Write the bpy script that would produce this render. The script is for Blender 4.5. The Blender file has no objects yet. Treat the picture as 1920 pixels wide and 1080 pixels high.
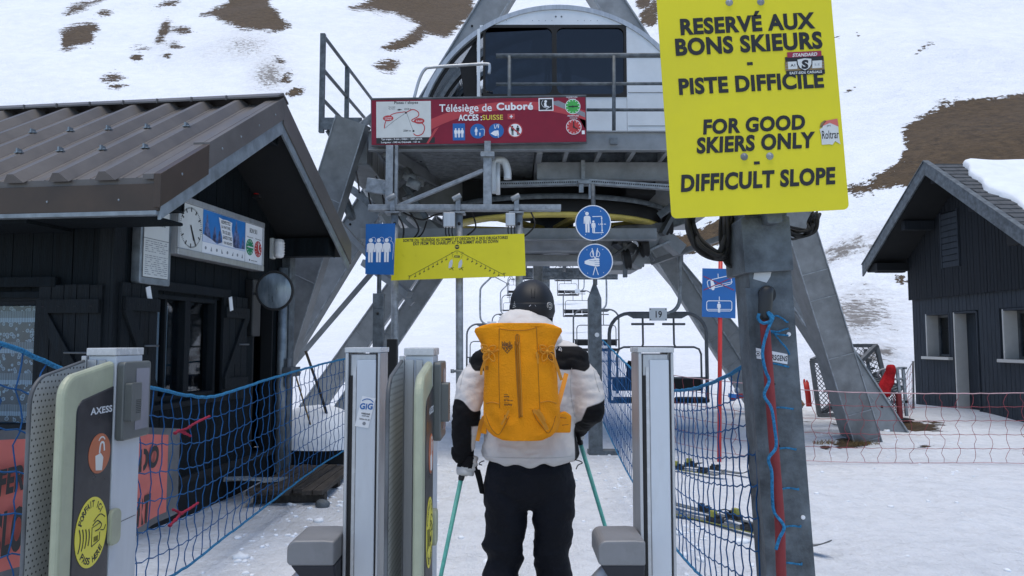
import bpy, bmesh, math, random
import numpy as np
from mathutils import Vector, Matrix, noise as mnoise

random.seed(7)
SC = bpy.context.scene
COL = SC.collection
rad = math.radians

# ------------------------------------------------------------------ camera
F = 1400.0                      # focal length in photo pixels (1920 wide)
CAMZ = 1.5
PITCH = math.atan(100.0 / F)
cam_d = bpy.data.cameras.new('camera')
cam = bpy.data.objects.new('camera', cam_d)
COL.objects.link(cam)
cam.location = (0, 0, CAMZ)
cam.rotation_euler = (rad(90) + PITCH, 0, 0)
cam_d.sensor_width = 36.0
cam_d.lens = F / 1920.0 * 36.0
cam_d.clip_start = 0.05
cam_d.clip_end = 3000
SC.camera = cam

# ------------------------------------------------------------------ sky, sun, exposure (overcast)
SUN_EL, SUN_ROT = rad(83), rad(200)
w = bpy.data.worlds.new('World')
SC.world = w
w.use_nodes = True
nt = w.node_tree
sky = nt.nodes.new('ShaderNodeTexSky')
sky.sky_type = 'NISHITA'
sky.sun_disc = False
sky.sun_elevation = SUN_EL
sky.sun_rotation = SUN_ROT
sky.air_density = 1.0
sky.dust_density = 2.0
sky.ozone_density = 1.0
sky.altitude = 1900
nt.nodes['Background'].inputs[1].default_value = 0.13
nt.links.new(sky.outputs[0], nt.nodes['Background'].inputs[0])
sun_d = bpy.data.lights.new('sun', 'SUN')
sun_d.energy = 1.4
sun_d.angle = rad(45)
sun_d.color = (1.0, 0.93, 0.81)
sun = bpy.data.objects.new('sun', sun_d)
COL.objects.link(sun)
# direction towards the sun (behind and left of the camera, high)
sdir = Vector((math.sin(SUN_ROT) * math.cos(SUN_EL), math.cos(SUN_ROT) * math.cos(SUN_EL), math.sin(SUN_EL)))
sun.rotation_euler = sdir.to_track_quat('Z', 'Y').to_euler()
SC.view_settings.view_transform = 'Standard'
SC.view_settings.look = 'None'
SC.view_settings.exposure = 0.78
SC.view_settings.gamma = 1.0

# ------------------------------------------------------------------ helpers
_c, _s = math.cos(PITCH), math.sin(PITCH)
def P(px, py, Y):
    """photo pixel + real distance -> world point"""
    u = (px - 960) / F; v = (540 - py) / F
    dy = _c - v * _s; dz = _s + v * _c
    t = Y / dy
    return Vector((u * t, Y, CAMZ + dz * t))

def mat(name, col, rough=0.6, metal=0.0, var=0.12, scale=6.0, bump=0.0, bscale=60.0, spec=0.5, stretch=None, dirt=None, dirt_amt=0.0):
    m = bpy.data.materials.new(name); m.use_nodes = True
    nt = m.node_tree; N = nt.nodes; L = nt.links
    b = N['Principled BSDF']
    b.inputs['Roughness'].default_value = rough
    b.inputs['Metallic'].default_value = metal
    b.inputs['Specular IOR Level'].default_value = spec
    tc = N.new('ShaderNodeTexCoord'); mp = N.new('ShaderNodeMapping')
    L.new(tc.outputs['Object'], mp.inputs[0])
    if stretch: mp.inputs['Scale'].default_value = stretch
    nz = N.new('ShaderNodeTexNoise'); nz.inputs['Scale'].default_value = scale
    nz.inputs['Detail'].default_value = 6; nz.inputs['Roughness'].default_value = 0.6
    L.new(mp.outputs[0], nz.inputs['Vector'])
    mx = N.new('ShaderNodeMix'); mx.data_type = 'RGBA'
    mr = N.new('ShaderNodeMapRange'); mr.inputs[1].default_value = 0.3; mr.inputs[2].default_value = 0.7
    L.new(nz.outputs[0], mr.inputs[0]); L.new(mr.outputs[0], mx.inputs[0])
    mx.inputs[6].default_value = (*[max(0, c * (1 - var)) for c in col], 1)
    mx.inputs[7].default_value = (*[min(1, c * (1 + var)) for c in col], 1)
    out = mx.outputs[2]
    if dirt:
        n2 = N.new('ShaderNodeTexNoise'); n2.inputs['Scale'].default_value = scale * 0.45; n2.inputs['Detail'].default_value = 9
        n2.inputs['Roughness'].default_value = 0.7
        L.new(mp.outputs[0], n2.inputs['Vector'])
        r2 = N.new('ShaderNodeMapRange'); r2.inputs[1].default_value = 0.5; r2.inputs[2].default_value = 0.72
        r2.inputs[4].default_value = dirt_amt
        L.new(n2.outputs[0], r2.inputs[0])
        m2 = N.new('ShaderNodeMix'); m2.data_type = 'RGBA'
        L.new(r2.outputs[0], m2.inputs[0]); L.new(out, m2.inputs[6]); m2.inputs[7].default_value = (*dirt, 1)
        out = m2.outputs[2]
    L.new(out, b.inputs['Base Color'])
    r3 = N.new('ShaderNodeMapRange'); r3.inputs[3].default_value = max(0.02, rough - 0.1); r3.inputs[4].default_value = min(1, rough + 0.12)
    L.new(nz.outputs[0], r3.inputs[0]); L.new(r3.outputs[0], b.inputs['Roughness'])
    if bump > 0:
        n4 = N.new('ShaderNodeTexNoise'); n4.inputs['Scale'].default_value = bscale; n4.inputs['Detail'].default_value = 4
        L.new(mp.outputs[0], n4.inputs['Vector'])
        bp = N.new('ShaderNodeBump'); bp.inputs['Strength'].default_value = bump; bp.inputs['Distance'].default_value = 0.02
        L.new(n4.outputs[0], bp.inputs['Height']); L.new(bp.outputs[0], b.inputs['Normal'])
    return m

def glass(name, tint, amount=0.35, rough=0.03):
    """thin see-through pane: transparent tint + reflection"""
    m = bpy.data.materials.new(name); m.use_nodes = True
    nt = m.node_tree; N = nt.nodes; L = nt.links
    N.remove(N['Principled BSDF'])
    tr = N.new('ShaderNodeBsdfTransparent'); tr.inputs[0].default_value = (*tint, 1)
    gl = N.new('ShaderNodeBsdfGlossy'); gl.inputs['Roughness'].default_value = rough
    fr = N.new('ShaderNodeLayerWeight'); fr.inputs[0].default_value = .5
    pw = N.new('ShaderNodeMath'); pw.operation = 'POWER'; pw.inputs[1].default_value = 4.0; L.new(fr.outputs['Facing'], pw.inputs[0])
    ad = N.new('ShaderNodeMath'); ad.operation = 'MULTIPLY_ADD'; ad.inputs[1].default_value = .8; ad.inputs[2].default_value = .03 + amount * .12
    L.new(pw.outputs[0], ad.inputs[0])
    mx = N.new('ShaderNodeMixShader')
    L.new(ad.outputs[0], mx.inputs[0]); L.new(tr.outputs[0], mx.inputs[1]); L.new(gl.outputs[0], mx.inputs[2])
    L.new(mx.outputs[0], N['Material Output'].inputs[0])
    return m

class MB:
    """collects shapes; build() links them as ONE mesh object"""
    def __init__(s): s.v = []; s.f = []; s.m = []; s.sm = []
    def add(s, vs, fs, m=0, smooth=False):
        o = len(s.v); s.v += [Vector(p) for p in vs]
        for f in fs:
            s.f.append([i + o for i in f]); s.m.append(m); s.sm.append(smooth)
        return s
    def mark(s): return len(s.v)
    def xf(s, M, start=0):
        for i in range(start, len(s.v)): s.v[i] = M @ s.v[i]
        return s
    def box(s, c, size, m=0, R=None):
        c = Vector(c); hx, hy, hz = [k / 2 for k in size]
        vs = [Vector((x, y, z)) for x in (-hx, hx) for y in (-hy, hy) for z in (-hz, hz)]
        if R is not None: vs = [R @ p for p in vs]
        return s.add([c + p for p in vs], [(0, 1, 3, 2), (4, 6, 7, 5), (0, 4, 5, 1), (2, 3, 7, 6), (0, 2, 6, 4), (1, 5, 7, 3)], m)
    def b2(s, a, b, m=0):
        a = Vector(a); b = Vector(b)
        return s.box((a + b) / 2, [abs(b[i] - a[i]) for i in range(3)], m)
    def beam(s, p0, p1, wd, ht, m=0, up=(0, 0, 1)):
        p0 = Vector(p0); p1 = Vector(p1); d = p1 - p0; L = d.length; d.normalize()
        u = Vector(up)
        if abs(d.dot(u)) > 0.99: u = Vector((0, 1, 0))
        x = d.cross(u).normalized(); z = x.cross(d)
        R = Matrix((x, d, z)).transposed()
        return s.box((p0 + p1) / 2, (wd, L, ht), m, R)
    def tube(s, pts, r, n=8, m=0, closed=False, smooth=True):
        pts = [Vector(p) for p in pts]; k = len(pts)
        rs = r if isinstance(r, (list, tuple)) else [r] * k
        tang = []
        for i in range(k):
            a = pts[(i - 1) % k] if (closed or i > 0) else pts[i]
            b = pts[(i + 1) % k] if (closed or i < k - 1) else pts[i]
            t = (b - a); tang.append(t.normalized() if t.length > 1e-9 else Vector((0, 0, 1)))
        t0 = tang[0]; ref = Vector((0, 0, 1)) if abs(t0.z) < 0.9 else Vector((1, 0, 0))
        x = t0.cross(ref).normalized()
        vs = []
        for i in range(k):
            t = tang[i]; x = (x - t * x.dot(t))
            x = x.normalized() if x.length > 1e-6 else t.orthogonal().normalized()
            y = t.cross(x)
            for j in range(n):
                a = 2 * math.pi * j / n
                vs.append(pts[i] + (x * math.cos(a) + y * math.sin(a)) * rs[i])
        fs = []
        for i in range(k if closed else k - 1):
            i2 = (i + 1) % k
            for j in range(n):
                j2 = (j + 1) % n
                fs.append((i * n + j, i * n + j2, i2 * n + j2, i2 * n + j))
        s.add(vs, fs, m, smooth)
        if not closed and n > 3:
            o = len(s.v) - len(vs)
            s.f.append([o + j for j in range(n)][::-1]); s.m.append(m); s.sm.append(False)
            s.f.append([o + (k - 1) * n + j for j in range(n)]); s.m.append(m); s.sm.append(False)
        return s
    def prism(s, poly, y0, y1, m=0, M=None):
        """polygon in local (x,z), extruded along y"""
        n = len(poly)
        vs = [Vector((x, y0, z)) for x, z in poly] + [Vector((x, y1, z)) for x, z in poly]
        if M is not None: vs = [M @ p for p in vs]
        fs = [list(range(n)), list(range(2 * n - 1, n - 1, -1))]
        for i in range(n):
            j = (i + 1) % n; fs.append((i, i + n, j + n, j))
        return s.add(vs, fs, m)
    def disc(s, x, z, r, y0, y1, m=0, M=None, n=32, rz=None):
        rz = rz or r
        return s.prism([(x + r * math.cos(2 * math.pi * i / n), z + rz * math.sin(2 * math.pi * i / n)) for i in range(n)], y0, y1, m, M)
    def lathe(s, prof, c, n=32, m=0, M=None, smooth=True):
        """prof (r,z) about local z through c"""
        c = Vector(c); k = len(prof)
        vs = []
        for r, z in prof:
            for j in range(n):
                a = 2 * math.pi * j / n
                p = Vector((r * math.cos(a), r * math.sin(a), z))
                vs.append(c + (M @ p if M is not None else p))
        fs = []
        for i in range(k - 1):
            for j in range(n):
                j2 = (j + 1) % n; fs.append((i * n + j, i * n + j2, (i + 1) * n + j2, (i + 1) * n + j))
        return s.add(vs, fs, m, smooth)
    def loft(s, rings, m=0, caps=True, smooth=True):
        n = len(rings[0]); vs = [p for r in rings for p in r]; fs = []
        for i in range(len(rings) - 1):
            for j in range(n):
                j2 = (j + 1) % n; fs.append((i * n + j, i * n + j2, (i + 1) * n + j2, (i + 1) * n + j))
        if caps: fs.append(list(range(n))[::-1]); fs.append([(len(rings) - 1) * n + j for j in range(n)])
        return s.add(vs, fs, m, smooth)
    def sphere(s, c, r, m=0, nu=16, nv=10):
        c = Vector(c); r = r if isinstance(r, (tuple, list)) else (r, r, r)
        vs = [c + Vector((0, 0, -r[2]))]; fs = []
        for i in range(1, nv):
            ph = -math.pi / 2 + math.pi * i / nv
            for j in range(nu):
                a = 2 * math.pi * j / nu
                vs.append(c + Vector((r[0] * math.cos(ph) * math.cos(a), r[1] * math.cos(ph) * math.sin(a), r[2] * math.sin(ph))))
        vs.append(c + Vector((0, 0, r[2]))); T = len(vs) - 1
        for j in range(nu):
            j2 = (j + 1) % nu
            fs.append((0, 1 + j2, 1 + j)); fs.append((T, T - nu + j, T - nu + j2))
            for i in range(nv - 2):
                a = 1 + i * nu; fs.append((a + j, a + j2, a + nu + j2, a + nu + j))
        return s.add(vs, fs, m, True)
    def text(s, body, x, z, wd, ht, y, m=0, M=None, bold=0.02, shear=0.0, roll=0.0):
        """flat lettering fitted into wd x ht centred on local (x,z) at depth y, read from -y"""
        vs, fs = glyphs(body, bold, shear)
        xs = [p[0] for p in vs]; ys = [p[1] for p in vs]
        if not xs: return s
        x0, x1, y0, y1 = min(xs), max(xs), min(ys), max(ys)
        kx = wd / max(1e-6, x1 - x0); kz = (ht / max(1e-6, y1 - y0)) if ht else kx
        cr, sr = math.cos(roll), math.sin(roll)
        o = []
        for a, b in vs:
            dx = (a - (x0 + x1) / 2) * kx; dz = (b - (y0 + y1) / 2) * kz
            p = Vector((x + dx * cr - dz * sr, y, z + dx * sr + dz * cr))
            o.append(M @ p if M is not None else p)
        return s.add(o, fs, m)
    def build(s, name, mats, parent=None, bevel=0.0, world=False, seg=2, recalc=False):
        me = bpy.data.meshes.new(name)
        vs = s.v = [Vector(p) for p in s.v]
        if parent is not None and world:
            Mi = chain(parent).inverted(); vs = [Mi @ p for p in vs]
        origin = None
        if parent is None and world:
            xs = [p.x for p in vs]; ys = [p.y for p in vs]; zs = [p.z for p in vs]
            origin = Vector(((min(xs) + max(xs)) / 2, (min(ys) + max(ys)) / 2, min(zs)))
            vs = [p - origin for p in vs]
        me.from_pydata([tuple(p) for p in vs], [], s.f)
        if not isinstance(mats, (list, tuple)): mats = [mats]
        for mm in mats: me.materials.append(mm)
        me.polygons.foreach_set('material_index', s.m)
        me.polygons.foreach_set('use_smooth', s.sm)
        me.update()
        bm = bmesh.new(); bm.from_mesh(me); bmesh.ops.recalc_face_normals(bm, faces=bm.faces) if recalc else None
        if recalc: bm.to_mesh(me)
        bm.free()
        o = bpy.data.objects.new(name, me); COL.objects.link(o)
        if origin is not None: o.location = origin
        if parent is not None: o.parent = parent
        if bevel > 0:
            b = o.modifiers.new('bevel', 'BEVEL'); b.width = bevel; b.segments = seg; b.limit_method = 'ANGLE'; b.angle_limit = rad(40)
            b.harden_normals = False
        return o

_gc = {}
def glyphs(body, bold, shear):
    k = (body, bold, shear)
    if k in _gc: return _gc[k]
    cu = bpy.data.curves.new('t', 'FONT'); cu.body = body; cu.size = 1; cu.offset = bold; cu.shear = shear
    cu.resolution_u = 4; cu.space_character = 1.0 + bold * 1.6; cu.fill_mode = 'BOTH'
    o = bpy.data.objects.new('t', cu)
    me = bpy.data.meshes.new_from_object(o)
    vs = [(v.co.x, v.co.y) for v in me.vertices]; fs = [list(p.vertices) for p in me.polygons]
    bpy.data.objects.remove(o); bpy.data.meshes.remove(me); bpy.data.curves.remove(cu)
    _gc[k] = (vs, fs); return _gc[k]

def chain(o):
    M = Matrix.LocRotScale(o.location, o.rotation_euler, o.scale)
    return chain(o.parent) @ M if o.parent else M

def tag(o, label=None, cat=None, group=None, kind=None):
    if label: o['label'] = label
    if cat: o['category'] = cat
    if group: o['group'] = group
    if kind: o['kind'] = kind
    return o

def thing(name, loc, label, cat, group=None, rz=0.0):
    o = bpy.data.objects.new(name, None); COL.objects.link(o)
    o.empty_display_size = 0.1
    o.location = loc; o.rotation_euler = (0, 0, rz)
    return tag(o, label, cat, group)

def copy_tree(o, parent=None):
    c = o.copy(); COL.objects.link(c)
    if parent is not None: c.parent = parent
    for ch in [q for q in bpy.data.objects if q.parent == o]:
        copy_tree(ch, c)
    return c

def planeM(loc, rx_dir, roll=0.0):
    """frame whose local x points along rx_dir (horizontal), z up, -y towards the reader"""
    x = Vector((rx_dir[0], rx_dir[1], 0)).normalized(); z = Vector((0, 0, 1)); y = z.cross(x)
    R = Matrix((x, y, z)).transposed().to_4x4() @ Matrix.Rotation(-roll, 4, 'Y')
    return Matrix.Translation(Vector(loc)) @ R

def arc(cx, cz, r, a0, a1, n):
    return [(cx + r * math.cos(rad(a0 + (a1 - a0) * i / n)), cz + r * math.sin(rad(a0 + (a1 - a0) * i / n))) for i in range(n + 1)]

def rrect(x0, z0, x1, z1, r, n=5):
    return (arc(x1 - r, z0 + r, r, -90, 0, n) + arc(x1 - r, z1 - r, r, 0, 90, n) + arc(x0 + r, z1 - r, r, 90, 180, n) + arc(x0 + r, z0 + r, r, 180, 270, n))

def icon_person(mb, x, z, h, y0, y1, m, M=None):
    """standing figure pictogram, feet at (x,z)"""
    k = h
    mb.disc(x, z + .90 * k, .085 * k, y0, y1, m, M, 14)
    half = [(.03, .80), (.10, .79), (.155, .73), (.17, .42), (.125, .42), (.115, .60), (.10, .44), (.095, .0), (.015, .0), (.01, .40)]
    poly = [(x + a * k, z + b * k) for a, b in half] + [(x - a * k, z + b * k) for a, b in reversed(half)]
    mb.prism(poly, y0, y1, m, M)

def remeshed(mb, voxel, smooth_iter=6):
    """fuse overlapping volumes into one continuous skin; returns (verts, faces)"""
    me = bpy.data.meshes.new('tmp'); me.from_pydata([tuple(p) for p in mb.v], [], mb.f); me.update()
    o = bpy.data.objects.new('tmp', me); COL.objects.link(o)
    r = o.modifiers.new('r', 'REMESH'); r.mode = 'VOXEL'; r.voxel_size = voxel
    sm = o.modifiers.new('s', 'SMOOTH'); sm.iterations = smooth_iter; sm.factor = 0.5
    dg = bpy.context.evaluated_depsgraph_get()
    e = o.evaluated_get(dg); m2 = bpy.data.meshes.new_from_object(e)
    vs = [v.co.copy() for v in m2.vertices]; fs = [list(p.vertices) for p in m2.polygons]
    bpy.data.objects.remove(o); bpy.data.meshes.remove(me); bpy.data.meshes.remove(m2)
    return vs, fs

def ell_ring(c, rx, ry, n=20, ax=(1, 0, 0), ay=(0, 1, 0), p=2.0):
    c = Vector(c); ax = Vector(ax); ay = Vector(ay); o = []
    for i in range(n):
        a = 2 * math.pi * i / n; ca, sa = math.cos(a), math.sin(a)
        o.append(c + ax * (rx * math.copysign(abs(ca) ** (2 / p), ca)) + ay * (ry * math.copysign(abs(sa) ** (2 / p), sa)))
    return o

def smoothpath(pts, n=8):
    """Catmull-Rom through pts"""
    pts = [Vector(p) for p in pts]; o = []
    for i in range(len(pts) - 1):
        p0 = pts[max(0, i - 1)]; p1 = pts[i]; p2 = pts[i + 1]; p3 = pts[min(len(pts) - 1, i + 2)]
        for j in range(n):
            t = j / n
            o.append(0.5 * ((2 * p1) + (p2 - p0) * t + (2 * p0 - 5 * p1 + 4 * p2 - p3) * t * t + (3 * p1 - p0 - 3 * p2 + p3) * t ** 3))
    o.append(pts[-1]); return o

# ------------------------------------------------------------------ materials
M = {}
M['timber'] = mat('dark_timber', (.0055, .0085, .0108), .75, var=.5, spec=.15, scale=5, bump=.4, bscale=30, stretch=(6, 6, .5))
M['timber2'] = mat('dark_shutter_timber', (.0085, .0112, .0135), .7, var=.45, spec=.2, scale=5, bump=.4, bscale=30, stretch=(6, 6, .5))
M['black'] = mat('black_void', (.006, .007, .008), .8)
M['blackpl'] = mat('black_plastic', (.012, .013, .014), .45, bump=.05)
M['roofbrown'] = mat('roof_sheet', (.112, .101, .094), .45, .25, var=.16, scale=4, dirt=(.165, .155, .145), dirt_amt=.5)
M['fasciabrown'] = mat('fascia_sheet', (.060, .040, .028), .4, .3, var=.2, scale=4)
M['zinc'] = mat('zinc_trim', (.24, .27, .29), .5, .6, var=.3, scale=9)
M['galv'] = mat('galvanised_steel', (.27, .29, .305), .55, .4, var=.35, scale=11, dirt=(.12, .125, .13), dirt_amt=.6, bump=.08, bscale=60)
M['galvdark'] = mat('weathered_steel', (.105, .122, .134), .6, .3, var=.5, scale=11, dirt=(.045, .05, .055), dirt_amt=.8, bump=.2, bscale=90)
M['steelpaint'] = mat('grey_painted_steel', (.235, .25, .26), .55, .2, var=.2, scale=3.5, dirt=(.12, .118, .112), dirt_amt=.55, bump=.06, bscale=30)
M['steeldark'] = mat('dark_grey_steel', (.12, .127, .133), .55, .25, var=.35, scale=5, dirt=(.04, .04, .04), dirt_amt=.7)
M['sheet'] = mat('leg_cladding', (.185, .195, .20), .5, .3, var=.28, scale=4, bump=.3, bscale=5, dirt=(.085, .09, .09), dirt_amt=.6)
M['alu'] = mat('brushed_aluminium', (.46, .47, .48), .4, .6, var=.12, scale=30, stretch=(1, 1, .05), dirt=(.25, .25, .25), dirt_amt=.4)
M['aluwhite'] = mat('white_aluminium_panel', (.56, .59, .62), .5, .1, var=.06, scale=9, stretch=(1, 1, .25), dirt=(.36, .36, .35), dirt_amt=.55)
M['cabwhite'] = mat('cab_white_metal', (.70, .72, .73), .45, .15, var=.08, scale=2, dirt=(.5, .5, .49), dirt_amt=.4)
M['olive'] = mat('pale_olive_plastic', (.36, .38, .265), .38, var=.08, scale=12, dirt=(.22, .22, .165), dirt_amt=.45)
M['darkpanel'] = mat('dark_gate_panel', (.024, .024, .028), .3, var=.3, scale=20, dirt=(.06, .06, .06), dirt_amt=.5, spec=.35)
M['greyplastic'] = mat('dark_olive_grey_plastic', (.105, .115, .11), .4, var=.1)
M['boxgrey'] = mat('motor_box_grey', (.215, .215, .22), .45, .1, var=.08, bump=.05, bscale=300, scale=14, dirt=(.12, .12, .12), dirt_amt=.5)
M['navy'] = mat('navy_black_housing', (.012, .014, .022), .5)
M['lcd'] = mat('lcd_off', (.24, .24, .27), .2, var=.1)
M['orange_icon'] = mat('orange_icon', (.42, .12, .05), .4)
M['white'] = mat('white_print', (.78, .78, .78), .55, var=.04)
M['offwhite'] = mat('aged_paper', (.62, .63, .60), .7, var=.06)
M['blacktx'] = mat('black_print', (.012, .012, .013), .55)
M['greytx'] = mat('grey_print', (.22, .23, .25), .6)
M['sunwhite'] = mat('faded_mark', (.55, .57, .58), .7)
M['yellow'] = mat('sign_yellow', (.72, .625, .016), .5, var=.05, scale=2, dirt=(.60, .52, .04), dirt_amt=.4, spec=.35)
M['stickyellow'] = mat('sticker_yellow', (.75, .66, .06), .4, var=.04)
M['blue'] = mat('sign_blue', (.008, .115, .36), .45, var=.06)
M['red'] = mat('banner_red', (.215, .010, .028), .45, var=.08, spec=.3)
M['red2'] = mat('banner_light_red', (.44, .04, .045), .4, var=.08)
M['redx'] = mat('cross_red', (.30, .02, .05), .5)
M['green'] = mat('clock_green', (.05, .36, .06), .45)
M['green2'] = mat('hours_green', (.01, .22, .09), .45)
M['clockred'] = mat('clock_red', (.48, .03, .03), .45)
M['poster'] = mat('poster_sky', (.02, .17, .46), .4, var=.3, scale=2)
M['postertree'] = mat('poster_trees', (.11, .14, .27), .5, var=.75, scale=26)
M['postersnow'] = mat('poster_snow', (.55, .60, .72), .5, var=.1, scale=8)
M['wheelyellow'] = mat('wheel_yellow', (.62, .50, .12), .5, var=.15, dirt=(.28, .23, .09), dirt_amt=.5)
M['rubber'] = mat('black_rubber', (.012, .012, .012), .75)
M['netblue'] = mat('net_blue_cord', (.014, .085, .225), .75, var=.25, scale=20, spec=.2)
M['ropeblue'] = mat('blue_rope', (.03, .185, .36), .8, var=.5, scale=90, bump=.6, bscale=200, spec=.2)
M['netred'] = mat('net_red_cord', (.28, .055, .065), .8, var=.3)
M['netpink'] = mat('net_pink_rope', (.50, .32, .33), .8, var=.3)
M['redpole'] = mat('red_pole', (.55, .025, .02), .45, var=.12)
M['redpad'] = mat('faded_red_pad', (.22, .035, .037), .65, var=.2, bump=.1, spec=.25)
M['redcloth'] = mat('red_cloth', (.34, .012, .016), .85, var=.45, bump=.8, bscale=14, scale=9, spec=.15)
M['pink'] = mat('closed_banner_pink', (.60, .155, .125), .6, var=.1, spec=.3)
M['ribbon'] = mat('red_ribbon', (.26, .02, .045), .75, var=.3, spec=.2)
M['wood'] = mat('old_plank', (.060, .052, .045), .85, var=.4, scale=6, bump=.4, bscale=40, stretch=(6, 1, 6), spec=.2)
M['woodlight'] = mat('raw_plank', (.22, .15, .07), .8, var=.3)
M['orangepack'] = mat('orange_pack_fabric', (.86, .305, .007), .8, var=.10, scale=10, bump=.3, bscale=150, spec=.2)
M['orangedk'] = mat('orange_seam', (.40, .15, .006), .8)
M['orangestrap'] = mat('orange_strap', (.62, .24, .01), .7, var=.12)
M['jacket'] = mat('white_shell_fabric', (.64, .605, .575), .8, var=.06, scale=9, bump=.18, bscale=40, spec=.2)
M['jacketblk'] = mat('black_shell_fabric', (.006, .006, .007), .8, var=.3, bump=.3, bscale=60, spec=.15)
M['trouser'] = mat('black_ski_trouser', (.0055, .0065, .0105), .7, var=.4, scale=7, bump=.35, bscale=40, spec=.22)
M['helmet'] = mat('matt_black_helmet', (.010, .011, .013), .5, var=.15, bump=.03, bscale=500, spec=.35)
M['skin'] = mat('skin', (.42, .24, .17), .55)
M['glove'] = mat('glove_white', (.48, .47, .45), .7, var=.15, bump=.3)
M['polegreen'] = mat('turquoise_pole', (.10, .40, .33), .5, var=.22, scale=70, stretch=(1, 1, .6))
M['ski'] = mat('ski_topsheet', (.10, .11, .11), .4, var=.3, scale=5)
M['skiyel'] = mat('ski_edge_yellow', (.26, .26, .04), .5)
M['steelhi'] = mat('galvanised_light', (.34, .36, .37), .5, .4, var=.2, scale=9)
M['bootgrey'] = mat('boot_shell', (.07, .07, .08), .4)
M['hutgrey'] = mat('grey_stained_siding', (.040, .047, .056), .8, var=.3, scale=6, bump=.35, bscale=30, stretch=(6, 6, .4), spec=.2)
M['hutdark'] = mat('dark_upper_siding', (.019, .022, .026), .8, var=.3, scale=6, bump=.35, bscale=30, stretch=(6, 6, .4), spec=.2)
M['tile'] = mat('dark_roof_tile', (.055, .06, .065), .7, var=.35, scale=14, bump=.5, bscale=20)
M['cream'] = mat('cream_reveal', (.52, .50, .46), .7, var=.06)
M['wheat'] = mat('dry_grass', (.20, .13, .05), .9, var=.4)
M['mirror'] = mat('convex_mirror_face', (.22, .27, .31), .3, .55, var=.2, scale=4, dirt=(.5, .53, .55), dirt_amt=.8, stretch=(7, 7, 1))
M['redlens'] = mat('red_lens', (.55, .01, .01), .25)
M['paneglass'] = glass('hut_window_pane', (.82, .88, .92), .0)
M['cabglass'] = glass('cab_dark_glass', (.075, .09, .115), .25)
M['acrylic'] = glass('cab_acrylic', (.80, .83, .85), .4)
M['clear'] = mat('frosted_polycarbonate', (.50, .51, .51), .25, var=.08, scale=30)

def perforated():
    m = bpy.data.materials.new('perforated_sheet'); m.use_nodes = True
    N = m.node_tree.nodes; L = m.node_tree.links; b = N['Principled BSDF']
    b.inputs['Metallic'].default_value = .1; b.inputs['Roughness'].default_value = .5
    tc = N.new('ShaderNodeTexCoord'); sp = N.new('ShaderNodeSeparateXYZ'); L.new(tc.outputs['Object'], sp.inputs[0])
    def mth(op, a, bb=None):
        n = N.new('ShaderNodeMath'); n.operation = op
        for i, q in enumerate((a, bb)):
            if q is None: continue
            if isinstance(q, (int, float)): n.inputs[i].default_value = q
            else: L.new(q, n.inputs[i])
        return n.outputs[0]
    S = 1 / 0.0185
    y = mth('MULTIPLY', sp.outputs[1], S * 1.0); z = mth('MULTIPLY', sp.outputs[2], S)
    row = mth('FLOOR', z); off = mth('MULTIPLY', mth('MODULO', row, 2.0), .5)
    fy = mth('SUBTRACT', mth('FRACT', mth('ADD', y, off)), .5); fz = mth('SUBTRACT', mth('FRACT', z), .5)
    d = mth('ADD', mth('MULTIPLY', fy, fy), mth('MULTIPLY', fz, fz))
    hole = mth('LESS_THAN', d, .034)
    mx = N.new('ShaderNodeMix'); mx.data_type = 'RGBA'; L.new(hole, mx.inputs[0])
    mx.inputs[6].default_value = (.46, .46, .45, 1); mx.inputs[7].default_value = (.05, .05, .05, 1)
    L.new(mx.outputs[2], b.inputs['Base Color'])
    return m
M['perf'] = perforated()

def lace():
    m = bpy.data.materials.new('lace_curtain'); m.use_nodes = True
    N = m.node_tree.nodes; L = m.node_tree.links; b = N['Principled BSDF']; b.inputs['Roughness'].default_value = .9
    tc = N.new('ShaderNodeTexCoord'); sp = N.new('ShaderNodeSeparateXYZ'); L.new(tc.outputs['Object'], sp.inputs[0])
    def mth(op, a, bb=None):
        n = N.new('ShaderNodeMath'); n.operation = op
        for i, q in enumerate((a, bb)):
            if q is None: continue
            if isinstance(q, (int, float)): n.inputs[i].default_value = q
            else: L.new(q, n.inputs[i])
        return n.outputs[0]
    zz = mth('FRACT', mth('MULTIPLY', sp.outputs[2], 1 / .235))
    vo = N.new('ShaderNodeTexVoronoi'); vo.inputs['Scale'].default_value = 26; L.new(tc.outputs['Object'], vo.inputs['Vector'])
    fruit = mth('MULTIPLY', mth('LESS_THAN', vo.outputs['Distance'], .40), mth('GREATER_THAN', zz, .36))
    ring = mth('MULTIPLY', mth('GREATER_THAN', vo.outputs['Distance'], .27), fruit)
    wv = mth('GREATER_THAN', mth('SINE', mth('MULTIPLY', sp.outputs[0], 330.0)), .1)
    band = mth('MULTIPLY', mth('LESS_THAN', zz, .14), mth('ADD', mth('MULTIPLY', wv, .35), .55))
    stripes = mth('MULTIPLY', mth('MULTIPLY', mth('LESS_THAN', zz, .36), mth('GREATER_THAN', zz, .14)), mth('ADD', mth('MULTIPLY', wv, .2), .15))
    tot = mth('MINIMUM', mth('ADD', mth('ADD', mth('MULTIPLY', fruit, .30), mth('MULTIPLY', ring, .55)), mth('ADD', band, stripes)), 1.0)
    mx = N.new('ShaderNodeMix'); mx.data_type = 'RGBA'; L.new(tot, mx.inputs[0])
    mx.inputs[6].default_value = (.075, .10, .125, 1); mx.inputs[7].default_value = (.40, .50, .58, 1)
    L.new(mx.outputs[2], b.inputs['Base Color'])
    return m
M['lace'] = lace()
M['veil'] = mat('grey_veil_curtain', (.32, .37, .40), .9, var=.25, scale=3, stretch=(14, 14, .3))

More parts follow.
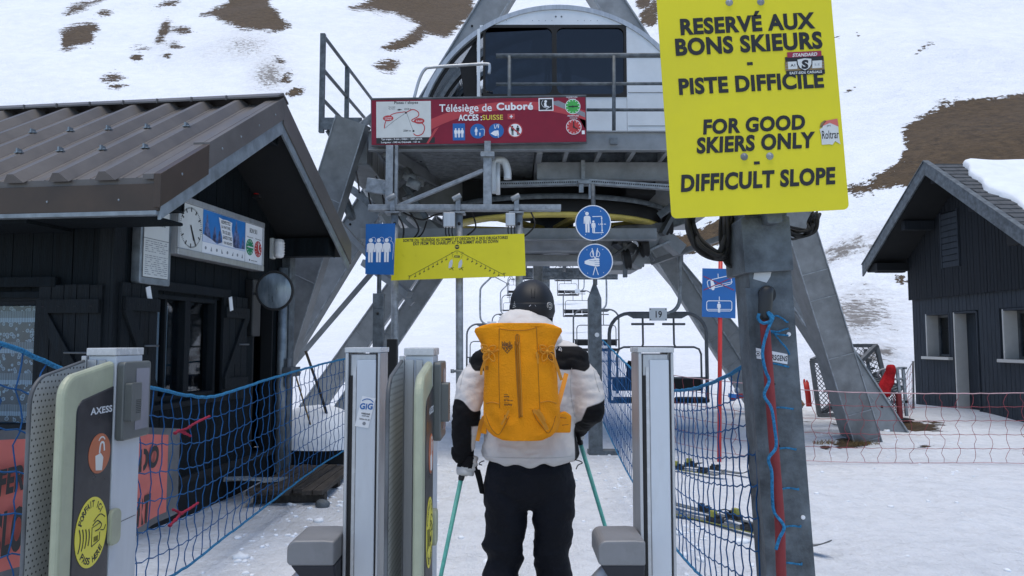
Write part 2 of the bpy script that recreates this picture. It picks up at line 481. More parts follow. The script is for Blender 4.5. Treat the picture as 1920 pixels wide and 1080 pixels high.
def jacket_mat():
    m = M['jacket'].copy(); m.name = 'two_tone_shell_fabric'; N = m.node_tree.nodes; L = m.node_tree.links; b = N['Principled BSDF']
    src = b.inputs['Base Color'].links[0].from_socket
    A = N.new('ShaderNodeAttribute'); A.attribute_name = 'patch'
    r = N.new('ShaderNodeMapRange'); r.inputs[1].default_value = -.02; r.inputs[2].default_value = .02; L.new(A.outputs['Fac'], r.inputs[0])
    x = N.new('ShaderNodeMix'); x.data_type = 'RGBA'; L.new(r.outputs[0], x.inputs[0]); L.new(src, x.inputs[6]); x.inputs[7].default_value = (.006, .006, .007, 1)
    L.new(x.outputs[2], b.inputs['Base Color']); b.inputs['Specular IOR Level'].default_value = .2
    return m
M['jacket2'] = jacket_mat()
# ------------------------------------------------------------------ ground: one sheet of snow running up the mountain
def sstep(a, b, x):
    t = np.clip((x - a) / (b - a), 0, 1); return t * t * (3 - 2 * t)
def splus(x, k):
    q = np.clip(x / k, -30, 30); return np.where(x / k > 30, x, k * np.log1p(np.exp(q)))
_rs = np.random.RandomState(3)
def waves(x, y, L0, n, seed):
    r = np.random.RandomState(seed); o = 0
    for i in range(n):
        a = r.uniform(0, 2 * np.pi); k = 2 * np.pi / (L0 * r.uniform(.5, 1.5)); o = o + np.sin((x * np.cos(a) + y * np.sin(a)) * k + r.uniform(0, 6.28))
    return o / np.sqrt(n)
def ground_h(x, y):
    x = np.asarray(x, float); y = np.asarray(y, float)
    s0 = 88 - 40 * sstep(-5, 62, x) - 10 * sstep(8, 60, -x)
    h = 0.085 * splus(y - 19, 2.0) + 0.62 * splus(y - s0, 6.0)
    far = sstep(25, 70, y)
    h = h + far * (waves(x, y, 40, 6, 1) * .9 + waves(x, y, 12, 6, 2) * .16)
    bank = sstep(20, 26, y) * sstep(6, 11, x) * (1 - sstep(45, 60, y))
    h = h + bank * (waves(x, y, 6, 8, 5) * .22 + waves(x, y, 1.7, 8, 6) * .09)
    near = 1 - sstep(14, 24, y)
    h = h + near * (waves(x, y, 2.6, 8, 7) * .016 + waves(x, y, .8, 8, 8) * .006)
    # ski grooves in the lane
    lane = np.exp(-((x - .15) / .75) ** 2) * sstep(2, 4, y) * (1 - sstep(11, 14, y))
    h = h - lane * .02 * (np.sin((x + .05 * np.sin(y * .8)) * 24) * .5 + .5)
    # mounds at the feet of the station legs and beside the hut
    for cx, cy, r, a in ((-2.05, 8.6, .9, .10), (5.1, 11.3, 1.1, .10), (9.0, 15, 2.0, .10), (-2.6, 12, 1.2, .25), (4.4, 14.3, 2.0, .08)):
        h = h + a * np.exp(-(((x - cx) ** 2 + (y - cy) ** 2) / r ** 2))
    return h
def gz(x, y): return float(ground_h(x, y))

ny, nx = 520, 340
t = np.linspace(0, 1, ny)
ys = np.concatenate([np.linspace(-25, 0.5, 14), 0.6 * (460 / 0.6) ** t])
# denser beyond 60 m, where the slope shows steeply
ys = np.unique(np.concatenate([ys, np.linspace(60, 330, 170)]))
ny = len(ys)
q = np.linspace(-1, 1, nx)
XX = np.zeros((ny, nx)); YY = np.zeros((ny, nx))
for j, y in enumerate(ys):
    wdt = 9 + max(0, y) * 1.05
    XX[j] = wdt * q; YY[j] = y
ZZ = ground_h(XX, YY)

# where the snow has melted: outlines carried onto the slope, stored as a smooth field per vertex
def to_px(x, y, z):
    zz = z - CAMZ
    dep = y * _c + zz * _s; up = -y * _s + zz * _c
    dep = np.maximum(dep, .1)
    return 960 + F * x / dep, 540 - F * up / dep
PXX, PYY = to_px(XX, YY, ZZ)
bare = np.full(XX.shape, -3.0); dirty = np.zeros(XX.shape)
def ell(cx, cy, rx, ry, ang=0, lo=20, soft=1.0):
    """soft ellipse: 0 on its outline, + inside"""
    global bare
    a = rad(ang); dx = PXX - cx; dy = PYY - cy
    ex = (dx * math.cos(a) + dy * math.sin(a)) / rx; ey = (-dx * math.sin(a) + dy * math.cos(a)) / ry
    d = (1 - np.sqrt(ex * ex + ey * ey)) * min(rx, ry) / 14.0 * soft
    bare = np.where(YY > lo, np.maximum(bare, np.clip(d, -3, 2)), bare)
def pol(pts, lo=20, soft=1.0):
    global bare
    n = len(pts); dmin = np.full(XX.shape, 1e9); ins = np.zeros(XX.shape, bool)
    for i in range(n):
        x0, y0 = pts[i]; x1, y1 = pts[(i + 1) % n]
        ex, ey = x1 - x0, y1 - y0
        tt = np.clip(((PXX - x0) * ex + (PYY - y0) * ey) / (ex * ex + ey * ey), 0, 1)
        dmin = np.minimum(dmin, np.hypot(PXX - x0 - tt * ex, PYY - y0 - tt * ey))
        c = ((y0 > PYY) != (y1 > PYY)) & (PXX < (x1 - x0) * (PYY - y0) / ((y1 - y0) if y1 != y0 else 1e-9) + x0)
        ins ^= c
    d = np.where(ins, dmin, -dmin) / 14.0 * soft
    bare = np.where(YY > lo, np.maximum(bare, np.clip(d, -3, 2)), bare)
pol([(375, 28), (425, 5), (455, -30), (490, -40), (505, 10), (528, 30), (545, 48), (520, 58), (470, 55), (420, 42), (395, 27)], soft=1.6)
pol([(113, 60), (140, 48), (178, 40), (186, 50), (172, 66), (178, 82), (150, 84), (118, 94)], soft=1.6)
pol([(655, 15), (760, -30), (870, -30), (893, 22), (868, 45), (835, 70), (800, 62), (782, 82), (735, 98), (715, 88), (760, 70), (790, 45), (740, 25), (700, 20)], soft=1.6)
pol([(700, 120), (735, 112), (750, 120), (735, 133), (712, 131)], soft=1.6)
ell(148, 14, 24, 7, -20, soft=2); ell(178, 3, 20, 4, -20, soft=2); ell(196, 26, 9, 4, soft=2)
ell(305, 62, 9, 22, 25, soft=2); ell(345, 55, 13, 6, soft=2); ell(328, 85, 11, 4, soft=2); ell(318, 5, 18, 5, -15, soft=2)
ell(255, 109, 11, 7, -20, soft=2); ell(213, 145, 20, 8, -12, soft=2); ell(223, 162, 10, 3, soft=2); ell(312, 104, 6, 3, soft=2)
ell(538, 145, 12, 8, -30, soft=2); ell(553, 174, 12, 6, -25, soft=2); ell(526, 112, 11, 5, 10, soft=2); ell(270, 90, 8, 2, soft=2); ell(130, 196, 15, 3, soft=2)
ell(1216, 35, 18, 14, 15, soft=2); ell(1205, 5, 12, 14, 0, soft=2); ell(1225, 20, 8, 18, 0, soft=2)
ell(1530, 62, 4, 2, soft=2); ell(1610, 65, 3, 3, soft=2); ell(1597, 167, 6, 2, -20, soft=2); ell(1735, 87, 8, 2, -30, soft=2); ell(1575, 69, 4, 2, soft=2)
pol([(1690, 305), (1697, 260), (1692, 232), (1720, 225), (1760, 195), (1830, 182), (1960, 176), (1960, 300), (1800, 330), (1740, 345), (1690, 350), (1620, 362), (1560, 368), (1480, 395), (1400, 455), (1320, 462), (1240, 490), (1180, 498), (1150, 500), (1190, 478), (1280, 440), (1340, 415), (1420, 385), (1520, 365), (1590, 352), (1640, 330)], soft=1.2)
ell(1690, 526, 10, 6, 20, soft=2)
for cx, cy, rx, ry, a in ((1710, 800, 62, 10, 3), (1600, 828, 42, 11, 0), (1545, 838, 14, 5, 0), (1560, 795, 45, 4, 8), (1732, 836, 10, 3, 0), (1495, 763, 26, 4, 0)):
    ell(cx, cy, rx, ry, a, lo=8, soft=2.2)
def smear(cx, cy, rx, ry, amt, ang=0):
    global dirty
    a = rad(ang); dx = PXX - cx; dy = PYY - cy
    ex = (dx * math.cos(a) + dy * math.sin(a)) / rx; ey = (-dx * math.sin(a) + dy * math.cos(a)) / ry
    dirty = np.where(YY > 6, np.maximum(dirty, amt * np.exp(-(ex * ex + ey * ey) * 1.2)), dirty)
smear(460, 85, 80, 38, .75); smear(505, 140, 45, 45, .95); smear(405, 95, 60, 45, .4); smear(310, 75, 30, 50, .45)
smear(1580, 470, 80, 26, 1.0, -25); smear(1610, 590, 110, 70, .95); smear(1650, 460, 60, 40, .8); smear(1640, 665, 70, 35, .9); smear(1560, 700, 80, 40, .55)
smear(1350, 780, 130, 60, .45); smear(650, 940, 120, 60, .35); smear(880, 795, 130, 20, .45); smear(560, 1000, 140, 70, .35); smear(780, 40, 120, 70, .35); smear(1560, 800, 190, 40, .5)
smear(1240, 470, 90, 60, .3)

verts = np.stack([XX, YY, ZZ], -1).reshape(-1, 3)
idx = np.arange(ny * nx).reshape(ny, nx)
quads = np.stack([idx[:-1, :-1], idx[:-1, 1:], idx[1:, 1:], idx[1:, :-1]], -1).reshape(-1, 4)
gm = bpy.data.meshes.new('ground')
gm.from_pydata(verts.tolist(), [], quads.tolist())
gm.polygons.foreach_set('use_smooth', np.ones(len(quads), bool))
at = gm.attributes.new('bare', 'FLOAT', 'POINT'); at.data.foreach_set('value', bare.reshape(-1).astype(np.float32))
at = gm.attributes.new('dirty', 'FLOAT', 'POINT'); at.data.foreach_set('value', dirty.reshape(-1).astype(np.float32))
ground = bpy.data.objects.new('ground', gm); COL.objects.link(ground); tag(ground, kind='structure')

def snow_mat():
    m = bpy.data.materials.new('snow_and_turf'); m.use_nodes = True
    N = m.node_tree.nodes; L = m.node_tree.links; b = N['Principled BSDF']
    b.inputs['Roughness'].default_value = .7; b.inputs['Specular IOR Level'].default_value = .25
    tc = N.new('ShaderNodeTexCoord')
    def noise(scale, det=8, rg=.6, stretch=None):
        n = N.new('ShaderNodeTexNoise'); n.inputs['Scale'].default_value = scale; n.inputs['Detail'].default_value = det; n.inputs['Roughness'].default_value = rg
        if stretch:
            mp = N.new('ShaderNodeMapping'); mp.inputs['Scale'].default_value = stretch; L.new(tc.outputs['Object'], mp.inputs[0]); L.new(mp.outputs[0], n.inputs['Vector'])
        else: L.new(tc.outputs['Object'], n.inputs['Vector'])
        return n.outputs[0]
    def mth(op, a, bb=None, cc=None):
        n = N.new('ShaderNodeMath'); n.operation = op
        for i, q in enumerate((a, bb, cc)):
            if q is None: continue
            if isinstance(q, (int, float)): n.inputs[i].default_value = q
            else: L.new(q, n.inputs[i])
        return n.outputs[0]
    def rng(a, f0, f1, t0=0., t1=1.):
        n = N.new('ShaderNodeMapRange'); n.inputs[1].default_value = f0; n.inputs[2].default_value = f1; n.inputs[3].default_value = t0; n.inputs[4].default_value = t1
        L.new(a, n.inputs[0]); return n.outputs[0]
    def mix(f, a, bb):
        n = N.new('ShaderNodeMix'); n.data_type = 'RGBA'
        if isinstance(f, float): n.inputs[0].default_value = f
        else: L.new(f, n.inputs[0])
        for i, q in ((6, a), (7, bb)):
            if isinstance(q, tuple): n.inputs[i].default_value = (*q, 1)
            else: L.new(q, n.inputs[i])
        return n.outputs[2]
    A = N.new('ShaderNodeAttribute'); A.attribute_name = 'bare'
    D = N.new('ShaderNodeAttribute'); D.attribute_name = 'dirty'
    n1 = noise(.22, 10, .72, (.6, 1, .8)); n2 = noise(1.6, 8, .7)
    edge = mth('ADD', A.outputs['Fac'], mth('MULTIPLY', mth('SUBTRACT', n1, .5), 4.2))
    edge = mth('ADD', edge, mth('MULTIPLY', mth('SUBTRACT', n2, .5), 3.4))
    edge = mth('ADD', edge, mth('MULTIPLY', mth('SUBTRACT', noise(.6, 6, .65, (.5, 1, 2)), .5), 3.0))
    isb = rng(edge, -.04, .05)
    # stray turf specks inside the dirty zones
    spk = mth('ADD', mth('MULTIPLY', D.outputs['Fac'], .40), noise(1.3, 9, .72))
    spk = rng(spk, .80, .86)
    fine = noise(14, 6, .7)
    big = noise(.16, 10, .78); mid = noise(.9, 10, .8, (1, 1, 2))
    soil = mix(rng(mid, .36, .66), (.028, .018, .010), (.155, .100, .050))
    soil = mix(mth('MULTIPLY', rng(big, .42, .62), .6), soil, (.088, .056, .028))
    soil = mix(mth('MULTIPLY', rng(fine, .35, .7), .5), soil, (.030, .022, .012))
    s = mix(rng(noise(.35, 7, .6), .3, .7), (.79, .815, .85), (.88, .895, .915))
    s = mix(mth('MULTIPLY', rng(noise(5, 8, .75), .45, .72), .5), s, (.56, .59, .63))
    dn = mth('MULTIPLY', D.outputs['Fac'], rng(noise(1.1, 10, .78), .42, .66))
    s = mix(mth('MULTIPLY', dn, .85), s, (.30, .265, .225))
    s = mix(mth('MULTIPLY', spk, .75), s, (.10, .075, .05))
    c = mix(isb, s, soil)
    L.new(c, b.inputs['Base Color'])
    bh = mth('ADD', mth('MULTIPLY', noise(3.2, 9, .68), .10), mth('MULTIPLY', noise(28, 5, .7), .045))
    bh = mth('ADD', bh, mth('MULTIPLY', noise(9, 6, .7, (1.6, .5, 1)), .085))
    bh = mth('ADD', bh, mth('MULTIPLY', noise(1.0, 5, .55, (7, .4, 1)), .085))
    vo = N.new('ShaderNodeTexVoronoi'); vo.feature = 'SMOOTH_F1'; vo.inputs['Scale'].default_value = 2.6; L.new(tc.outputs['Object'], vo.inputs['Vector'])
    bh = mth('ADD', bh, mth('MULTIPLY', vo.outputs['Distance'], .10))
    bh = mth('ADD', bh, mth('MULTIPLY', noise(.06, 9, .66), 2.6))
    bh = mth('ADD', bh, mth('MULTIPLY', noise(.28, 8, .62, (1, .35, 1)), .28))
    bh = mth('ADD', bh, mth('MULTIPLY', mth('MULTIPLY', D.outputs['Fac'], noise(1.4, 9, .75)), .5))
    bh = mth('SUBTRACT', bh, mth('MULTIPLY', isb, .25))
    bp = N.new('ShaderNodeBump'); bp.inputs['Strength'].default_value = 1.0; bp.inputs['Distance'].default_value = .6
    L.new(bh, bp.inputs['Height']); L.new(bp.outputs[0], b.inputs['Normal'])
    return m
M['snow'] = snow_mat()
gm.materials.append(M['snow'])
M['looksnow'] = mat('piled_snow', (.76, .79, .82), .7, var=.06, scale=4, bump=.5, bscale=9, spec=.25)
# ------------------------------------------------------------------ left timber hut (local frame: x to the right of the gable, y away along the gable)
HUT_RZ = -math.atan2(.132, .991)
hut = thing('lift_hut', (-2.92, 5.45, 0), 'dark timber hut with brown ribbed metal roof at the left', 'hut', rz=HUT_RZ)
HL = 2.95            # gable wall length
RS, RZT = 1.27, 3.65  # ridge position along gable and its height
EZ0, EZ1 = 2.58, 2.58
SLP = (RZT - EZ0) / (RS + .51)
def roof_z(s): return RZT - SLP * abs(s - RS)
def board_run(mb, axis, a0, a1, z0, ztop, openings, th, wd, m=0, gap=.006, sgn=1, jig=.004):
    """vertical boards along an axis ('x' runs to -x along the front, 'y' along the gable), leaving the openings free"""
    a = a0; k = 0
    while a < a1 - 1e-4:
        b = min(a1, a + wd)
        cut = [(z0, ztop((a + b) / 2))]
        for (p, q_, zl, zh) in openings:
            if a < q_ - .01 and b > p + .01:
                n = []
                for lo, hi in cut:
                    if zl > lo: n.append((lo, min(hi, zl)))
                    if zh < hi: n.append((max(lo, zh), hi))
                cut = n
        d = random.uniform(0, jig)
        for lo, hi in cut:
            if hi - lo < .02: continue
            if axis == 'y': mb.b2((-th, a + gap / 2, lo), (d, b - gap / 2, hi), m)
            else: mb.b2((-b + gap / 2, -d, lo), (-a - gap / 2, th, hi), m)
        a = b; k += 1
mb = MB()
G_OPEN = [(.50, 1.44, 1.02, 1.88), (2.16, 2.62, .32, 2.02)]
F_OPEN = [(.58, 1.30, .86, 1.80)]
board_run(mb, 'y', 0, HL, .34, lambda s: roof_z(s) - .10, G_OPEN, .05, .155)
board_run(mb, 'x', 0, 4.2, .34, lambda s: roof_z(0) - .10, F_OPEN, .05, .165)
# solid core behind the boards (dark interior shell)
mb.prism([(0.055, .34), (HL - .05, .34), (HL - .05, roof_z(HL) - .12), (RS, RZT - .14), (0.055, roof_z(0) - .12)], .30, .36, 0, Matrix(((0, -1, 0, 0), (1, 0, 0, 0), (0, 0, 1, 0), (0, 0, 0, 1))))
mb.b2((-4.2, .34, .34), (-.36, .40, 2.4))
mb.b2((-4.2, HL - .06, .34), (-.05, HL, 2.5))
mb.build('wall', [M['timber']], hut)
mb = MB(); mb.b2((-4.15, .05, -.3), (-.05, HL - .03, .33)); mb.b2((-4.2, -.03, .30), (.03, .0, .36)); mb.b2((.0, -.03, .30), (.03, HL, .36))
mb.build('plinth', [M['black']], hut)
mb = MB()  # corner trims
mb.b2((-.002, -.03, .36), (.022, .10, 2.42)); mb.b2((-.10, -.03, .36), (-.002, -.006, 2.42))
mb.build('corner_board', [M['timber2']], hut, bevel=.004)

# roof
def slope_pt(s, x, up=0):
    n = 1 if s >= RS else -1
    nv = Vector((0, n * SLP, 1)).normalized()
    return Vector((x, s, roof_z(s))) + nv * up
roof = MB()
XR, XL = .70, -4.6
S0, S1 = -.51, 3.05
for sa, sb in ((S0, RS), (RS, S1)):
    q0 = [slope_pt(sa + (1e-4 if sa == RS else 0), XL, 0), slope_pt(sa + (1e-4 if sa == RS else 0), XR - .06, 0), slope_pt(sb - (1e-4 if sb == RS else 0), XR - .06, 0), slope_pt(sb - (1e-4 if sb == RS else 0), XL, 0)]
    q1 = [p + Vector((0, 0, -.07)) for p in q0]
    roof.add(q0 + q1, [(0, 1, 2, 3), (7, 6, 5, 4), (0, 4, 5, 1), (1, 5, 6, 2), (2, 6, 7, 3), (3, 7, 4, 0)], 0)
x = XR - .40
while x > XL:
    for sa, sb in ((S0 - .03, RS - .03), (RS + .03, S1 + .03)):
        a, b = (sa, sb)
        rings = []
        for s_ in (a, b):
            rings.append([slope_pt(s_, x - .075, .001), slope_pt(s_, x - .022, .062), slope_pt(s_, x + .022, .062), slope_pt(s_, x + .075, .001)])
        roof.loft(rings, 0, True, False)
    x -= .335
# shallow pressed creases between the ribs
x = XR - .24
while x > XL:
    for dx in (-.05, .05):
        roof.loft([[slope_pt(s_, x + dx - .006, .0005), slope_pt(s_, x + dx, .006), slope_pt(s_, x + dx + .006, .0005)] for s_ in (S0, RS - .05)], 0, True, False)
    x -= .335
roof_o = roof.build('roof', [M['roofbrown']], hut)
mb = MB()  # ridge cap
for sg in (-1, 1):
    mb.loft([[Vector((xx, RS, RZT + .095)), Vector((xx, RS + sg * .11, RZT + .065 - .03)), Vector((xx, RS + sg * .11, RZT + .02)), Vector((xx, RS, RZT + .07))] for xx in (XL, XR - .01)], 0, True, False)
x = XR - .5
while x > XL:
    mb.b2((x - .006, RS - .118, RZT + .012), (x + .006, RS - .1, RZT + .055)); x -= .335
mb.build('ridge_cap', [M['roofbrown']], roof_o)
stop0 = None   # snow stops on the ribs, one part each
for row in (.42, .93):
    x = XR - .40
    while x > XL + 1.6:
        p = slope_pt(S0 + row, x, .065)
        if stop0 is None:
            mb = MB(); mb.b2((-.006, -.025, -.006), (.006, .025, .028)); mb.b2((-.028, -.015, -.004), (.028, .015, .004))
            stop0 = mb.build('snow_stop', [M['zinc']], roof_o); stop0.location = p
        else:
            c = stop0.copy(); COL.objects.link(c); c.parent = roof_o; c.location = p
        x -= .335
# eave fascia and rake boards
mb = MB(); mb.b2((XL, S0 - .02, EZ0 - .225), (XR - .02, S0 + .02, EZ0 - .045))
for k in range(9): mb.sphere((XR - .3 - k * .52, S0 - .021, EZ0 - .15), .008, 1, 8, 5)
mb.build('fascia', [M['fasciabrown'], M['zinc']], hut, bevel=.004)
mb = MB(); mb.b2((XL, S0 - .028, EZ0 - .255), (XR - .03, S0 + .03, EZ0 - .226))
mb.build('eave_trim', [M['zinc']], hut, bevel=.003)
def rake(mb, sa, sb, x0, x1, lo, hi, m):
    pts = []
    for xx in (x0, x1):
        for s_ in (sa, sb):
            pts += [Vector((xx, s_, roof_z(s_) + lo)), Vector((xx, s_, roof_z(s_) + hi))]
    mb.add(pts, [(0, 1, 3, 2), (4, 6, 7, 5), (0, 4, 5, 1), (2, 3, 7, 6), (0, 2, 6, 4), (1, 5, 7, 3)], m)
mb = MB()
rake(mb, S0 - .03, S0 + .55, XR - .05, XR, -.19, .035, 1); rake(mb, S0 + .551, RS, XR - .048, XR - .002, -.155, .05, 0); rake(mb, RS, S1 + .03, XR - .05, XR, -.19, .04, 0)
rake(mb, S0 - .03, S0 + .551, XR - .13, XR - .051, .0, .036, 0); rake(mb, S0 + .551, RS, XR - .13, XR - .049, .012, .052, 0); rake(mb, RS, S1 + .03, XR - .13, XR - .051, .012, .042, 0)
for s_ in (-.3, .22, .5, .8, 1.1):
    mb.sphere((XR, s_, roof_z(s_) - .06), (.006, .01, .01), 2, 8, 5)
mb.build('rake_board', [M['roofbrown'], M['fasciabrown'], M['zinc']], hut, bevel=.004)
mb = MB()
rake(mb, S0, RS - .001, XR - .035, XR - .012, -.285, -.157, 0); rake(mb, RS + .001, S1, XR - .035, XR - .012, -.285, -.192, 0)
mb.build('rake_trim', [M['zinc']], hut, bevel=.003)
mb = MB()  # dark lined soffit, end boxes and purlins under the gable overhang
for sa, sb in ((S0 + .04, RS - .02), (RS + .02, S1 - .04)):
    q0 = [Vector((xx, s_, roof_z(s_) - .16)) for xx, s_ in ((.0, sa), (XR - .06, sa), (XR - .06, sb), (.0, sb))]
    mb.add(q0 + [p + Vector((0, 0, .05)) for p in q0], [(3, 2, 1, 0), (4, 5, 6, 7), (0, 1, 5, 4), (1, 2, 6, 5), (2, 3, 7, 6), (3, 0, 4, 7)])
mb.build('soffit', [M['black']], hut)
for s_ in (-.20, RS, 2.72):
    mb = MB(); zz = roof_z(s_) - (.17 if s_ == RS else .16)
    mb.b2((.0, s_ - .08, zz - .20), (XR - .10, s_ + .08, zz))
    mb.b2((XR - .10, s_ - .085, zz - .205), (XR - .085, s_ + .085, zz - .19), 1); mb.b2((XR - .10, s_ + .07, zz - .19), (XR - .085, s_ + .085, zz), 1)
    mb.build('purlin', [M['timber'], M['timber2']], hut, bevel=.006)
mb = MB(); mb.b2((-.30, S0 + .03, 2.322), (XR - .12, -.07, 2.345)); mb.build('eave_box', [M['timber']], hut, bevel=.008)
mb = MB(); mb.b2((-4.5, S0 + .03, 2.30), (-.31, -.05, 2.335)); mb.build('eave_lining', [M['timber']], hut)

# windows
def frame_rect(mb, plane, a0, a1, z0, z1, wd, d0, d1, m=0):
    for (p, q_, zl, zh) in ((a0, a0 + wd, z0, z1), (a1 - wd, a1, z0, z1), (a0 + wd, a1 - wd, z0, z0 + wd), (a0 + wd, a1 - wd, z1 - wd, z1)):
        if plane == 'y': mb.b2((d0, p, zl), (d1, q_, zh), m)
        else: mb.b2((-q_, -d1, zl), (-p, -d0, zh), m)
# front window with lace
fw = MB(); frame_rect(fw, 'x', .58, 1.30, .86, 1.80, .03, -.10, .012); fw.b2((-1.34, -.02, 1.80), (-.55, -.004, 1.86)); 
fw_o = fw.build('window', [M['timber2']], hut, bevel=.003); fw_o['label'] = 'front window with white lace curtain'
mb = MB(); pts = []; n = 40
for i in range(n + 1):
    xx = -1.265 + .65 * i / n; yy = .12 + .006 * math.sin(i * .9)
    pts += [(xx, yy, .885), (xx, yy, 1.775)]
mb.add(pts, [(2 * i, 2 * i + 2, 2 * i + 3, 2 * i + 1) for i in range(n)], 0, True); mb.build('lace_curtain', [M['lace']], fw_o)
mb = MB(); mb.b2((-1.27, .072, .89), (-.61, .078, 1.77)); mb.build('pane', [M['paneglass']], fw_o)
mb = MB(); mb.b2((-1.45, -.06, 1.90), (-.42, -.008, 1.975)); mb.b2((-1.40, -.04, 1.82), (-.56, -.008, 1.868)); mb.build('lintel', [M['timber']], hut, bevel=.005)
# gable serving window: left casement with curtain, right half dark
gw = MB(); frame_rect(gw, 'y', .50, 1.44, 1.02, 1.88, .035, -.10, .010); gw.b2((-.10, .94, 1.05), (.004, 1.02, 1.85)); gw.b2((-.08, .70, 1.05), (-.03, .73, 1.85)); gw.b2((-.06, .03, 1.90), (.05, 1.46, 1.985)) if False else None
gw_o = gw.build('window', [M['timber2']], hut, bevel=.003); gw_o['label'] = 'serving window with grey veil curtain'
mb = MB(); pts = []
for i in range(31):
    yy = .735 + .19 * i / 30; xx = -.16 + .010 * math.sin(i * 1.3)
    pts += [(xx, yy, 1.10), (xx, yy, 1.80)]
mb.add(pts, [(2 * i, 2 * i + 2, 2 * i + 3, 2 * i + 1) for i in range(30)], 0, True); mb.build('veil_curtain', [M['veil']], gw_o)
mb = MB(); mb.b2((-.062, .535, 1.055), (-.056, .94, 1.845)); mb.b2((-.062, 1.02, 1.055), (-.056, 1.405, 1.845)); mb.build('pane', [M['paneglass']], gw_o)
mb = MB(); mb.b2((-.20, .545, 1.1), (-.195, .60, 1.75)); mb.b2((-.21, .52, 1.3), (-.205, .56, 1.5)); mb.build('inner_jamb', [M['offwhite']], gw_o)
mb = MB(); mb.b2((.023, .30, 1.905), (.05, 1.62, 1.985)); mb.build('lintel', [M['timber2']], hut, bevel=.005); mb = MB(); mb.b2((.006, .36, .955), (.06, 1.55, 1.0)); mb.build('window_sill', [M['timber2']], hut, bevel=.005)
# doorway right of the poster
mb = MB(); frame_rect(mb, 'y', 2.16, 2.62, .32, 2.02, .03, -.12, .004); mb.b2((-.30, 2.19, .32), (-.20, 2.59, 1.99), 1)
d_o = mb.build('door', [M['black'], M['black']], hut); mb = MB(); mb.tube([(-.20, 2.26, 1.05), (-.14, 2.26, 1.05), (-.14, 2.34, 1.05)], .009, 8); mb.build('handle', [M['zinc']], d_o)
# shutters
def shutter(plane, a0, a1, z0, z1, flip, nb, clip=None):
    mb = MB(); wd = (a1 - a0) / nb
    def bx(p, q_, zl, zh, d0, d1, m=0):
        if plane == 'y': mb.b2((d0, p, zl), (d1, q_, zh), m)
        else: mb.b2((-q_, -d1, zl), (-p, -d0, zh), m)
    for i in range(nb): bx(a0 + i * wd + .003, a0 + (i + 1) * wd - .003, z0 + random.uniform(0, .006), z1 - random.uniform(0, .006), .024, .052)
    bx(a0 + .01, a1 - .01, z1 - .21, z1 - .11, .052, .08); bx(a0 + .01, a1 - .01, z0 + .11, z0 + .21, .052, .08)
    p0 = (a0 + .05, z1 - .21); p1 = (a1 - .05, z0 + .21)
    if flip: p0 = (a1 - .05, z1 - .21); p1 = (a0 + .05, z0 + .21)
    dx, dz = p1[0] - p0[0], p1[1] - p0[1]
    poly = [(p0[0] - .05, p0[1]), (p0[0] + .05, p0[1]), (p1[0] + .05, p1[1]), (p1[0] - .05, p1[1])]
    vs = []
    for d in (.0525, .078):
        for a, z in poly: vs.append((d, a, z) if plane == 'y' else (-a, -d, z))
    mb.add(vs, [(0, 1, 2, 3), (7, 6, 5, 4), (0, 4, 5, 1), (1, 5, 6, 2), (2, 6, 7, 3), (3, 7, 4, 0)])
    for i in range(4):
        a = a0 + (i + .5) * (a1 - a0) / 4; bx(a - .012, a + .012, z1 - .166, z1 - .156, .08, .083, 1)
    o = mb.build('shutter', [M['timber2'], M['black']], hut, bevel=.003)
    h = MB(); zc = (z0 + z1) / 2 + .03; ac = (a0 + a1) / 2 + (.10 if plane == 'y' else -.10)
    L = .07 if plane == 'y' else .09
    pth = [(ac - L, .055), (ac - L, .10), (ac + L, .10), (ac + L, .055)]
    h.tube([((d, a, zc) if plane == 'y' else (-a, -d, zc)) for a, d in pth], .008, 8); h.build('handle', [M['steeldark']], o)
    return o
s1 = shutter('x', .045, .555, .86, 1.915, True, 5)
s1.data.name = 'front_shutter'
shutter('y', .03, .475, .93, 1.94, False, 4)
shutter('y', 1.49, 1.95, .95, 1.93, True, 4)
mb = MB(); mb.b2((.082, .335, 1.71), (.086, .405, 1.86)); mb.v = [v for v in mb.v]
for (a, z) in ((.40, 1.79), (1.60, 1.80)):
    pass
for (a, z, r_) in ((.35, 1.86, .3), (1.56, 1.85, .25)):
    mb = MB(); Rm = Matrix.Rotation(r_, 3, 'X'); mb.box((.083 if a > 1 else .056, a, z), (.006, .055, .13), 0, Rm)
    mb.build('paper_tag', [M['white']], hut)
# drain pipe and end post
mb = MB(); mb.tube([(.06, 2.72, .1), (.06, 2.72, 2.3)], .05, 14); mb.build('drainpipe', [M['zinc']], hut)
mb = MB(); mb.b2((.005, 2.80, .0), (.10, 2.94, 2.45)); mb.b2((.10, 2.66, 1.12), (.20, 2.9, 1.22), 1); mb.tube([(.15, 2.7, 1.0), (.15, 2.7, 1.32)], .03, 10, 1); mb.build('end_post', [M['galvdark'], M['steeldark']], hut, bevel=.004)
mb = MB(); mb.b2((.002, 1.98, 1.55), (.09, 2.15, 2.12)); mb.build('cable_box', [M['blackpl']], hut, bevel=.01)
for s_ in (.85,):
    mb = MB(); mb.b2((.051, .33, 1.995), (.0, 1.0, 2.0)) if False else None

# --- boards and lamps hung on the gable
HX = Vector((.132, .991, 0))
def gab(s, out=0.0, z=0.0):   # point on the gable wall
    return Vector((-2.92, 5.45, 0)) + HX * s / HX.length + Vector((.991, -.132, 0)) * out + Vector((0, 0, z))
def gplane(s, out, z): return planeM(gab(s, out, z), (.132, .991))

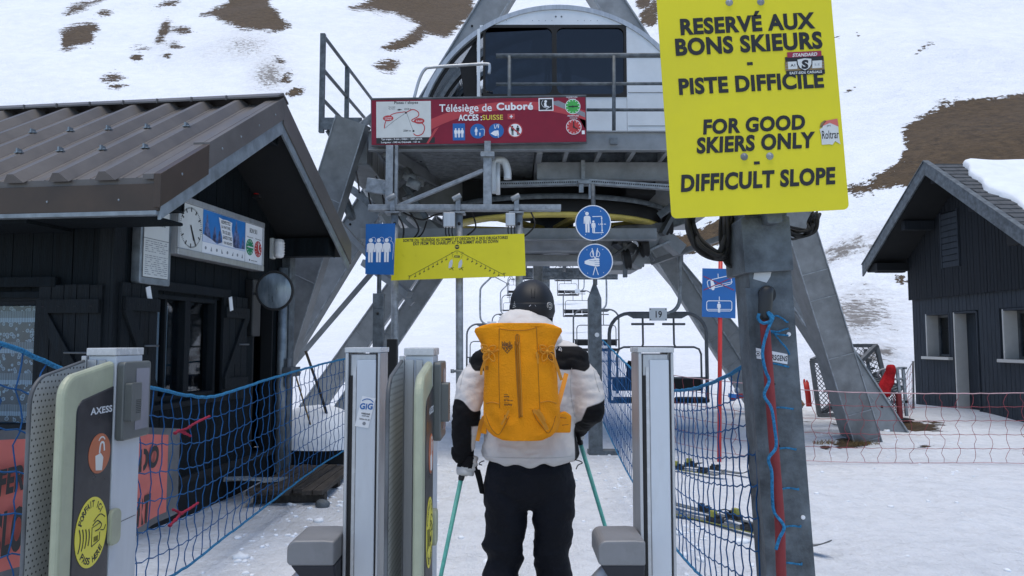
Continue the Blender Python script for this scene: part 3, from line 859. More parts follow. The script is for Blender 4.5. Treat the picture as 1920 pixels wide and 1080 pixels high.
nb_ = thing('notice_board', gab(.40, .02, 1.96), 'narrow framed notice board with aged paper sheets on dark hut', 'notice board')
G = gplane(.385, .05, 1.96) @ Matrix.Diagonal((.84, 1, 1, 1))
mb = MB(); mb.prism(rrect(-.235, -.02, .235, .62, .02), -.03, .045, 0, G); mb.build('case', [M['zinc']], nb_, world=True, bevel=.006)
mb = MB(); mb.prism(rrect(-.205, .03, .185, .57, .004), -.034, -.0305, 0, G); mb.prism(rrect(-.20, .335, .18, .565, .004), -.037, -.0345, 1, G); mb.prism(rrect(-.20, .035, .18, .33, .004), -.037, -.0345, 1, G)
mb.text('TSF3 Cuboré', -.01, .47, .25, .055, -.0385, 2, G, .012)
for k in range(17):
    zz = .31 - k * .016
    if random.random() < .15: continue
    xx = -.18
    while xx < .15:
        L = random.uniform(.02, .06); mb.b2((0, 0, 0), (0, 0, 0)) if False else None
        mb.prism([(xx, zz), (min(.165, xx + L), zz), (min(.165, xx + L), zz + .005), (xx, zz + .005)], -.039, -.0385, 3, G); xx += L + .012 + random.choice([0, 0, .04])
mb.build('paper_sheet', [M['steeldark'], M['offwhite'], M['blacktx'], M['greytx']], nb_, world=True)

dc = thing('display_case', gab(1.55, .02, 2.2), 'long pale display case with station clock, winter poster and opening hours', 'display case')
G = gplane(1.335, .02, 2.205) @ Matrix.Diagonal((.945, .8, 1, 1))
W2 = .80; HT = .49
mb = MB(); mb.prism(rrect(-W2, 0, W2, HT, .015), -.13, 0, 0, G)
for a, b, zl, zh in ((-W2, W2, 0, .055), (-W2, W2, HT - .05, HT)): mb.prism(rrect(a, zl, b, zh, .012), -.152, -.1305, 0, G)
mb.prism(rrect(-W2, .056, -W2 + .025, HT - .051, .006), -.15, -.1305, 0, G); mb.prism(rrect(W2 - .025, .056, W2, HT - .051, .006), -.15, -.1305, 0, G)
mb.build('case', [M['alu']], dc, world=True, bevel=.004)
def clock_marks(mb, cx, cz, r, y, m, G, n=12, L=.18, wd=.03, kx=1):
    for i in range(n):
        a = 2 * math.pi * i / n; ca, sa = math.cos(a), math.sin(a)
        q_ = [(r * (1 - L) * ca - wd * r * sa, r * (1 - L) * sa + wd * r * ca), (r * ca - wd * r * sa, r * sa + wd * r * ca), (r * ca + wd * r * sa, r * sa - wd * r * ca), (r * (1 - L) * ca + wd * r * sa, r * (1 - L) * sa - wd * r * ca)]
        mb.prism([(cx + a_ * kx, cz + b_) for a_, b_ in q_], y - .0015, y, m, G)
def clock_hand(mb, cx, cz, ang, L, wd, y, m, G, tail=.15):
    a = rad(90 - ang); ca, sa = math.cos(a), math.sin(a)
    q_ = [(-tail * L * ca - wd * sa, -tail * L * sa + wd * ca), (L * ca - wd * sa, L * sa + wd * ca), (L * ca + wd * sa, L * sa - wd * ca), (-tail * L * ca + wd * sa, -tail * L * sa - wd * ca)]
    mb.prism([(cx + a_, cz + b_) for a_, b_ in q_], y - .0015, y, m, G)
mb = MB(); mb.prism(rrect(-.77, .058, -.405, HT - .053, .004), -.136, -.1305, 0, G)
cx, cz, r = -.59, .245, .172
clock_marks(mb, cx, cz, r, -.138, 1, G, 12, .22, .035); clock_marks(mb, cx, cz, r, -.138, 1, G, 60, .08, .012)
clock_hand(mb, cx, cz, 156, .115, .008, -.140, 1, G); clock_hand(mb, cx, cz, 152, .16, .006, -.142, 1, G)
mb.build('clock_face', [M['offwhite'], M['blacktx']], dc, world=True)
mb = MB(); y = -.136
mb.prism(rrect(-.40, .058, .395, HT - .053, .003), y, -.1305, 0, G)
mb.prism(rrect(-.398, .155, .393, HT - .055, .003), y - .002, y - .0003, 1, G)
# snowy firs
def fir(cx, z0, h, wd, m):
    pts = []; n = 7
    for i in range(n): pts += [(cx - wd * (1 - i / n) * .55, z0 + h * i / n + .012), (cx - wd * (1 - i / n) * .33 * (1 - .6 / n), z0 + h * (i + .75) / n)]
    pts.append((cx, z0 + h))
    R_ = [(2 * cx - a, b) for a, b in reversed(pts[:-1])]
    mb.prism(pts + R_, y - .0032, y - .0022, m, G)
for i in range(9):
    fir(-.37 + i * .09 + random.uniform(-.02, .02), .16, random.uniform(.10, .16), .09, 3)
fir(-.33, .155, .25, .13, 3); fir(-.19, .155, .16, .1, 3); fir(.21, .15, .275, .14, 3); fir(-.10, .155, .13, .1, 3)
mb.prism([(-.398, .156), (.393, .156), (.393, .175), (.2, .165), (.0, .205), (-.15, .16), (-.25, .19), (-.398, .22)], y - .0045, y - .0035, 2, G)
mb.prism([(-.13, .405), (-.06, .395), (.02, .40), (.12, .39), (.11, .33), (.135, .25), (.15, .16), (.08, .165), (.0, .165), (-.055, .17), (-.06, .23), (-.09, .30)], y - .007, y - .005, 0, G)
for k, (tx, xx, wd) in enumerate((('RESPECTEZ', .00, .17), ('LA NATURE,', .005, .17), ("TRI CE LIEU :", .02, .165), ('GARDEZ ET TRIEZ', .035, .175), ('VOS DÉCHETS', .045, .16))):
    mb.text(tx, xx, .372 - k * .045, wd, .030, y - .0078, 4, G, .03)
for k in range(8):
    xx = -.34 + k * .098
    mb.prism([(xx - .014, .085), (xx + .014, .085), (xx + .014 * (k % 3 - 1), .125)] if k % 2 else arc(xx, .105, .015, 0, 330, 9), y - .002, y - .0003, 5, G)
mb.build('poster', [M['white'], M['poster'], M['postersnow'], M['postertree'], M['blacktx'], M['greytx']], dc, world=True)
mb = MB(); mb.prism(rrect(.41, .058, .772, HT - .053, .003), y, -.1305, 0, G)
mb.text('BON SKI', .57, .375, .16, .045, y - .0015, 1, G, .01)
mb.text('Ouverture', .50, .308, .13, .012, y - .0015, 1, G, .02); mb.text('Fermeture', .68, .308, .13, .012, y - .0015, 1, G, .02)
for cx, m_, angs in ((.50, 2, (90, 272)), (.68, 3, (0, 135))):
    mb.disc(cx, .21, .080, y - .002, y - .0004, m_, G)
    clock_marks(mb, cx, .21, .072, y - .0035, 0, G, 12, .3, .035)
    for a_, l_ in zip(angs, (.06, .045)): clock_hand(mb, cx, .21, a_, l_, .006, y - .0055, 0, G)
mb.disc(.50, .085, .010, y - .002, y - .0004, 1, G, 10); mb.text('domaine skiable', .60, .085, .13, .010, y - .0015, 1, G, .02)
mb.build('hours_panel', [M['white'], M['blacktx'], M['green2'], M['clockred']], dc, world=True)

cm = thing('convex_mirror', gab(2.05, .1, 1.8), 'round convex safety mirror streaked with dried drips on the hut corner', 'mirror')
mc = P(515, 545, 7.15)
Rm = Matrix.Rotation(rad(-8), 3, 'Z') @ Matrix.Rotation(rad(90 + 4), 3, 'X')
mb = MB()
R_ = .182
mb.lathe([(0.0001, .035)] + [(R_ * math.sin(a), .035 * math.cos(a * 1.0) if False else .035 * (1 - (math.sin(a)) ** 2)) for a in [i * math.pi / 2 / 8 for i in range(1, 9)]], mc, 40, 0, Rm)
mb.build('mirror_face', [M['mirror']], cm, world=True)
mb = MB(); mb.lathe([(R_ - .012, .004), (R_ - .008, .014), (R_ + .008, .012), (R_ + .012, 0), (R_ + .006, -.02), (R_ - .02, -.03), (0.001, -.03)], mc, 40, 0, Rm); mb.build('rim', [M['rubber']], cm, world=True)
mb = MB(); mb.tube([gab(2.1, .09, mc.z - .01), mc + Vector((-.15, .07, -.005)), mc + Vector((0, .03, 0))], .014, 10); mb.build('bracket_arm', [M['zinc']], cm, world=True)

al = thing('alarm_light', gab(2.3, .01, 2.75), 'small red warning light under the hut gable', 'alarm light')
ac_ = P(483, 362, 7.55)
mb = MB(); mb.b2(ac_ - Vector((.045, .05, .055)), ac_ + Vector((.045, .04, -.02))); mb.build('base', [M['blackpl']], al, world=True, bevel=.008)
mb = MB(); mb.lathe([(.045, -.02), (.045, .03), (.035, .045), (.0001, .05)], ac_, 20, 0); mb.build('lens', [M['redlens']], al, world=True)
wl = thing('wall_lamp', gab(2.6, .05, 2.4), 'white ribbed bulkhead lamp on the dark hut gable', 'lamp')
lc = P(523, 466, 7.95)
mb = MB()
mb.loft([ell_ring(lc + Vector((0, 0, z)), .055 * k, .06 * k, 18) for z, k in ((-.10, .6), (-.09, .9), (-.05, 1), (.05, 1), (.09, .9), (.10, .6))], 0)
for i in range(5): mb.loft([ell_ring(lc + Vector((0, 0, -.06 + i * .03 + z)), .060, .065, 18) for z in (-.004, .004)], 0)
mb.build('diffuser', [M['white']], wl, world=True); mb = MB(); mb.b2(lc + Vector((-.09, -.04, -.11)), lc + Vector((-.045, .05, .11))); mb.b2(lc + Vector((-.2, -.02, -.02)), lc + Vector((-.09, .02, .02))); mb.build('base', [M['offwhite']], wl, world=True, bevel=.008)

# ------------------------------------------------------------------ right grey hut (gable looks to -x)
WX, HY0, HY1, RY = 9.2, 12.35, 17.15, 14.85
OX = 8.35
h2 = thing('grey_hut', (WX, RY, 0), 'grey timber hut with snow on its roof at the right', 'hut')
R2Z, E2Z = 5.05, 3.30
SL2 = (R2Z - E2Z) / 2.70
def rz2(y): return R2Z - SL2 * abs(y - RY)
mb = MB()
def wall_boards(mb, x, y0, y1, z0, ztopf, wd, opens, m, th=.03):
    y = y0
    while y < y1 - .001:
        b = min(y1, y + wd); cut = [(z0, ztopf((y + b) / 2))]
        for p, q_, zl, zh in opens:
            if y < q_ - .005 and b > p + .005:
                n = []
                for lo, hi in cut:
                    if zl > lo: n.append((lo, min(hi, zl)))
                    if zh < hi: n.append((max(lo, zh), hi))
                cut = n
        for lo, hi in cut:
            if hi > lo + .02: mb.b2((x - random.uniform(0, .004), y + .005, lo), (x + th, b - .005, hi), m)
        y = b
O2 = [(15.72, 16.60, 1.17, 2.10), (14.78, 15.55, -.4, 2.12), (13.0, 14.0, 1.17, 2.12)]
wall_boards(mb, WX, HY0, HY1, -.4, lambda y: 2.50, .125, O2, 0)
def backing(y0, y1, z0, z1): mb.b2((WX + .031, y0, z0), (WX + .25, y1, z1), 0)
backing(16.60, HY1, -.4, 2.5); backing(15.55, 15.72, -.4, 2.5); backing(15.72, 16.6, -.4, 1.17); backing(15.72, 16.6, 2.1, 2.5); backing(14.78, 15.55, 2.12, 2.5); backing(14.0, 14.78, -.4, 2.5); backing(13.0, 14.0, -.4, 1.17); backing(13.0, 14.0, 2.12, 2.5); backing(HY0, 13.0, -.4, 2.5)
mb.b2((WX + .26, HY0, -.4), (15.5, HY0 + .1, 2.5)); mb.b2((WX + .26, HY1 - .1, -.4), (15.5, HY1, 2.5))
mb.b2((WX + .6, HY0 + .1, -.4), (WX + .65, HY1 - .1, 2.4), 1)
mb.build('wall', [M['hutgrey'], M['black']], h2, world=True)
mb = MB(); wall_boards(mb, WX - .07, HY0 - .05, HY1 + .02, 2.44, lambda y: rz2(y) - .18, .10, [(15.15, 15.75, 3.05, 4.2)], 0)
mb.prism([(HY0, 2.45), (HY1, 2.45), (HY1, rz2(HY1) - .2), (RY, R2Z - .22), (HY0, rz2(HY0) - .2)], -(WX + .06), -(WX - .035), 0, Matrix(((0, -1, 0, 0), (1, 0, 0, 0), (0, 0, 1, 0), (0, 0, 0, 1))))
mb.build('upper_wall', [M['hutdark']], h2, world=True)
mb = MB()
for k in range(9): mb.box((WX - .075, 15.45, 3.10 + k * .128), (.03, .56, .115), 0)
for a in (15.15, 15.75): mb.b2((WX - .10, a - .02, 3.03), (WX - .05, a + .02, 4.22))
mb.build('loft_hatch', [M['hutgrey']], h2, world=True, bevel=.004)
# roof
mb = MB(); XE = 15.8
for ya, yb in ((RY - 2.78, RY), (RY, RY + 2.78)):
    q0 = [Vector((xx, yy, rz2(yy) + .02)) for xx, yy in ((OX, ya), (XE, ya), (XE, yb), (OX, yb))]
    mb.add(q0 + [p - Vector((0, 0, .10)) for p in q0], [(0, 1, 2, 3), (7, 6, 5, 4), (0, 4, 5, 1), (1, 5, 6, 2), (2, 6, 7, 3), (3, 7, 4, 0)])
k = 0
yy = RY - 2.78
while yy < RY:   # courses of tiles on the near slope
    for j in range(6):
        xx = OX + j * .30 + (k % 2) * .15
        a = rz2(yy) + .05; b = rz2(yy + .17) + .03
        mb.add([(xx + .004, yy, a), (xx + .296, yy, a), (xx + .296, yy + .17, b), (xx + .004, yy + .17, b), (xx + .004, yy, a - .03), (xx + .296, yy, a - .03)], [(0, 1, 2, 3), (0, 4, 5, 1)])
    yy += .16; k += 1
r2 = mb.build('roof', [M['tile']], h2, world=True)
mb = MB()
def rake2(mb, ya, yb, x0, x1, lo, hi, m):
    pts = []
    for xx in (x0, x1):
        for yy in (ya, yb): pts += [Vector((xx, yy, rz2(yy) + lo)), Vector((xx, yy, rz2(yy) + hi))]
    mb.add(pts, [(0, 1, 3, 2), (4, 6, 7, 5), (0, 4, 5, 1), (2, 3, 7, 6), (0, 2, 6, 4), (1, 5, 7, 3)], m)
for ya, yb in ((RY - 2.8, RY), (RY, RY + 2.8)):
    rake2(mb, ya, yb, OX - .04, OX - .001, -.20, .07, 0); rake2(mb, ya, yb, OX - .06, OX + .06, .071, .095, 0)
mb.build('rake_board', [M['galvdark']], h2, world=True, bevel=.005)
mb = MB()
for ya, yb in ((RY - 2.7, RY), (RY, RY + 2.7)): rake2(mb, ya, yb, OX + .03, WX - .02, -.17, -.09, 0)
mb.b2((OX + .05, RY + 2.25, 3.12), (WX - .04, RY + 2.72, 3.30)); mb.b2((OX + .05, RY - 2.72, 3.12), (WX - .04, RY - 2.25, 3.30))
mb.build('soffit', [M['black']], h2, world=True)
for yy in (RY - 2.45, RY - 1.2, RY, RY + 1.2, RY + 2.45):
    mb = MB(); z = rz2(yy) - .17; mb.b2((OX + .12, yy - .08, z - .20), (WX - .08, yy + .08, z)); mb.build('purlin', [M['hutdark']], h2, world=True, bevel=.01)
# snow blanket on the near slope, lumpy edge set back from the rake
nu, nv = 40, 24; pts = []; fs = []
for i in range(nu + 1):
    for j in range(nv + 1):
        v = j / nv; yy = RY - 2.55 + 2.60 * v
        x0 = OX + .50 + .55 * max(0, .5 - v) * 0 + .10 * math.sin(v * 9) + .06 * math.sin(v * 23) + (.25 if v > .93 else 0)
        u = i / nu; xx = x0 + (XE - x0) * u ** 1.6
        e = min(1, i / 2.2, j / 1.5, (nv - j) / 1.2)
        pts.append(Vector((xx, yy, rz2(min(yy, RY)) + .035 + .13 * math.sqrt(max(0, e)) * (1 + .5 * mnoise.noise(Vector((xx * 1.2, yy * 1.2, 0)))))))
for i in range(nu):
    for j in range(nv):
        a = i * (nv + 1) + j; fs.append((a, a + nv + 1, a + nv + 2, a + 1))
mb = MB(); mb.add(pts, fs, 0, True); mb.build('roof_snow', [M['looksnow']], r2, world=True)
# windows and door in white-lined recesses
def recess(name, y0, y1, z0, z1, sill):
    mb = MB(); d = .30
    mb.b2((WX - .012, y1 - .03, z0), (WX + d, y1 + .012, z1), 0); mb.b2((WX - .012, y0 - .012, z0), (WX + d, y0 + .03, z1), 1); mb.b2((WX - .012, y0 + .03, z1 - .03), (WX + d, y1 - .03, z1 + .012), 1)
    if sill: mb.b2((WX - .10, y0 - .08, z0 - .06), (WX + d, y1 + .08, z0), 0)
    o = mb.build(name, [M['cream'], M['hutgrey']], h2, world=True, bevel=.004)
    return o
for y0, y1 in ((15.72, 16.60), (13.0, 14.0)):
    o = recess('window', y0, y1, 1.17, 2.10, True)
    mb = MB()
    ym = (y0 + y1) / 2
    for a, b, zl, zh in ((y0 + .03, y0 + .08, 1.17, 2.07), (y1 - .08, y1 - .03, 1.17, 2.07), (y0 + .08, y1 - .08, 1.17, 1.22), (y0 + .08, y1 - .08, 2.02, 2.07), (ym - .03, ym + .03, 1.22, 2.02)): mb.b2((WX + .25, a, zl), (WX + .295, b, zh))
    mb.build('frame', [M['steeldark']], o, world=True)
    mb = MB(); mb.b2((WX + .27, y0 + .08, 1.22), (WX + .276, y1 - .08, 2.02)); mb.build('pane', [M['paneglass']], o, world=True)
o = recess('door', 14.78, 15.55, -.1, 2.10, False)
mb = MB(); mb.b2((WX + .24, 14.81, -.1), (WX + .29, 15.52, 2.07)); mb.build('door_leaf', [M['hutgrey']], o, world=True)
mb = MB(); mb.tube([(WX + .24, 14.92, 1.0), (WX + .18, 14.92, 1.0), (WX + .18, 15.02, 1.0)], .012, 8); mb.build('handle', [M['zinc']], o, world=True)
mb = MB(); mb.b2((WX - .25, 14.75, -.1), (WX + .02, 15.6, .09)); mb.build('door_step', [M['wood']], h2, world=True)
# ------------------------------------------------------------------ chairlift drive station
CX = .70
st = thing('chairlift_station', (CX, 12.5, 0), 'grey steel chairlift drive station with domed control cab on splayed legs', 'lift station')
def sb(name, mb, mats, parent=None, bevel=0.0, label=None):
    o = mb.build(name, mats, parent or st, bevel=bevel, world=True)
    if label: o['label'] = label
    return o
# front box legs with folded cladding
def clad_leg(foot, top, wd, dp, bands):
    foot = Vector(foot); top = Vector(top); d = (top - foot).normalized()
    mb = MB(); mb.beam(foot, top, wd, dp, 0, up=(0, -1, 0))
    n = Vector((0, -1, 0)); n = (n - d * n.dot(d)).normalized(); s_ = d.cross(n)
    for tt in bands:
        c = foot + (top - foot) * tt
        mb.beam(c + s_ * (wd / 2 + .004) + n * (dp / 2 + .004), c - s_ * (wd / 2 + .004) + n * (dp / 2 + .004) + d * .04, .011, .016, 1, up=n)
    for k in range(2):
        sg = 1 if k else -1
        mb.beam(foot + s_ * sg * (wd / 2 + .003) + n * (dp / 2 + .002), top + s_ * sg * (wd / 2 + .003) + n * (dp / 2 + .002), .014, .02, 1, up=n)
    return mb
L0, L1 = Vector((-3.80, 10.9, -.2)), Vector((-2.16, 10.02, 4.50))
R0, R1 = Vector((5.16, 11.0, -.2)), Vector((3.50, 10.05, 4.25))
sb('front_leg', clad_leg(L0, L1, .41, .34, (.55, .78)), [M['sheet'], M['galv']])
sb('front_leg', clad_leg(R0, R1, .38, .40, (.07, .16, .34, .52, .60, .80)), [M['sheet'], M['galv']])
# pointed caps and brackets on the leg heads
for sx, tp in ((-1, L1), (1, R1)):
    mb = MB(); mb.beam(tp + Vector((-sx * .0, .1, -.1)), tp + Vector((-sx * .36, .30, .30)), .22, .10, 0); sb('leg_cap', mb, [M['galv']], bevel=.01)
    mb = MB(); mb.beam(tp + Vector((-sx * .2, -.1, -.9)), tp + Vector((-sx * .55, -.1, -.95)), .04, .20, 0)
    mb.tube([tp + Vector((-sx * .48, -.14, -.93)), tp + Vector((-sx * .48, -.04, -.93))], .07, 14, 0)
    sb('leg_head', mb, [M['galv']], bevel=.01)
# longitudinal beams running back from the leg heads
for xx in (-2.18, 3.58):
    mb = MB(); mb.b2((xx - .17, 10.2, 3.95), (xx + .17, 16.2, 4.45)); mb.b2((xx - .21, 10.2, 3.925), (xx + .21, 16.2, 3.95)); 
    for k in range(10): mb.b2((xx + (.172 if xx < 0 else -.192), 10.5 + k * .5, 4.0), (xx + (.192 if xx < 0 else -.172), 10.53 + k * .5, 4.42))
    sb('main_beam', mb, [M['steelpaint']], bevel=.012)
# A-frame
AP = Vector((CX, 13.2, 9.1))
for foot, px_, nm in ((Vector((-4.75, 12.6, -.2)), -1, 'l'), (Vector((6.35, 12.6, -.2)), 1, 'r')):
    top = AP + Vector((px_ * .12, 0, 0)); mb = MB(); mb.beam(foot, top, .46, .40, 0, up=(0, -1, 0))
    d = (top - foot).normalized(); n = Vector((0, -1, 0)); n = (n - d * n.dot(d)).normalized(); s_ = d.cross(n)
    for sg in (-1, 1):
        mb.beam(foot + s_ * sg * .235 + n * .19, top + s_ * sg * .235 + n * .19, .03, .09, 1, up=n)
    for k in range(14):
        c = foot + (top - foot) * (.06 + .055 * k) - s_ * px_ * .11 * -1 + n * .205
        mb.sphere(c, .022, 2, 8, 5)
    sb('frame_leg', mb, [M['steelpaint'], M['galv'], M['black']], bevel=.01)
mb = MB(); mb.beam(Vector((5.35, 11.25, -.1)) + Vector((.22, .3, 0)), Vector((3.65, 10.4, 3.9)) + Vector((-.25, .5, 0)), .08, .30, 0, up=(0, -1, 0)); sb('web_plate', mb, [M['steelpaint']])
# rear legs and braces
for a, b, wd, dp, mt in (((-4.3, 16.0, 0), (-1.35, 15.0, 3.9), .42, .34, 'steelpaint'), ((5.95, 16.0, 0), (2.45, 15.0, 3.9), .44, .34, 'steelpaint'), ((-3.3, 14.6, .1), (-.9, 14.4, 3.7), .34, .26, 'steelpaint'), ((4.85, 14.6, .1), (2.6, 14.4, 3.7), .34, .26, 'steelpaint')):
    mb = MB(); mb.beam(a, b, wd, dp, 0, up=(0, -1, 0))
    d = (Vector(b) - Vector(a)).normalized()
    for sg in (-1, 1):
        s_ = d.cross(Vector((0, -1, 0))).normalized(); mb.beam(Vector(a) + s_ * sg * wd / 2 + Vector((0, -dp / 2, 0)), Vector(b) + s_ * sg * wd / 2 + Vector((0, -dp / 2, 0)), .03, .05, 1, up=(0, -1, 0))
    for k in range(4):
        c = Vector(a) + (Vector(b) - Vector(a)) * (.2 + .07 * k)
        mb.beam(c - d.cross(Vector((0, -1, 0))) * wd * .45 + Vector((0, -dp / 2 - .005, 0)), c + d.cross(Vector((0, -1, 0))) * wd * .45 + Vector((0, -dp / 2 - .005, 0)), .012, .012, 1)
    sb('rear_leg', mb, [M[mt], M['galv']], bevel=.008)
for a, b, r in (((-3.95, 12.0, .6), (-1.75, 12.6, 3.4), .06), ((5.6, 11.7, .55), (3.9, 12.4, 3.2), .055), ((-2.35, 11.8, 2.75), (-1.55, 11.3, 2.2), .07), ((-2.9, 12.2, 3.5), (-1.6, 12.0, 2.1), .06), ((3.7, 12.4, 3.3), (2.5, 13.3, 2.9), .06)):
    mb = MB(); mb.beam(a, b, r * 1.7, r * 1.5, 0); sb('brace', mb, [M['steelpaint']], bevel=.006)
# deck
DZ = 4.18
mb = MB(); mb.b2((-1.95, 10.05, DZ + .06), (4.3, 13.4, DZ + .14))
for k in range(26):
    yy = 10.15 + k * .085 if k < 26 else 0
    mb.b2((-1.3, yy, DZ - .02), (.32, yy + .035, DZ + .06))
for k in range(30):
    yy = 10.75 + k * .08
    mb.b2((.40, yy, DZ - .0), (4.2, yy + .04, DZ + .06))
deck = sb('deck', mb, [M['galv']])
mb = MB(); mb.b2((-1.95, 9.98, DZ - .10), (4.35, 10.05, DZ + .17)); mb.b2((-1.95, 9.94, DZ + .15), (4.35, 9.98, DZ + .17)); mb.b2((-1.95, 9.94, DZ - .10), (4.35, 9.98, DZ - .085))
mb.b2((.36, 10.62, DZ - .34), (4.3, 10.68, DZ - .10)); mb.b2((.36, 10.60, DZ - .36), (4.3, 10.72, DZ - .34))
for k in range(8): 
    xx = .75 + k * .46; mb.b2((xx - .03, 10.05, DZ - .10), (xx + .03, 10.62, DZ + .055)); 
sb('edge_beam', mb, [M['steelpaint']], bevel=.004)
mb = MB()
for k in range(34): 
    xx = .45 + k * .11; mb.b2((xx, 10.70, DZ - .33), (xx + .05, 10.73, DZ - .05))
mb.b2((.38, 10.731, DZ - .33), (4.25, 10.75, DZ + .05)); sb('corrugated_panel', mb, [M['galvdark']])
mb = MB(); mb.b2((-1.9, 12.2, 3.66), (3.6, 12.5, 4.14)); mb.b2((-1.9, 12.10, 3.63), (3.6, 12.6, 3.66)); mb.beam((-1.75, 10.1, DZ - .06), (-1.2, 12.2, DZ - .06), .06, .18)
for k in range(10): mb.box((-1.70 + k * .052, 10.35 + k * .2, DZ - .0), (.03, .05, .05))
mb.b2((.34, 10.05, DZ - .12), (.42, 12.2, DZ + .05)); sb('cross_beam', mb, [M['steelpaint'], M['galv']], bevel=.006)
# hanging front frame: two hangers, diagonal, long pale rail
F1 = 9.75
mb = MB()
def px_box(mb, x0, y0, x1, y1, Y, d, m=0):
    a = P(x0, y1, Y); b = P(x1, y0, Y); mb.b2((a.x, Y, a.z), (b.x, Y + d, b.z), m)
px_box(mb, 722, 272, 737, 392, F1, .12); px_box(mb, 739, 272, 746, 392, F1 + .03, .08); px_box(mb, 906, 290, 922, 384, F1, .14); px_box(mb, 901, 284, 927, 293, F1 - .04, .2); px_box(mb, 908, 264, 920, 284, F1 + .02, .1)
mb.beam(P(748, 386, F1 + .05), P(906, 320, F1 + .05), .07, .05)
sb('hanger', mb, [M['galv']], bevel=.004)
mb = MB(); px_box(mb, 690, 383, 1052, 392, F1 - .12, .10); px_box(mb, 690, 392.4, 1052, 394, F1 - .14, .14)
for x_ in (735, 858, 968):
    px_box(mb, x_ - 14, 396, x_ + 14, 399, F1 - .2, .22); px_box(mb, x_ - 4, 366, x_ + 5, 395, F1 - .19, .05)
    mb.tube([P(x_ - 9, 374, F1 - .2), P(x_ + 6, 366, F1 - .2)], .035, 10, 0)
rail = sb('sign_rail', mb, [M['galv']], bevel=.003)
for x_, yb in ((740, 690), (861, 720), (973, 700)):
    p1 = P(x_, 402, F1 - .1); mb = MB(); pb = P(x_ + 2, yb, F1 - .1)
    mb.tube([(p1.x, p1.y, p1.z), (pb.x, pb.y, -.1)], .048, 16, 0)
    px = P(x_, 402, F1 - .16); mb.sphere(px + Vector((0, 0, -.12)), .022, 1, 8, 6)
    zz = 1.12; mb.tube([(pb.x - .12, pb.y - .05, zz), (pb.x + .12, pb.y - .05, zz)], .018, 8, 0); 
    for sg in (-1, 1): mb.tube([(pb.x + sg * .10, pb.y - .05, zz - .025), (pb.x + sg * .10, pb.y - .05, zz + .025)], .022, 8, 0)
    mb.tube([(pb.x, pb.y, -.1), (pb.x, pb.y, .86)], .06, 16, 2)
    sb('support_tube', mb, [M['galv'], M['black'], M['steeldark']])
for x0, y0, x1, y1 in ((831, 398, 853, 425), (948, 399, 966, 423)):
    mb = MB(); px_box(mb, x0, y0, x1, y1, F1 - .22, .1); o = sb('junction_box', mb, [M['alu']], bevel=.008)
    mb = MB()
    for k in range(3):
        a = P(x0 + 5 + 6 * k, y1, F1 - .17); b = P(x0 + 12 + 7 * k, y1 + 26, F1 - .1); mb.tube(smoothpath([a, a + Vector((0, 0, -.1)), (a + b) / 2 + Vector((.02, 0, -.12)), b], 5), .009, 6)
    mb.build('cable', [M['rubber']], o, world=True)
# loose black cables under the rail
for pts in ([(770, 400), (785, 430), (770, 452), (745, 470)], [(755, 398), (790, 412), (815, 403), (828, 400)], [(885, 398), (892, 425), (878, 440), (866, 450)], [(800, 415), (790, 440), (765, 455), (752, 458)], [(995, 396), (1003, 420), (990, 438), (978, 445)], [(745, 402), (757, 430), (750, 470)], [(612, 375), (600, 395), (596, 420)], [(690, 352), (693, 375), (700, 395)], [(705, 330), (716, 360), (722, 395)], [(668, 322), (672, 345), (674, 362)]):
    mb = MB(); mb.tube(smoothpath([P(a, b, F1 + .1 + random.uniform(-.1, .3)) for a, b in pts], 6), .012, 6); sb('cable', mb, [M['rubber']])
# white conduit and tray
mb = MB(); mb.tube(smoothpath([P(930, 362, 10.3), P(927, 325, 10.3), P(930, 303, 10.3), P(944, 302, 10.3), P(951, 318, 10.3), P(952, 336, 10.3)], 7), .055, 14); mb.tube([P(934, 306, 10.25), P(934, 365, 10.25)], .03, 10)
sb('conduit', mb, [M['cabwhite']])
mb = MB()
for x0, y0, x1, y1, Y in ((938, 350, 1100, 346, 10.6), (1100, 345, 1262, 356, 10.5)):
    a = P(x0, y0, Y); b = P(x1, y1, Y); mb.beam(a, b, .10, .015); mb.beam(a + Vector((0, -.05, .03)), b + Vector((0, -.05, .03)), .012, .07)
    n = 40
    for k in range(n):
        c = a + (b - a) * (k + .5) / n + Vector((0, -.0575, .03)); mb.box(c, (.018, .004, .018), 1)
px_box(mb, 1090, 300, 1097, 342, 10.55, .06); px_box(mb, 1084, 338, 1108, 344, 10.4, .2); px_box(mb, 1086, 345, 1094, 360, 10.4, .05); px_box(mb, 1104, 345, 1109, 372, 10.4, .05)
px_box(mb, 1111, 319, 1123, 327, 10.8, .08); px_box(mb, 1233, 315, 1246, 336, 10.7, .14)
sb('cable_tray', mb, [M['galv'], M['black']])
# bullwheel
WC = Vector((CX, 13.0, 3.46)); WR = 1.88
mb = MB(); mb.lathe([(WR - .20, -.07), (WR - .02, -.075), (WR + .03, -.055), (WR + .03, -.02), (WR - .06, .0), (WR - .05, .02), (WR - .20, .03), (WR - .20, -.07)], WC, 72, 0)
bw = sb('bullwheel', mb, [M['wheelyellow']])
for k in range(8):
    a = math.pi * 2 * k / 8 + .2; d = Vector((math.cos(a), math.sin(a), 0)); mb = MB(); mb.beam(WC + d * .35 - Vector((0, 0, .03)), WC + d * (WR - .21) - Vector((0, 0, .03)), .16, .07, 0)
    mb.build('spoke', [M['wheelyellow']], bw, world=True, bevel=.01)
mb = MB(); mb.lathe([(.001, -.22), (.36, -.22), (.38, -.18), (.38, .25), (.001, .25)], WC, 32, 0); mb.build('hub', [M['steeldark']], bw, world=True)
mb = MB(); mb.lathe([(WR + .035, -.018), (WR + .035, .18), (WR - .10, .20), (WR - .10, .03), (WR + .035, -.018)], WC, 72, 0); mb.build('tyre_band', [M['rubber']], bw, world=True)
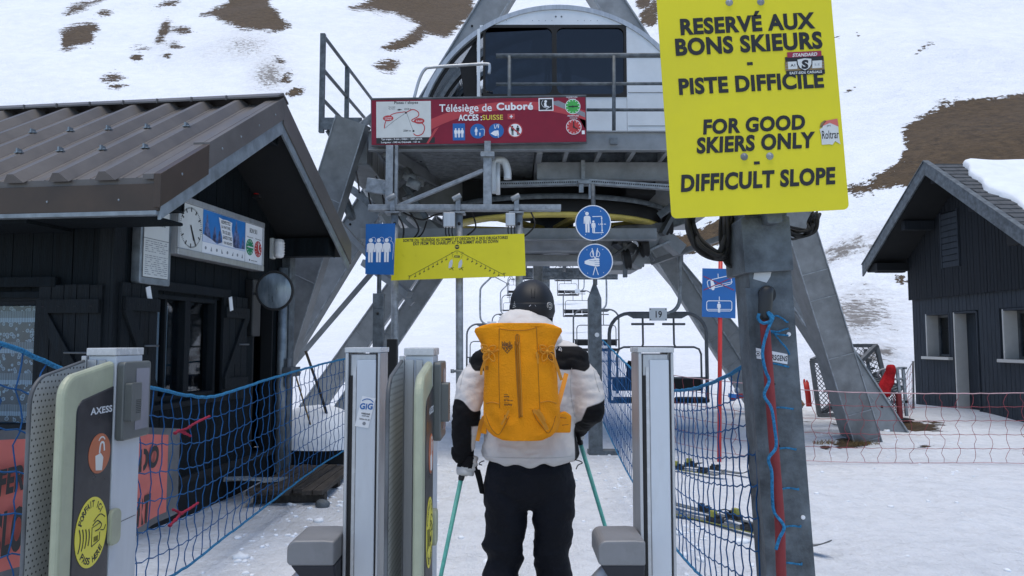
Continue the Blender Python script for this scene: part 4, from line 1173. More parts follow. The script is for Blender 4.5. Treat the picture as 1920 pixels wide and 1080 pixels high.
mb = MB(); mb.lathe([(WR + .13, .04), (WR + .15, .06), (WR + .15, .10), (WR + .13, .12)], WC + Vector((0, 0, .12)), 72, 0); sb('guard_ring', mb, [M['galvdark']])
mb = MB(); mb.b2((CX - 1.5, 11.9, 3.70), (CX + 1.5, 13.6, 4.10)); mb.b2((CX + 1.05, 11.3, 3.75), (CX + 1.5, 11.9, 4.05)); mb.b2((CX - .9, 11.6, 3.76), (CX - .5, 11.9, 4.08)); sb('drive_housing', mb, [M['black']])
# lower cross girder and brake drum
mb = MB(); mb.b2((-2.35, 11.50, 3.085), (2.25, 11.62, 3.255)); mb.b2((-2.35, 11.44, 3.07), (2.25, 11.66, 3.085)); mb.b2((-2.35, 14.3, 3.0), (3.3, 14.5, 3.3)); sb('lower_girder', mb, [M['steelpaint']], bevel=.006)
mb = MB(); DC = Vector((CX + .03, 12.6, 3.06)); mb.lathe([(.001, .14), (.98, .14), (1.02, .10), (1.02, .03), (.86, -.12), (.40, -.12), (.40, -.08), (.001, -.08)], DC, 56, 0); dr = sb('gear_cover', mb, [M['steelpaint']])
mb = MB(); mb.lathe([(.001, .0), (.36, .0), (.37, .01), (.37, .03)], DC + Vector((0, 0, -.13)), 40, 0); mb.box(DC + Vector((-.08, -.02, -.135)), (.05, .03, .012), 1); mb.box(DC + Vector((.02, .0, -.135)), (.1, .05, .012), 1); mb.box(DC + Vector((.11, -.02, -.135)), (.04, .03, .012), 1); mb.build('cover_plate', [M['alu'], M['black']], dr, world=True)
mb = MB(); mb.b2((CX - 1.15, 12.3, 2.82), (CX + 1.2, 13.1, 2.94)); mb.b2((CX - 1.3, 13.1, 2.75), (CX - .75, 13.8, 3.05)); mb.b2((CX + .7, 13.0, 2.74), (CX + 1.5, 13.8, 2.98)); mb.b2((CX - .3, 14.0, .0), (CX - .12, 14.2, 3.0), 1); sb('rear_frame', mb, [M['steelpaint'], M['galv']], bevel=.01)
# right hand machinery between girder and rear leg: rope guide sheaves, brackets, box sections
rr = random.Random(11)
mach = []
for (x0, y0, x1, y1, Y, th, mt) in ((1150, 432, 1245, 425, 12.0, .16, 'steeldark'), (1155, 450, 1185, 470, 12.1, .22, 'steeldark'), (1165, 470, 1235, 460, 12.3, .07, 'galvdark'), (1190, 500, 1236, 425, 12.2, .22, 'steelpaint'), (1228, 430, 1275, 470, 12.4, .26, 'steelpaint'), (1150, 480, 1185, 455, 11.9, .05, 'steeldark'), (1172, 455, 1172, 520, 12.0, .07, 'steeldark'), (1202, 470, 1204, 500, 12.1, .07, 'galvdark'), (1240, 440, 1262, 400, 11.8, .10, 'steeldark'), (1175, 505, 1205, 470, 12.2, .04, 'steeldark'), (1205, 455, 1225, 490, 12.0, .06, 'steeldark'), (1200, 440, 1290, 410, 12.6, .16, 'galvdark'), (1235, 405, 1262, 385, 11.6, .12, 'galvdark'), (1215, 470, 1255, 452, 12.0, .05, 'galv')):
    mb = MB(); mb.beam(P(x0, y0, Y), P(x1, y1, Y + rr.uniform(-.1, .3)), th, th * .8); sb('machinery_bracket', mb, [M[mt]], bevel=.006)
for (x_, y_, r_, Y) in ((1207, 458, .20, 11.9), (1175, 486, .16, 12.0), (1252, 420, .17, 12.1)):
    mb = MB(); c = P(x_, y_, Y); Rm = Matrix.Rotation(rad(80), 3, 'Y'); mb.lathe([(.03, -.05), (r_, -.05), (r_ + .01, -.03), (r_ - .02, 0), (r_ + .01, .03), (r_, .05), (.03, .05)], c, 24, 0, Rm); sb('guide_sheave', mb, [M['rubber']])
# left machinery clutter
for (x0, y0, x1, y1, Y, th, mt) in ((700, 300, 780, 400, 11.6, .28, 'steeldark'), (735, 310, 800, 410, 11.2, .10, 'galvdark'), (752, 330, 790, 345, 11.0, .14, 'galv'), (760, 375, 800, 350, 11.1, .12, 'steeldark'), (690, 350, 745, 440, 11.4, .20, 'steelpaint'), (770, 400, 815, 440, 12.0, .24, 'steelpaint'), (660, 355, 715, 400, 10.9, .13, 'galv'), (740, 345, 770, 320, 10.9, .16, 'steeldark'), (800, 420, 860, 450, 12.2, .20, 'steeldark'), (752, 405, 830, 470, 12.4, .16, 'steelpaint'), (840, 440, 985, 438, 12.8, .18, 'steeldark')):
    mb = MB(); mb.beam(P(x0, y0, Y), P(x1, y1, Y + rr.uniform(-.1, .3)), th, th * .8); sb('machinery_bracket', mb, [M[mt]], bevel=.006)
mb = MB(); c = P(652, 388, 10.6); mb.lathe([(.03, -.04), (.20, -.04), (.21, 0), (.20, .04), (.03, .04)], c, 24, 0, Matrix.Rotation(rad(70), 3, 'Y')); sb('guide_sheave', mb, [M['galvdark']])
for x_, y_, Y in ((765, 340, 10.7), (758, 328, 10.8)):
    mb = MB(); mb.tube([P(x_, y_, Y), P(x_ + 22, y_ + 10, Y)], .07, 14); sb('hydraulic_cylinder', mb, [M['galv']])
# left walkway with stair rail
mb = MB(); mb.b2((-2.82, 11.0, 4.74), (-2.25, 14.0, 4.80))
for k in range(22): mb.b2((-2.82 + k * .026, 10.98, 4.801), (-2.81 + k * .026, 14.0, 4.84))
mb.b2((-2.84, 10.96, 4.66), (-2.25, 11.0, 4.84)); mb.beam((-2.78, 11.02, 4.66), (-2.4, 11.4, 4.0), .04, .04); sb('walkway', mb, [M['galvdark']])
mb = MB(); q0 = P(606, 66, 11.0); q1 = P(700, 190, 14.2)
for z_ in (0, -.52, -.98): mb.beam(q0 + Vector((0, 0, z_)), q1 + Vector((0, 0, z_)), .04, .045)
mb.beam(q0 + Vector((0, 0, .02)), Vector((q0.x, q0.y, 4.62)), .075, .075)
c = q0 + (q1 - q0) * .42; mb.beam(c + Vector((0, 0, 0)), Vector((c.x, c.y, 4.7)), .07, .07)
sb('walkway_railing', mb, [M['galvdark']], bevel=.005)
# front deck railing
mb = MB()
for y_, x0 in ((105, 930), (158, 930), (206, 1100)):
    a = P(x0, y_, 10.15); b = P(1430, y_ - (2 if y_ < 200 else 0), 10.15); mb.tube([a, b], .033 if y_ == 105 else .022, 10)
for x_, yb in ((955, 262), (1151, 268), (1330, 268)):
    mb.tube([P(x_, 105, 10.13), P(x_, yb, 10.13)], .026, 10)
px_box(mb, 1144, 258, 1158, 270, 9.92, .03); sb('deck_railing', mb, [M['galvdark']])
mb = MB(); mb.tube(smoothpath([P(776, 186, 10.6), P(786, 150, 10.6), P(797, 130, 10.6), P(812, 126, 10.6), P(870, 122, 10.6), P(912, 120, 10.6), P(918, 124, 10.6), P(917, 138, 10.6)], 6), .022, 10); sb('hand_rail', mb, [M['alu']])

# control cab: barrel vault along y
KY0, KY1, KR, KZ = 11.2, 13.9, 2.20, 4.46
KC = CX + .02
def vault(mb, a0, a1, r, y0, y1, th, n, m):
    po = arc(KC, KZ, r, a0, a1, n) + list(reversed(arc(KC, KZ, r - th, a0, a1, n)))
    mb.prism(po, y0, y1, m)
cab_e = MB(); vault(cab_e, -6, 100, KR, KY0 + .02, KY1, .05, 30, 0)
cab = sb('control_cab', cab_e, [M['cabwhite']])
cab['label'] = 'white domed cab with dark front windows'
mb = MB(); vault(mb, 100.2, 186, KR - .01, KY0 + .05, KY1, .012, 30, 0); mb.build('acrylic_dome', [M['acrylic']], cab, world=True)
for yy in (KY0 + .02, KY0 + .9, KY0 + 1.75, KY0 + 2.6):
    mb = MB(); vault(mb, 95, 186, KR + .012, yy, yy + .07, .07, 30, 0); vault(mb, 95, 186, KR - .06, yy + .005, yy + .06, .04, 30, 1); mb.build('dome_rib', [M['galv'], M['rubber']], cab, world=True)
mb = MB(); vault(mb, 20, 186, KR + .022, KY0 - .02, KY0 + .019, .07, 50, 0); mb.build('arch_trim', [M['alu']], cab, world=True)
# front wall with two window openings
wx0, wx1, wz0, wz1 = P(906, 0, KY0).x, P(1173, 0, KY0).x, P(0, 182, KY0).z, P(0, 47, KY0).z
wm = P(1039, 0, KY0).x
def vz(x): return KZ + math.sqrt(max(0, (KR - .03) ** 2 - (x - KC) ** 2))
mb = MB()
xs = [wx0 - .05 + (wx1 + .0 - wx0 + .05) * i / 24 for i in range(25)]
mb.prism([(x_, vz(x_)) for x_ in xs] + [(wx1, wz1), (wx0 - .05, wz1)], KY0, KY0 + .05, 0)
xs = [wx1 + .006 + (KC + KR - .04 - wx1) * i / 24 for i in range(25)]
mb.prism([(x_, vz(x_)) for x_ in xs] + [(KC + KR - .04, 4.32), (wx1 + .006, 4.32)], KY0 + .001, KY0 + .05, 0)
mb.prism([(wx0 - .05, 4.32), (wx1, 4.32), (wx1, wz0), (wx0 - .05, wz0)], KY0 + .001, KY0 + .05, 0)
for z_ in (4.78, 5.3, 5.85): mb.b2((wx1 + .02, KY0 - .006, z_), (KC + math.sqrt(max(.1, (KR - .06) ** 2 - (z_ - KZ) ** 2)), KY0 + .0, z_ + .006), 1)
for x_ in (-.02, .02): mb.disc(KC + x_ * 2.2, 6.5, .014, KY0 - .004, KY0 + .002, 1)
for k in range(22): mb.disc(wx0 + .06 + k * (wx1 - wx0 - .1) / 21, wz1 + .07, .006, KY0 - .003, KY0, 1, None, 6) if k % 7 < 4 else None
mb.build('front_wall', [M['cabwhite'], M['steeldark']], cab, world=True)
for a, b in ((wx0, wm - .0005), (wm + .0005, wx1)):
    mb = MB(); o_ = rrect(a, wz0, b, wz1, .004); i_ = rrect(a + .035, wz0 + .045, b - .035, wz1 - .045, .10)
    # ring frame
    n = len(o_); vs = [(x_, KY0 - .012, z_) for x_, z_ in o_] + [(x_, KY0 - .012, z_) for x_, z_ in i_] + [(x_, KY0 + .04, z_) for x_, z_ in i_] + [(x_, KY0 + .04, z_) for x_, z_ in o_]
    fs = []
    for i in range(n):
        j = (i + 1) % n; fs += [(i, j, n + j, n + i), (n + i, n + j, 2 * n + j, 2 * n + i), (3 * n + i, 3 * n + j, j, i)]
    mb.add(vs, fs); # corner filler
    mb.prism([(a - .002, wz0), (b + .002, wz0), (b + .002, wz1), (a - .002, wz1)], KY0 + .030, KY0 + .032, 1) if False else None
    fo = mb.build('window', [M['rubber']], cab, world=True)
    mb = MB(); mb.prism(rrect(a + .03, wz0 + .04, b - .03, wz1 - .04, .09), KY0 + .02, KY0 + .026); mb.build('pane', [M['cabglass']], fo, world=True)
mb = MB(); mb.b2((wx0 - .09, KY0 - .03, 4.30), (wx0 - .045, KY0 + .05, vz(wx0) + .0)); mb.build('door_post', [M['cabwhite']], cab, world=True)
mb = MB(); mb.add([(wx0 - .10, KY0 + .06, vz(wx0 - .1) - .03), (wx0 - .10, KY0 + .06, 4.3), (wx0 - .16, KY0 + .06, 4.3), (wx0 - .36, KY0 + .06, 5.75)], [(0, 1, 2, 3)]); mb.build('pillar_panel', [M['black']], cab, world=True); mb = MB(); mb.b2((wx0 - .2, KY0 + 1.3, 4.3), (wx0 - .1, KY1, 5.9)); mb.b2((wx0 - .1, KY1 - .2, 4.3), (KC + 2.0, KY1 - .15, 5.6)); mb.b2((KC - 2.05, KY0 + .1, 4.28), (KC + 2.1, KY1, 4.33)); mb.build('interior_panel', [M['steeldark']], cab, world=True)
mb = MB(); mb.tube([(KC - .0 + .14 * math.cos(a), KY0 + .25, 5.65 + .42 * math.sin(a)) for a in [k * 2 * math.pi / 24 for k in range(24)]], .02, 8, 0, True); mb.tube([(KC + .0 + .19 * math.cos(a), KY0 + .28, 5.62 + .45 * math.sin(a)) for a in [k * 2 * math.pi / 24 for k in range(24)]], .02, 8, 0, True); mb.b2((KC + .06, KY0 + .2, 5.45), (KC + .2, KY0 + .22, 5.68), 1); mb.build('cable_loop', [M['greyplastic'], M['offwhite']], cab, world=True)

# ------------------------------------------------------------------ red station banner
bn = thing('station_sign', P(900, 272, 9.85), 'long red chairlift name board with white piste map and two clocks', 'sign')
BM = planeM(P(697, 272, 9.85), (1, 0), rad(.9))
kx = 9.85 / F   # metres per pixel at this depth (near the axis)
def bx(px): return (px - 697) * kx * 1.012
def bz(py): return (272 - py) * kx * 1.02
W_ = bx(1101); H_ = bz(187)
mb = MB(); mb.prism(rrect(-.012, -.012, W_ + .012, H_ + .012, .004), .002, .05, 0, BM); mb.prism([(-.015, H_ + .012), (W_ + .015, H_ + .012), (W_ + .015, H_ + .03), (-.015, H_ + .03)], -.012, .05, 0, BM); mb.build('frame', [M['steeldark']], bn, world=True)
mb = MB(); mb.prism(rrect(0, 0, W_, H_, .003), -.008, .001, 0, BM)
# swoosh bands cut from an annulus
y_ = -.0085
def band(c, r0, r1, a0, a1, m, yy, sx=1.0):
    n = 30; po = []
    for i in range(n + 1):
        a = rad(a0 + (a1 - a0) * i / n); po.append((c[0] + r1 * sx * math.cos(a), c[1] + r1 * math.sin(a)))
    for i in range(n, -1, -1):
        a = rad(a0 + (a1 - a0) * i / n); po.append((c[0] + r0 * sx * math.cos(a), c[1] + r0 * math.sin(a)))
    po = [(min(W_ - .003, max(.01, a)), min(H_ - .003, max(.004, b))) for a, b in po]
    mb.prism(po, yy - .0005, yy, m, BM)
band((bx(970), bz(345)), bz(345) * -1 + H_ - .10 - bz(272) * 0 if False else .98, 1.09, 35, 142, 1, y_, 1.72)
mb.prism([(bx(1030), bz(196)), (bx(1050), bz(193)), (bx(1100), bz(217)), (bx(1100), bz(226))], y_ - .0012, y_ - .0007, 8, BM)
mb.prism([(bx(706), bz(259)), (bx(809), bz(259)), (bx(809), bz(190)), (bx(706), bz(190))], y_ - .0022, y_ - .0017, 2, BM)
mb.prism([(bx(706), bz(270)), (bx(816), bz(270)), (bx(816), bz(259.3)), (bx(706), bz(259.3))], y_ - .0022, y_ - .0017, 3, BM)
mb.prism([(bx(800), bz(271)), (bx(804), bz(271)), (bx(824), bz(240)), (bx(816), bz(244))], y_ - .003, y_ - .0023, 1, BM)
yt = y_ - .0035
def tx(s, x0, y0, x1, y1, m, bold=.02, shear=0):
    mb.text(s, bx((x0 + x1) / 2), bz((y0 + y1) / 2), bx(x1) - bx(x0), bz(y0) - bz(y1), yt, m, BM, bold, shear)
tx('Pistes / slopes', 740, 190, 785, 196.5, 9, .02)
tx('Tps trajet : 3 min ; Débit : 1200 pers/h', 715, 260, 792, 264.5, 4, .02); tx('Longueur : 540 m; Dénivelé : 161 m', 715, 266, 788, 270.3, 4, .02)
tx('Tps trajet', 729, 199.5, 742, 202, 9, .02); tx('Tps retour', 729, 203, 741, 205.5, 9, .02); tx('2218 m', 759, 203, 772, 206.5, 9, .01); tx('2064 m', 757, 244, 771, 248, 9, .01)
tx('Télésiège de', 825, 197, 924, 216, 4, .012); tx('Cuboré', 933, 195.5, 1002, 210, 4, .035)
tx('ACCES :', 861, 217, 905, 229, 4, .035); tx('SUISSE', 906, 218.5, 945, 228, 5, .005)
# piste map
def strip(pts, wpx, m, yy=yt):
    P2 = smoothpath([(bx(a), 0, bz(b)) for a, b in pts], 6); w2 = wpx * kx / 2; L_ = []; R_ = []
    for i, p in enumerate(P2):
        t_ = (P2[min(i + 1, len(P2) - 1)] - P2[max(i - 1, 0)]).normalized(); n_ = Vector((-t_.z, 0, t_.x))
        L_.append((p.x + n_.x * w2, p.z + n_.z * w2)); R_.append((p.x - n_.x * w2, p.z - n_.z * w2))
    for i in range(len(P2) - 1): mb.prism([L_[i], L_[i + 1], R_[i + 1], R_[i]], yy - .0004, yy, m, BM)
strip([(721, 241), (723, 230), (729, 220), (740, 213), (761, 210)], 1.6, 6); strip([(763, 211), (775, 206), (785, 211), (785, 219), (773, 226), (778, 230), (790, 231), (797, 240), (793, 252), (783, 256), (776, 252)], 1.8, 6)
strip([(722, 241), (740, 227), (762, 212)], .5, 9); strip([(764, 214), (770, 232), (776, 248)], .5, 9)
for cx_, cy_ in ((728.5, 222), (787, 228)): mb.disc(bx(cx_), bz(cy_), 10 * kx, yt - .0012, yt - .0006, 6, BM, 24, 5.6 * kx)
for cx_, cy_ in ((762, 212), (776, 247)): mb.disc(bx(cx_), bz(cy_), 2 * kx, yt - .0008, yt - .0002, 3, BM, 10)
mb.prism([(bx(745), bz(206)), (bx(749), bz(204.5)), (bx(755), bz(205.5)), (bx(749), bz(207.5))], yt - .0008, yt - .0002, 9, BM)
yt2 = yt; yt = yt - .0016
tx('Combe', 722, 219.5, 735, 222, 4, .01); tx('Chaux', 722, 222.5, 735, 225, 4, .01); tx('Cuboré', 781, 226, 793, 230, 4, .01); yt = yt2
# pictograms
mb.prism(rrect(bx(850), bz(266), bx(873), bz(234), .004), yt - .0006, yt, 7, BM)
for k in range(3): icon_person(mb, bx(855.5 + 6.2 * k), bz(260.5), 18 * kx, yt - .0012, yt - .0008, 4, BM)
for cx_ in (897, 932): mb.disc(bx(cx_), bz(249), 14.3 * kx, yt - .0006, yt, 7, BM)
icon_person(mb, bx(894), bz(257), 15.5 * kx, yt - .0012, yt - .0008, 4, BM); icon_person(mb, bx(901), bz(258.5), 7.5 * kx, yt - .0012, yt - .0008, 4, BM)
for a in ([(901, 246), (909, 246), (909, 258)],): strip(a, .8, 4, yt - .0008)
mb.prism([(bx(921), bz(254)), (bx(928), bz(249)), (bx(936), bz(248)), (bx(937), bz(258)), (bx(930), bz(259))], yt - .0012, yt - .0008, 4, BM)
strip([(928, 237), (930, 245), (934, 237), (936, 244), (937, 236)], 1, 4, yt - .0008); strip([(934, 256), (936, 262)], 1, 4, yt - .0008)
mb.disc(bx(967.5), bz(248.5), 14.5 * kx, yt - .0006, yt, 1, BM); mb.disc(bx(967.5), bz(248.5), 12.3 * kx, yt - .0012, yt - .0008, 4, BM)
for k in (-1, 1): icon_person(mb, bx(967.5 + 5 * k), bz(258), 19 * kx, yt - .0018, yt - .0014, 3, BM)
strip([(958, 240), (977, 257)], 2.6, 1, yt - .0022)
mb.prism(rrect(bx(1012.5), bz(212.5), bx(1040.5), bz(188), .001), yt - .0006, yt, 4, BM); mb.prism(rrect(bx(1014.5), bz(210.5), bx(1038.5), bz(190), .001), yt - .0012, yt - .0008, 3, BM)
mb.disc(bx(1026), bz(194.5), 2.6 * kx, yt - .0018, yt - .0014, 4, BM, 12); mb.prism([(bx(1023), bz(197)), (bx(1027), bz(197)), (bx(1028), bz(203)), (bx(1032), bz(204)), (bx(1031), bz(208)), (bx(1029), bz(205.5)), (bx(1023), bz(204.5))], yt - .0018, yt - .0014, 4, BM)
strip([(1021, 192), (1018, 198), (1022, 205), (1030, 208)], .7, 4, yt - .0014); strip([(1026, 210), (1036, 204)], 1, 4, yt - .0014)
mb.prism(rrect(bx(953.5), bz(227.5), bx(967.5), bz(217), .001), yt - .0006, yt, 1, BM); mb.prism([(bx(957.5), bz(221.4)), (bx(963.5), bz(221.4)), (bx(963.5), bz(223.2)), (bx(957.5), bz(223.2))], yt - .0012, yt - .0008, 4, BM); mb.prism([(bx(959.6), bz(219.2)), (bx(961.4), bz(219.2)), (bx(961.4), bz(225.4)), (bx(959.6), bz(225.4))], yt - .0014, yt - .001, 4, BM)
tx('OUVERTURE', 1065, 185.8, 1086, 188.2, 4, .02); tx('Opening', 1069, 189.2, 1083, 192, 4, .01); tx('FERMETURE', 1067, 221.5, 1088, 224, 4, .02); tx('Closing', 1071, 225.5, 1085, 228.5, 4, .01)
for cx_, cy_, m_, hs in ((1077, 205, 10, ((88, 9.5), (270, 8))), (1078, 244, 11, ((0, 11), (122, 8.5)))):
    mb.disc(bx(cx_), bz(cy_), 14.6 * kx, yt - .0006, yt, 4, BM); mb.disc(bx(cx_), bz(cy_), 13.5 * kx, yt - .0012, yt - .0008, m_, BM)
    clock_marks(mb, bx(cx_), bz(cy_), 13 * kx, yt - .0014, 4, BM, 12, .2, .04)
    for a_, l_ in hs: clock_hand(mb, bx(cx_), bz(cy_), a_, l_ * kx, .007, yt - .003, 3, BM)
    mb.disc(bx(cx_), bz(cy_), 2 * kx, yt - .005, yt - .0046, 3, BM, 10)
mb.prism(rrect(bx(1093), bz(258), bx(1098.5), bz(251), .001), yt - .0006, yt, 4, BM)
mb.build('sign_panel', [M['red'], M['red2'], M['offwhite'], M['blacktx'], M['white'], M['stickyellow'], M['clockred'], M['blue'], M['greytx'], M['blacktx'], M['green'], M['clockred']], bn, world=True)
# ------------------------------------------------------------------ signs
def strip2(mb, pts, wd, y, m, Mx, n=4, curve=True):
    """flat stroke along (x,z) points on a sign face"""
    Q = smoothpath([(a, 0, b) for a, b in pts], n) if curve and len(pts) > 2 else [Vector((a, 0, b)) for a, b in pts]
    L_ = []; R_ = []
    for i, p in enumerate(Q):
        t_ = (Q[min(i + 1, len(Q) - 1)] - Q[max(i - 1, 0)]).normalized(); n_ = Vector((-t_.z, 0, t_.x)) * wd / 2
        L_.append((p.x + n_.x, p.z + n_.z)); R_.append((p.x - n_.x, p.z - n_.z))
    for i in range(len(Q) - 1): mb.prism([L_[i], L_[i + 1], R_[i + 1], R_[i]], y - .0006, y, m, Mx)

# --- big yellow board on the leaning galvanised post
YB = 2.92
bs = thing('warning_sign', (1.16, 3.1, 0), 'large yellow difficult slope board on a thick leaning galvanised post', 'sign')
ORI = P(1259, 410, YB); ROLL = rad(3.0)
BMx = planeM(ORI, (1, 0), ROLL)
BI = BMx.inverted()
def yb(px, py):
    p = BI @ P(px, py, YB); return p.x, p.z
W_ = yb(1592, 395)[0]; H_ = yb(1237, -25)[1]
mb = MB(); mb.prism(rrect(0, 0, W_, H_, .022, 6), -.002, .002, 0, BMx); 
panel = mb.build('sign_panel', [M['yellow']], bs, world=True)
mb = MB(); k_ = YB / F
def ytx(s, x0, y0, x1, y1, bold=.034, shear=0.0, m=0, y=-.004, mbx=None, roll=0):
    (mbx or mb).text(s, *yb((x0 + x1) / 2, (y0 + y1) / 2), (x1 - x0) * k_, abs(y1 - y0) * k_, y, m, BMx, bold, shear, roll)
mb = MB(); ytx('RESERVÉ AUX', 1271, 21, 1531, 63 - 1, .043); mb.build('text_line', [M['blacktx']], panel, world=True)
mb = MB(); ytx('BONS SKIEURS', 1262, 65, 1545, 102 - 2, .043); mb.build('text_line', [M['blacktx']], panel, world=True)
mb = MB(); ytx('-', 1400, 117, 1411, 123, .03); mb.build('text_line', [M['blacktx']], panel, world=True)
mb = MB(); ytx('PISTE DIFFICILE', 1269, 140, 1547, 176 - 3, .043); mb.build('text_line', [M['blacktx']], panel, world=True)
mb = MB(); ytx('FOR GOOD', 1315, 219, 1511, 249, .043, .12); mb.build('text_line', [M['blacktx']], panel, world=True)
mb = MB(); ytx('SKIERS ONLY', 1303, 252, 1531, 284, .043, .12); mb.build('text_line', [M['blacktx']], panel, world=True)
mb = MB(); ytx('-', 1413, 303, 1424, 309, .03); mb.build('text_line', [M['blacktx']], panel, world=True)
mb = MB(); ytx('DIFFICULT SLOPE', 1273, 320, 1569, 355 - 1, .043, .12); mb.build('text_line', [M['blacktx']], panel, world=True)
for a, b in ((1367, 5), (1426, 4), (1395, 294), (1443, 293)):
    x_, z_ = yb(a, b); mb = MB(); mb.lathe([(.0001, .012), (.008, .010), (.010, .004), (.013, .003), (.015, 0), (.015, -.004)], BMx @ Vector((x_, -.003, z_)), 18, 0, BMx.to_3x3() @ Matrix.Rotation(rad(90), 3, 'X'))
    mb.build('bolt', [M['galv']], panel, world=True)
# club sticker
mb = MB()
def yq(pts, y, m): mb.prism([yb(a, b) for a, b in pts], y - .0004, y, m, BMx)
yq([(1471, 108), (1543, 105), (1546, 139), (1474, 142)], -.0044, 0); yq([(1475, 99), (1539, 96), (1539.5, 106), (1475.5, 109)], -.0050, 1)
yq([(1471, 117), (1544, 114), (1545, 131), (1472, 134)], -.0050, 2); 
for dy in (119, 124, 129): yq([(1471.5, dy), (1544, dy - 3), (1544, dy - 2), (1471.5, dy + 1)], -.0054, 4)
yq([(1476, 117), (1494, 116), (1494, 130), (1477, 131)], -.0057, 3); yq([(1522, 115), (1540, 114), (1540, 128), (1522, 129)], -.0057, 3)
yq([(1492, 112), (1508, 109), (1522, 110), (1522, 122), (1517, 130), (1508, 135), (1498, 130), (1493, 122)], -.0062, 0); yq([(1494, 113), (1508, 110.5), (1520, 111.5), (1520, 121.5), (1516, 128.5), (1508, 133), (1499, 128.5), (1495, 121.5)], -.0067, 3)
ytx('STANDARD', 1484, 100, 1532, 107, .04, .3, 3, -.0058, mb, rad(0)); ytx('S', 1501, 113, 1515, 131, .06, .1, 0, -.0074, mb); ytx('EAST-SIDE CASUALS', 1479, 134, 1541, 139, .03, 0, 3, -.0052, mb); ytx('A1', 1481, 121, 1490, 126, .03, 0, 0, -.0062, mb); ytx('S.E', 1526, 120, 1536, 124, .01, 0, 4, -.0062, mb)
o = mb.build('sticker', [M['blacktx'], M['redx'], M['woodlight'], M['offwhite'], M['greytx']], panel, world=True); o['label'] = 'black and red club sticker'
mb = MB()
yq([(1536, 243), (1541, 240), (1542, 236), (1547, 235), (1547, 227), (1569, 223), (1573, 262), (1575, 271), (1570, 268), (1565, 265), (1560, 272), (1554, 271), (1540, 272), (1539, 255)], -.0044, 0)
yq([(1547, 227), (1569, 223), (1571.5, 238), (1555, 231), (1537, 239), (1541, 236)], -.0050, 1); yq([(1536, 240), (1538, 232), (1545, 226), (1548, 228), (1543, 234), (1541, 239)], -.005, 2)
ytx('Roltrar', 1540, 245, 1572, 261, .01, 0, 3, -.0052, mb); ytx('JM', 1549, 235, 1556, 239, .0, 0, 3, -.0054, mb)
o = mb.build('sticker', [M['offwhite'], M['pink'], M['woodlight'], M['blacktx']], panel, world=True); o['label'] = 'torn red and white sticker'
# post: box section, leaning like the board
PX = planeM(P(1448, 560, 3.08), (1, 0), ROLL)
mb = MB(); t0 = mb.mark(); w2 = .088
mb.prism([(-w2, -1.75), (w2, -1.75), (w2, .55), (-w2, .55)], 0, .20, 0, PX)
mb.prism([(-w2 - .02, -1.75), (-w2 + .004, -1.75), (-w2 + .004, .05), (-w2 - .02, .05)], -.004, .03, 0, PX)
for zz in (-.42, -.05): mb.disc(.055, zz * 2 - .05, .009, -.006, .0, 1, PX, 10)
for zz in (-.35, -.77, -.60): mb.disc(-.02, zz, .006, -.003, .0, 2, PX, 8)
post = mb.build('post', [M['galvdark'], M['white'], M['black']], bs, world=True, bevel=.006)
mb = MB(); mb.prism(rrect(-.115, .11, .085, .335, .006), -.035, .23, 0, PX); mb.prism(rrect(-.10, .335, .07, .345, .003), -.03, .22, 0, PX)
o = mb.build('junction_cover', [M['galvdark']], bs, world=True, bevel=.008)
mb = MB(); mb.prism(rrect(-.03, .3, .03, 1.2, .01), -.10, .10, 0, PX); mb.build('post_head', [M['galvdark']], bs, world=True)
mb = MB(); PI_ = PX.inverted()
def pp(px, py): q_ = PI_ @ P(px, py, 3.08); return q_.x, q_.z
mb.prism([pp(a, b) for a, b in ((1414, 510), (1446, 510), (1444, 519), (1437, 530), (1412, 523))], -.003, -.0005, 0, PX)
mb.build('sticker', [M['sunwhite']], post, world=True)['label'] = 'torn pale sticker remnant'
mb = MB(); mb.prism([pp(a, b) for a, b in ((1416, 652), (1476, 664), (1476, 683), (1413, 671))], -.003, -.0005, 0, PX)
mb.text('JOCHBERGERSGENS', *pp(1448, 668), 60 * 3.08 / F, .024, -.0036, 1, PX, .02, 0, rad(-9)) if False else mb.text('ERSGENS', *pp(1459, 671), 33 * 3.08 / F, .023, -.0036, 1, PX, .03, 0, rad(-9))
c_ = pp(1420.5, 663); mb.disc(c_[0], c_[1], .0105, -.0036, -.0031, 1, PX, 18); mb.disc(c_[0], c_[1], .0085, -.0042, -.0037, 0, PX, 18); mb.disc(c_[0], c_[1], .004, -.0048, -.0043, 1, PX, 10); c_ = pp(1428, 665); mb.disc(c_[0], c_[1], .002, -.0036, -.0031, 1, PX, 8)
mb.build('sticker', [M['white'], M['blacktx']], post, world=True)['label'] = 'white strip sticker with black letters'
mb = MB(); c_ = pp(1438, 552); mb.disc(c_[0], c_[1], .037, -.003, -.0005, 0, PX, 24)
for k in range(5):
    a = rad(40 + 25 * k); mb.prism([(c_[0] + .010 * math.cos(a - .3), c_[1] - .005 + .012 * math.sin(a - .3)), (c_[0] + .028 * math.cos(a), c_[1] - .005 + .028 * math.sin(a)), (c_[0] + .010 * math.cos(a + .3), c_[1] - .005 + .012 * math.sin(a + .3))], -.0036, -.0031, 1, PX)
mb.build('sticker', [M['blacktx'], M['offwhite']], post, world=True)['label'] = 'round black sticker with a pale crown mark'

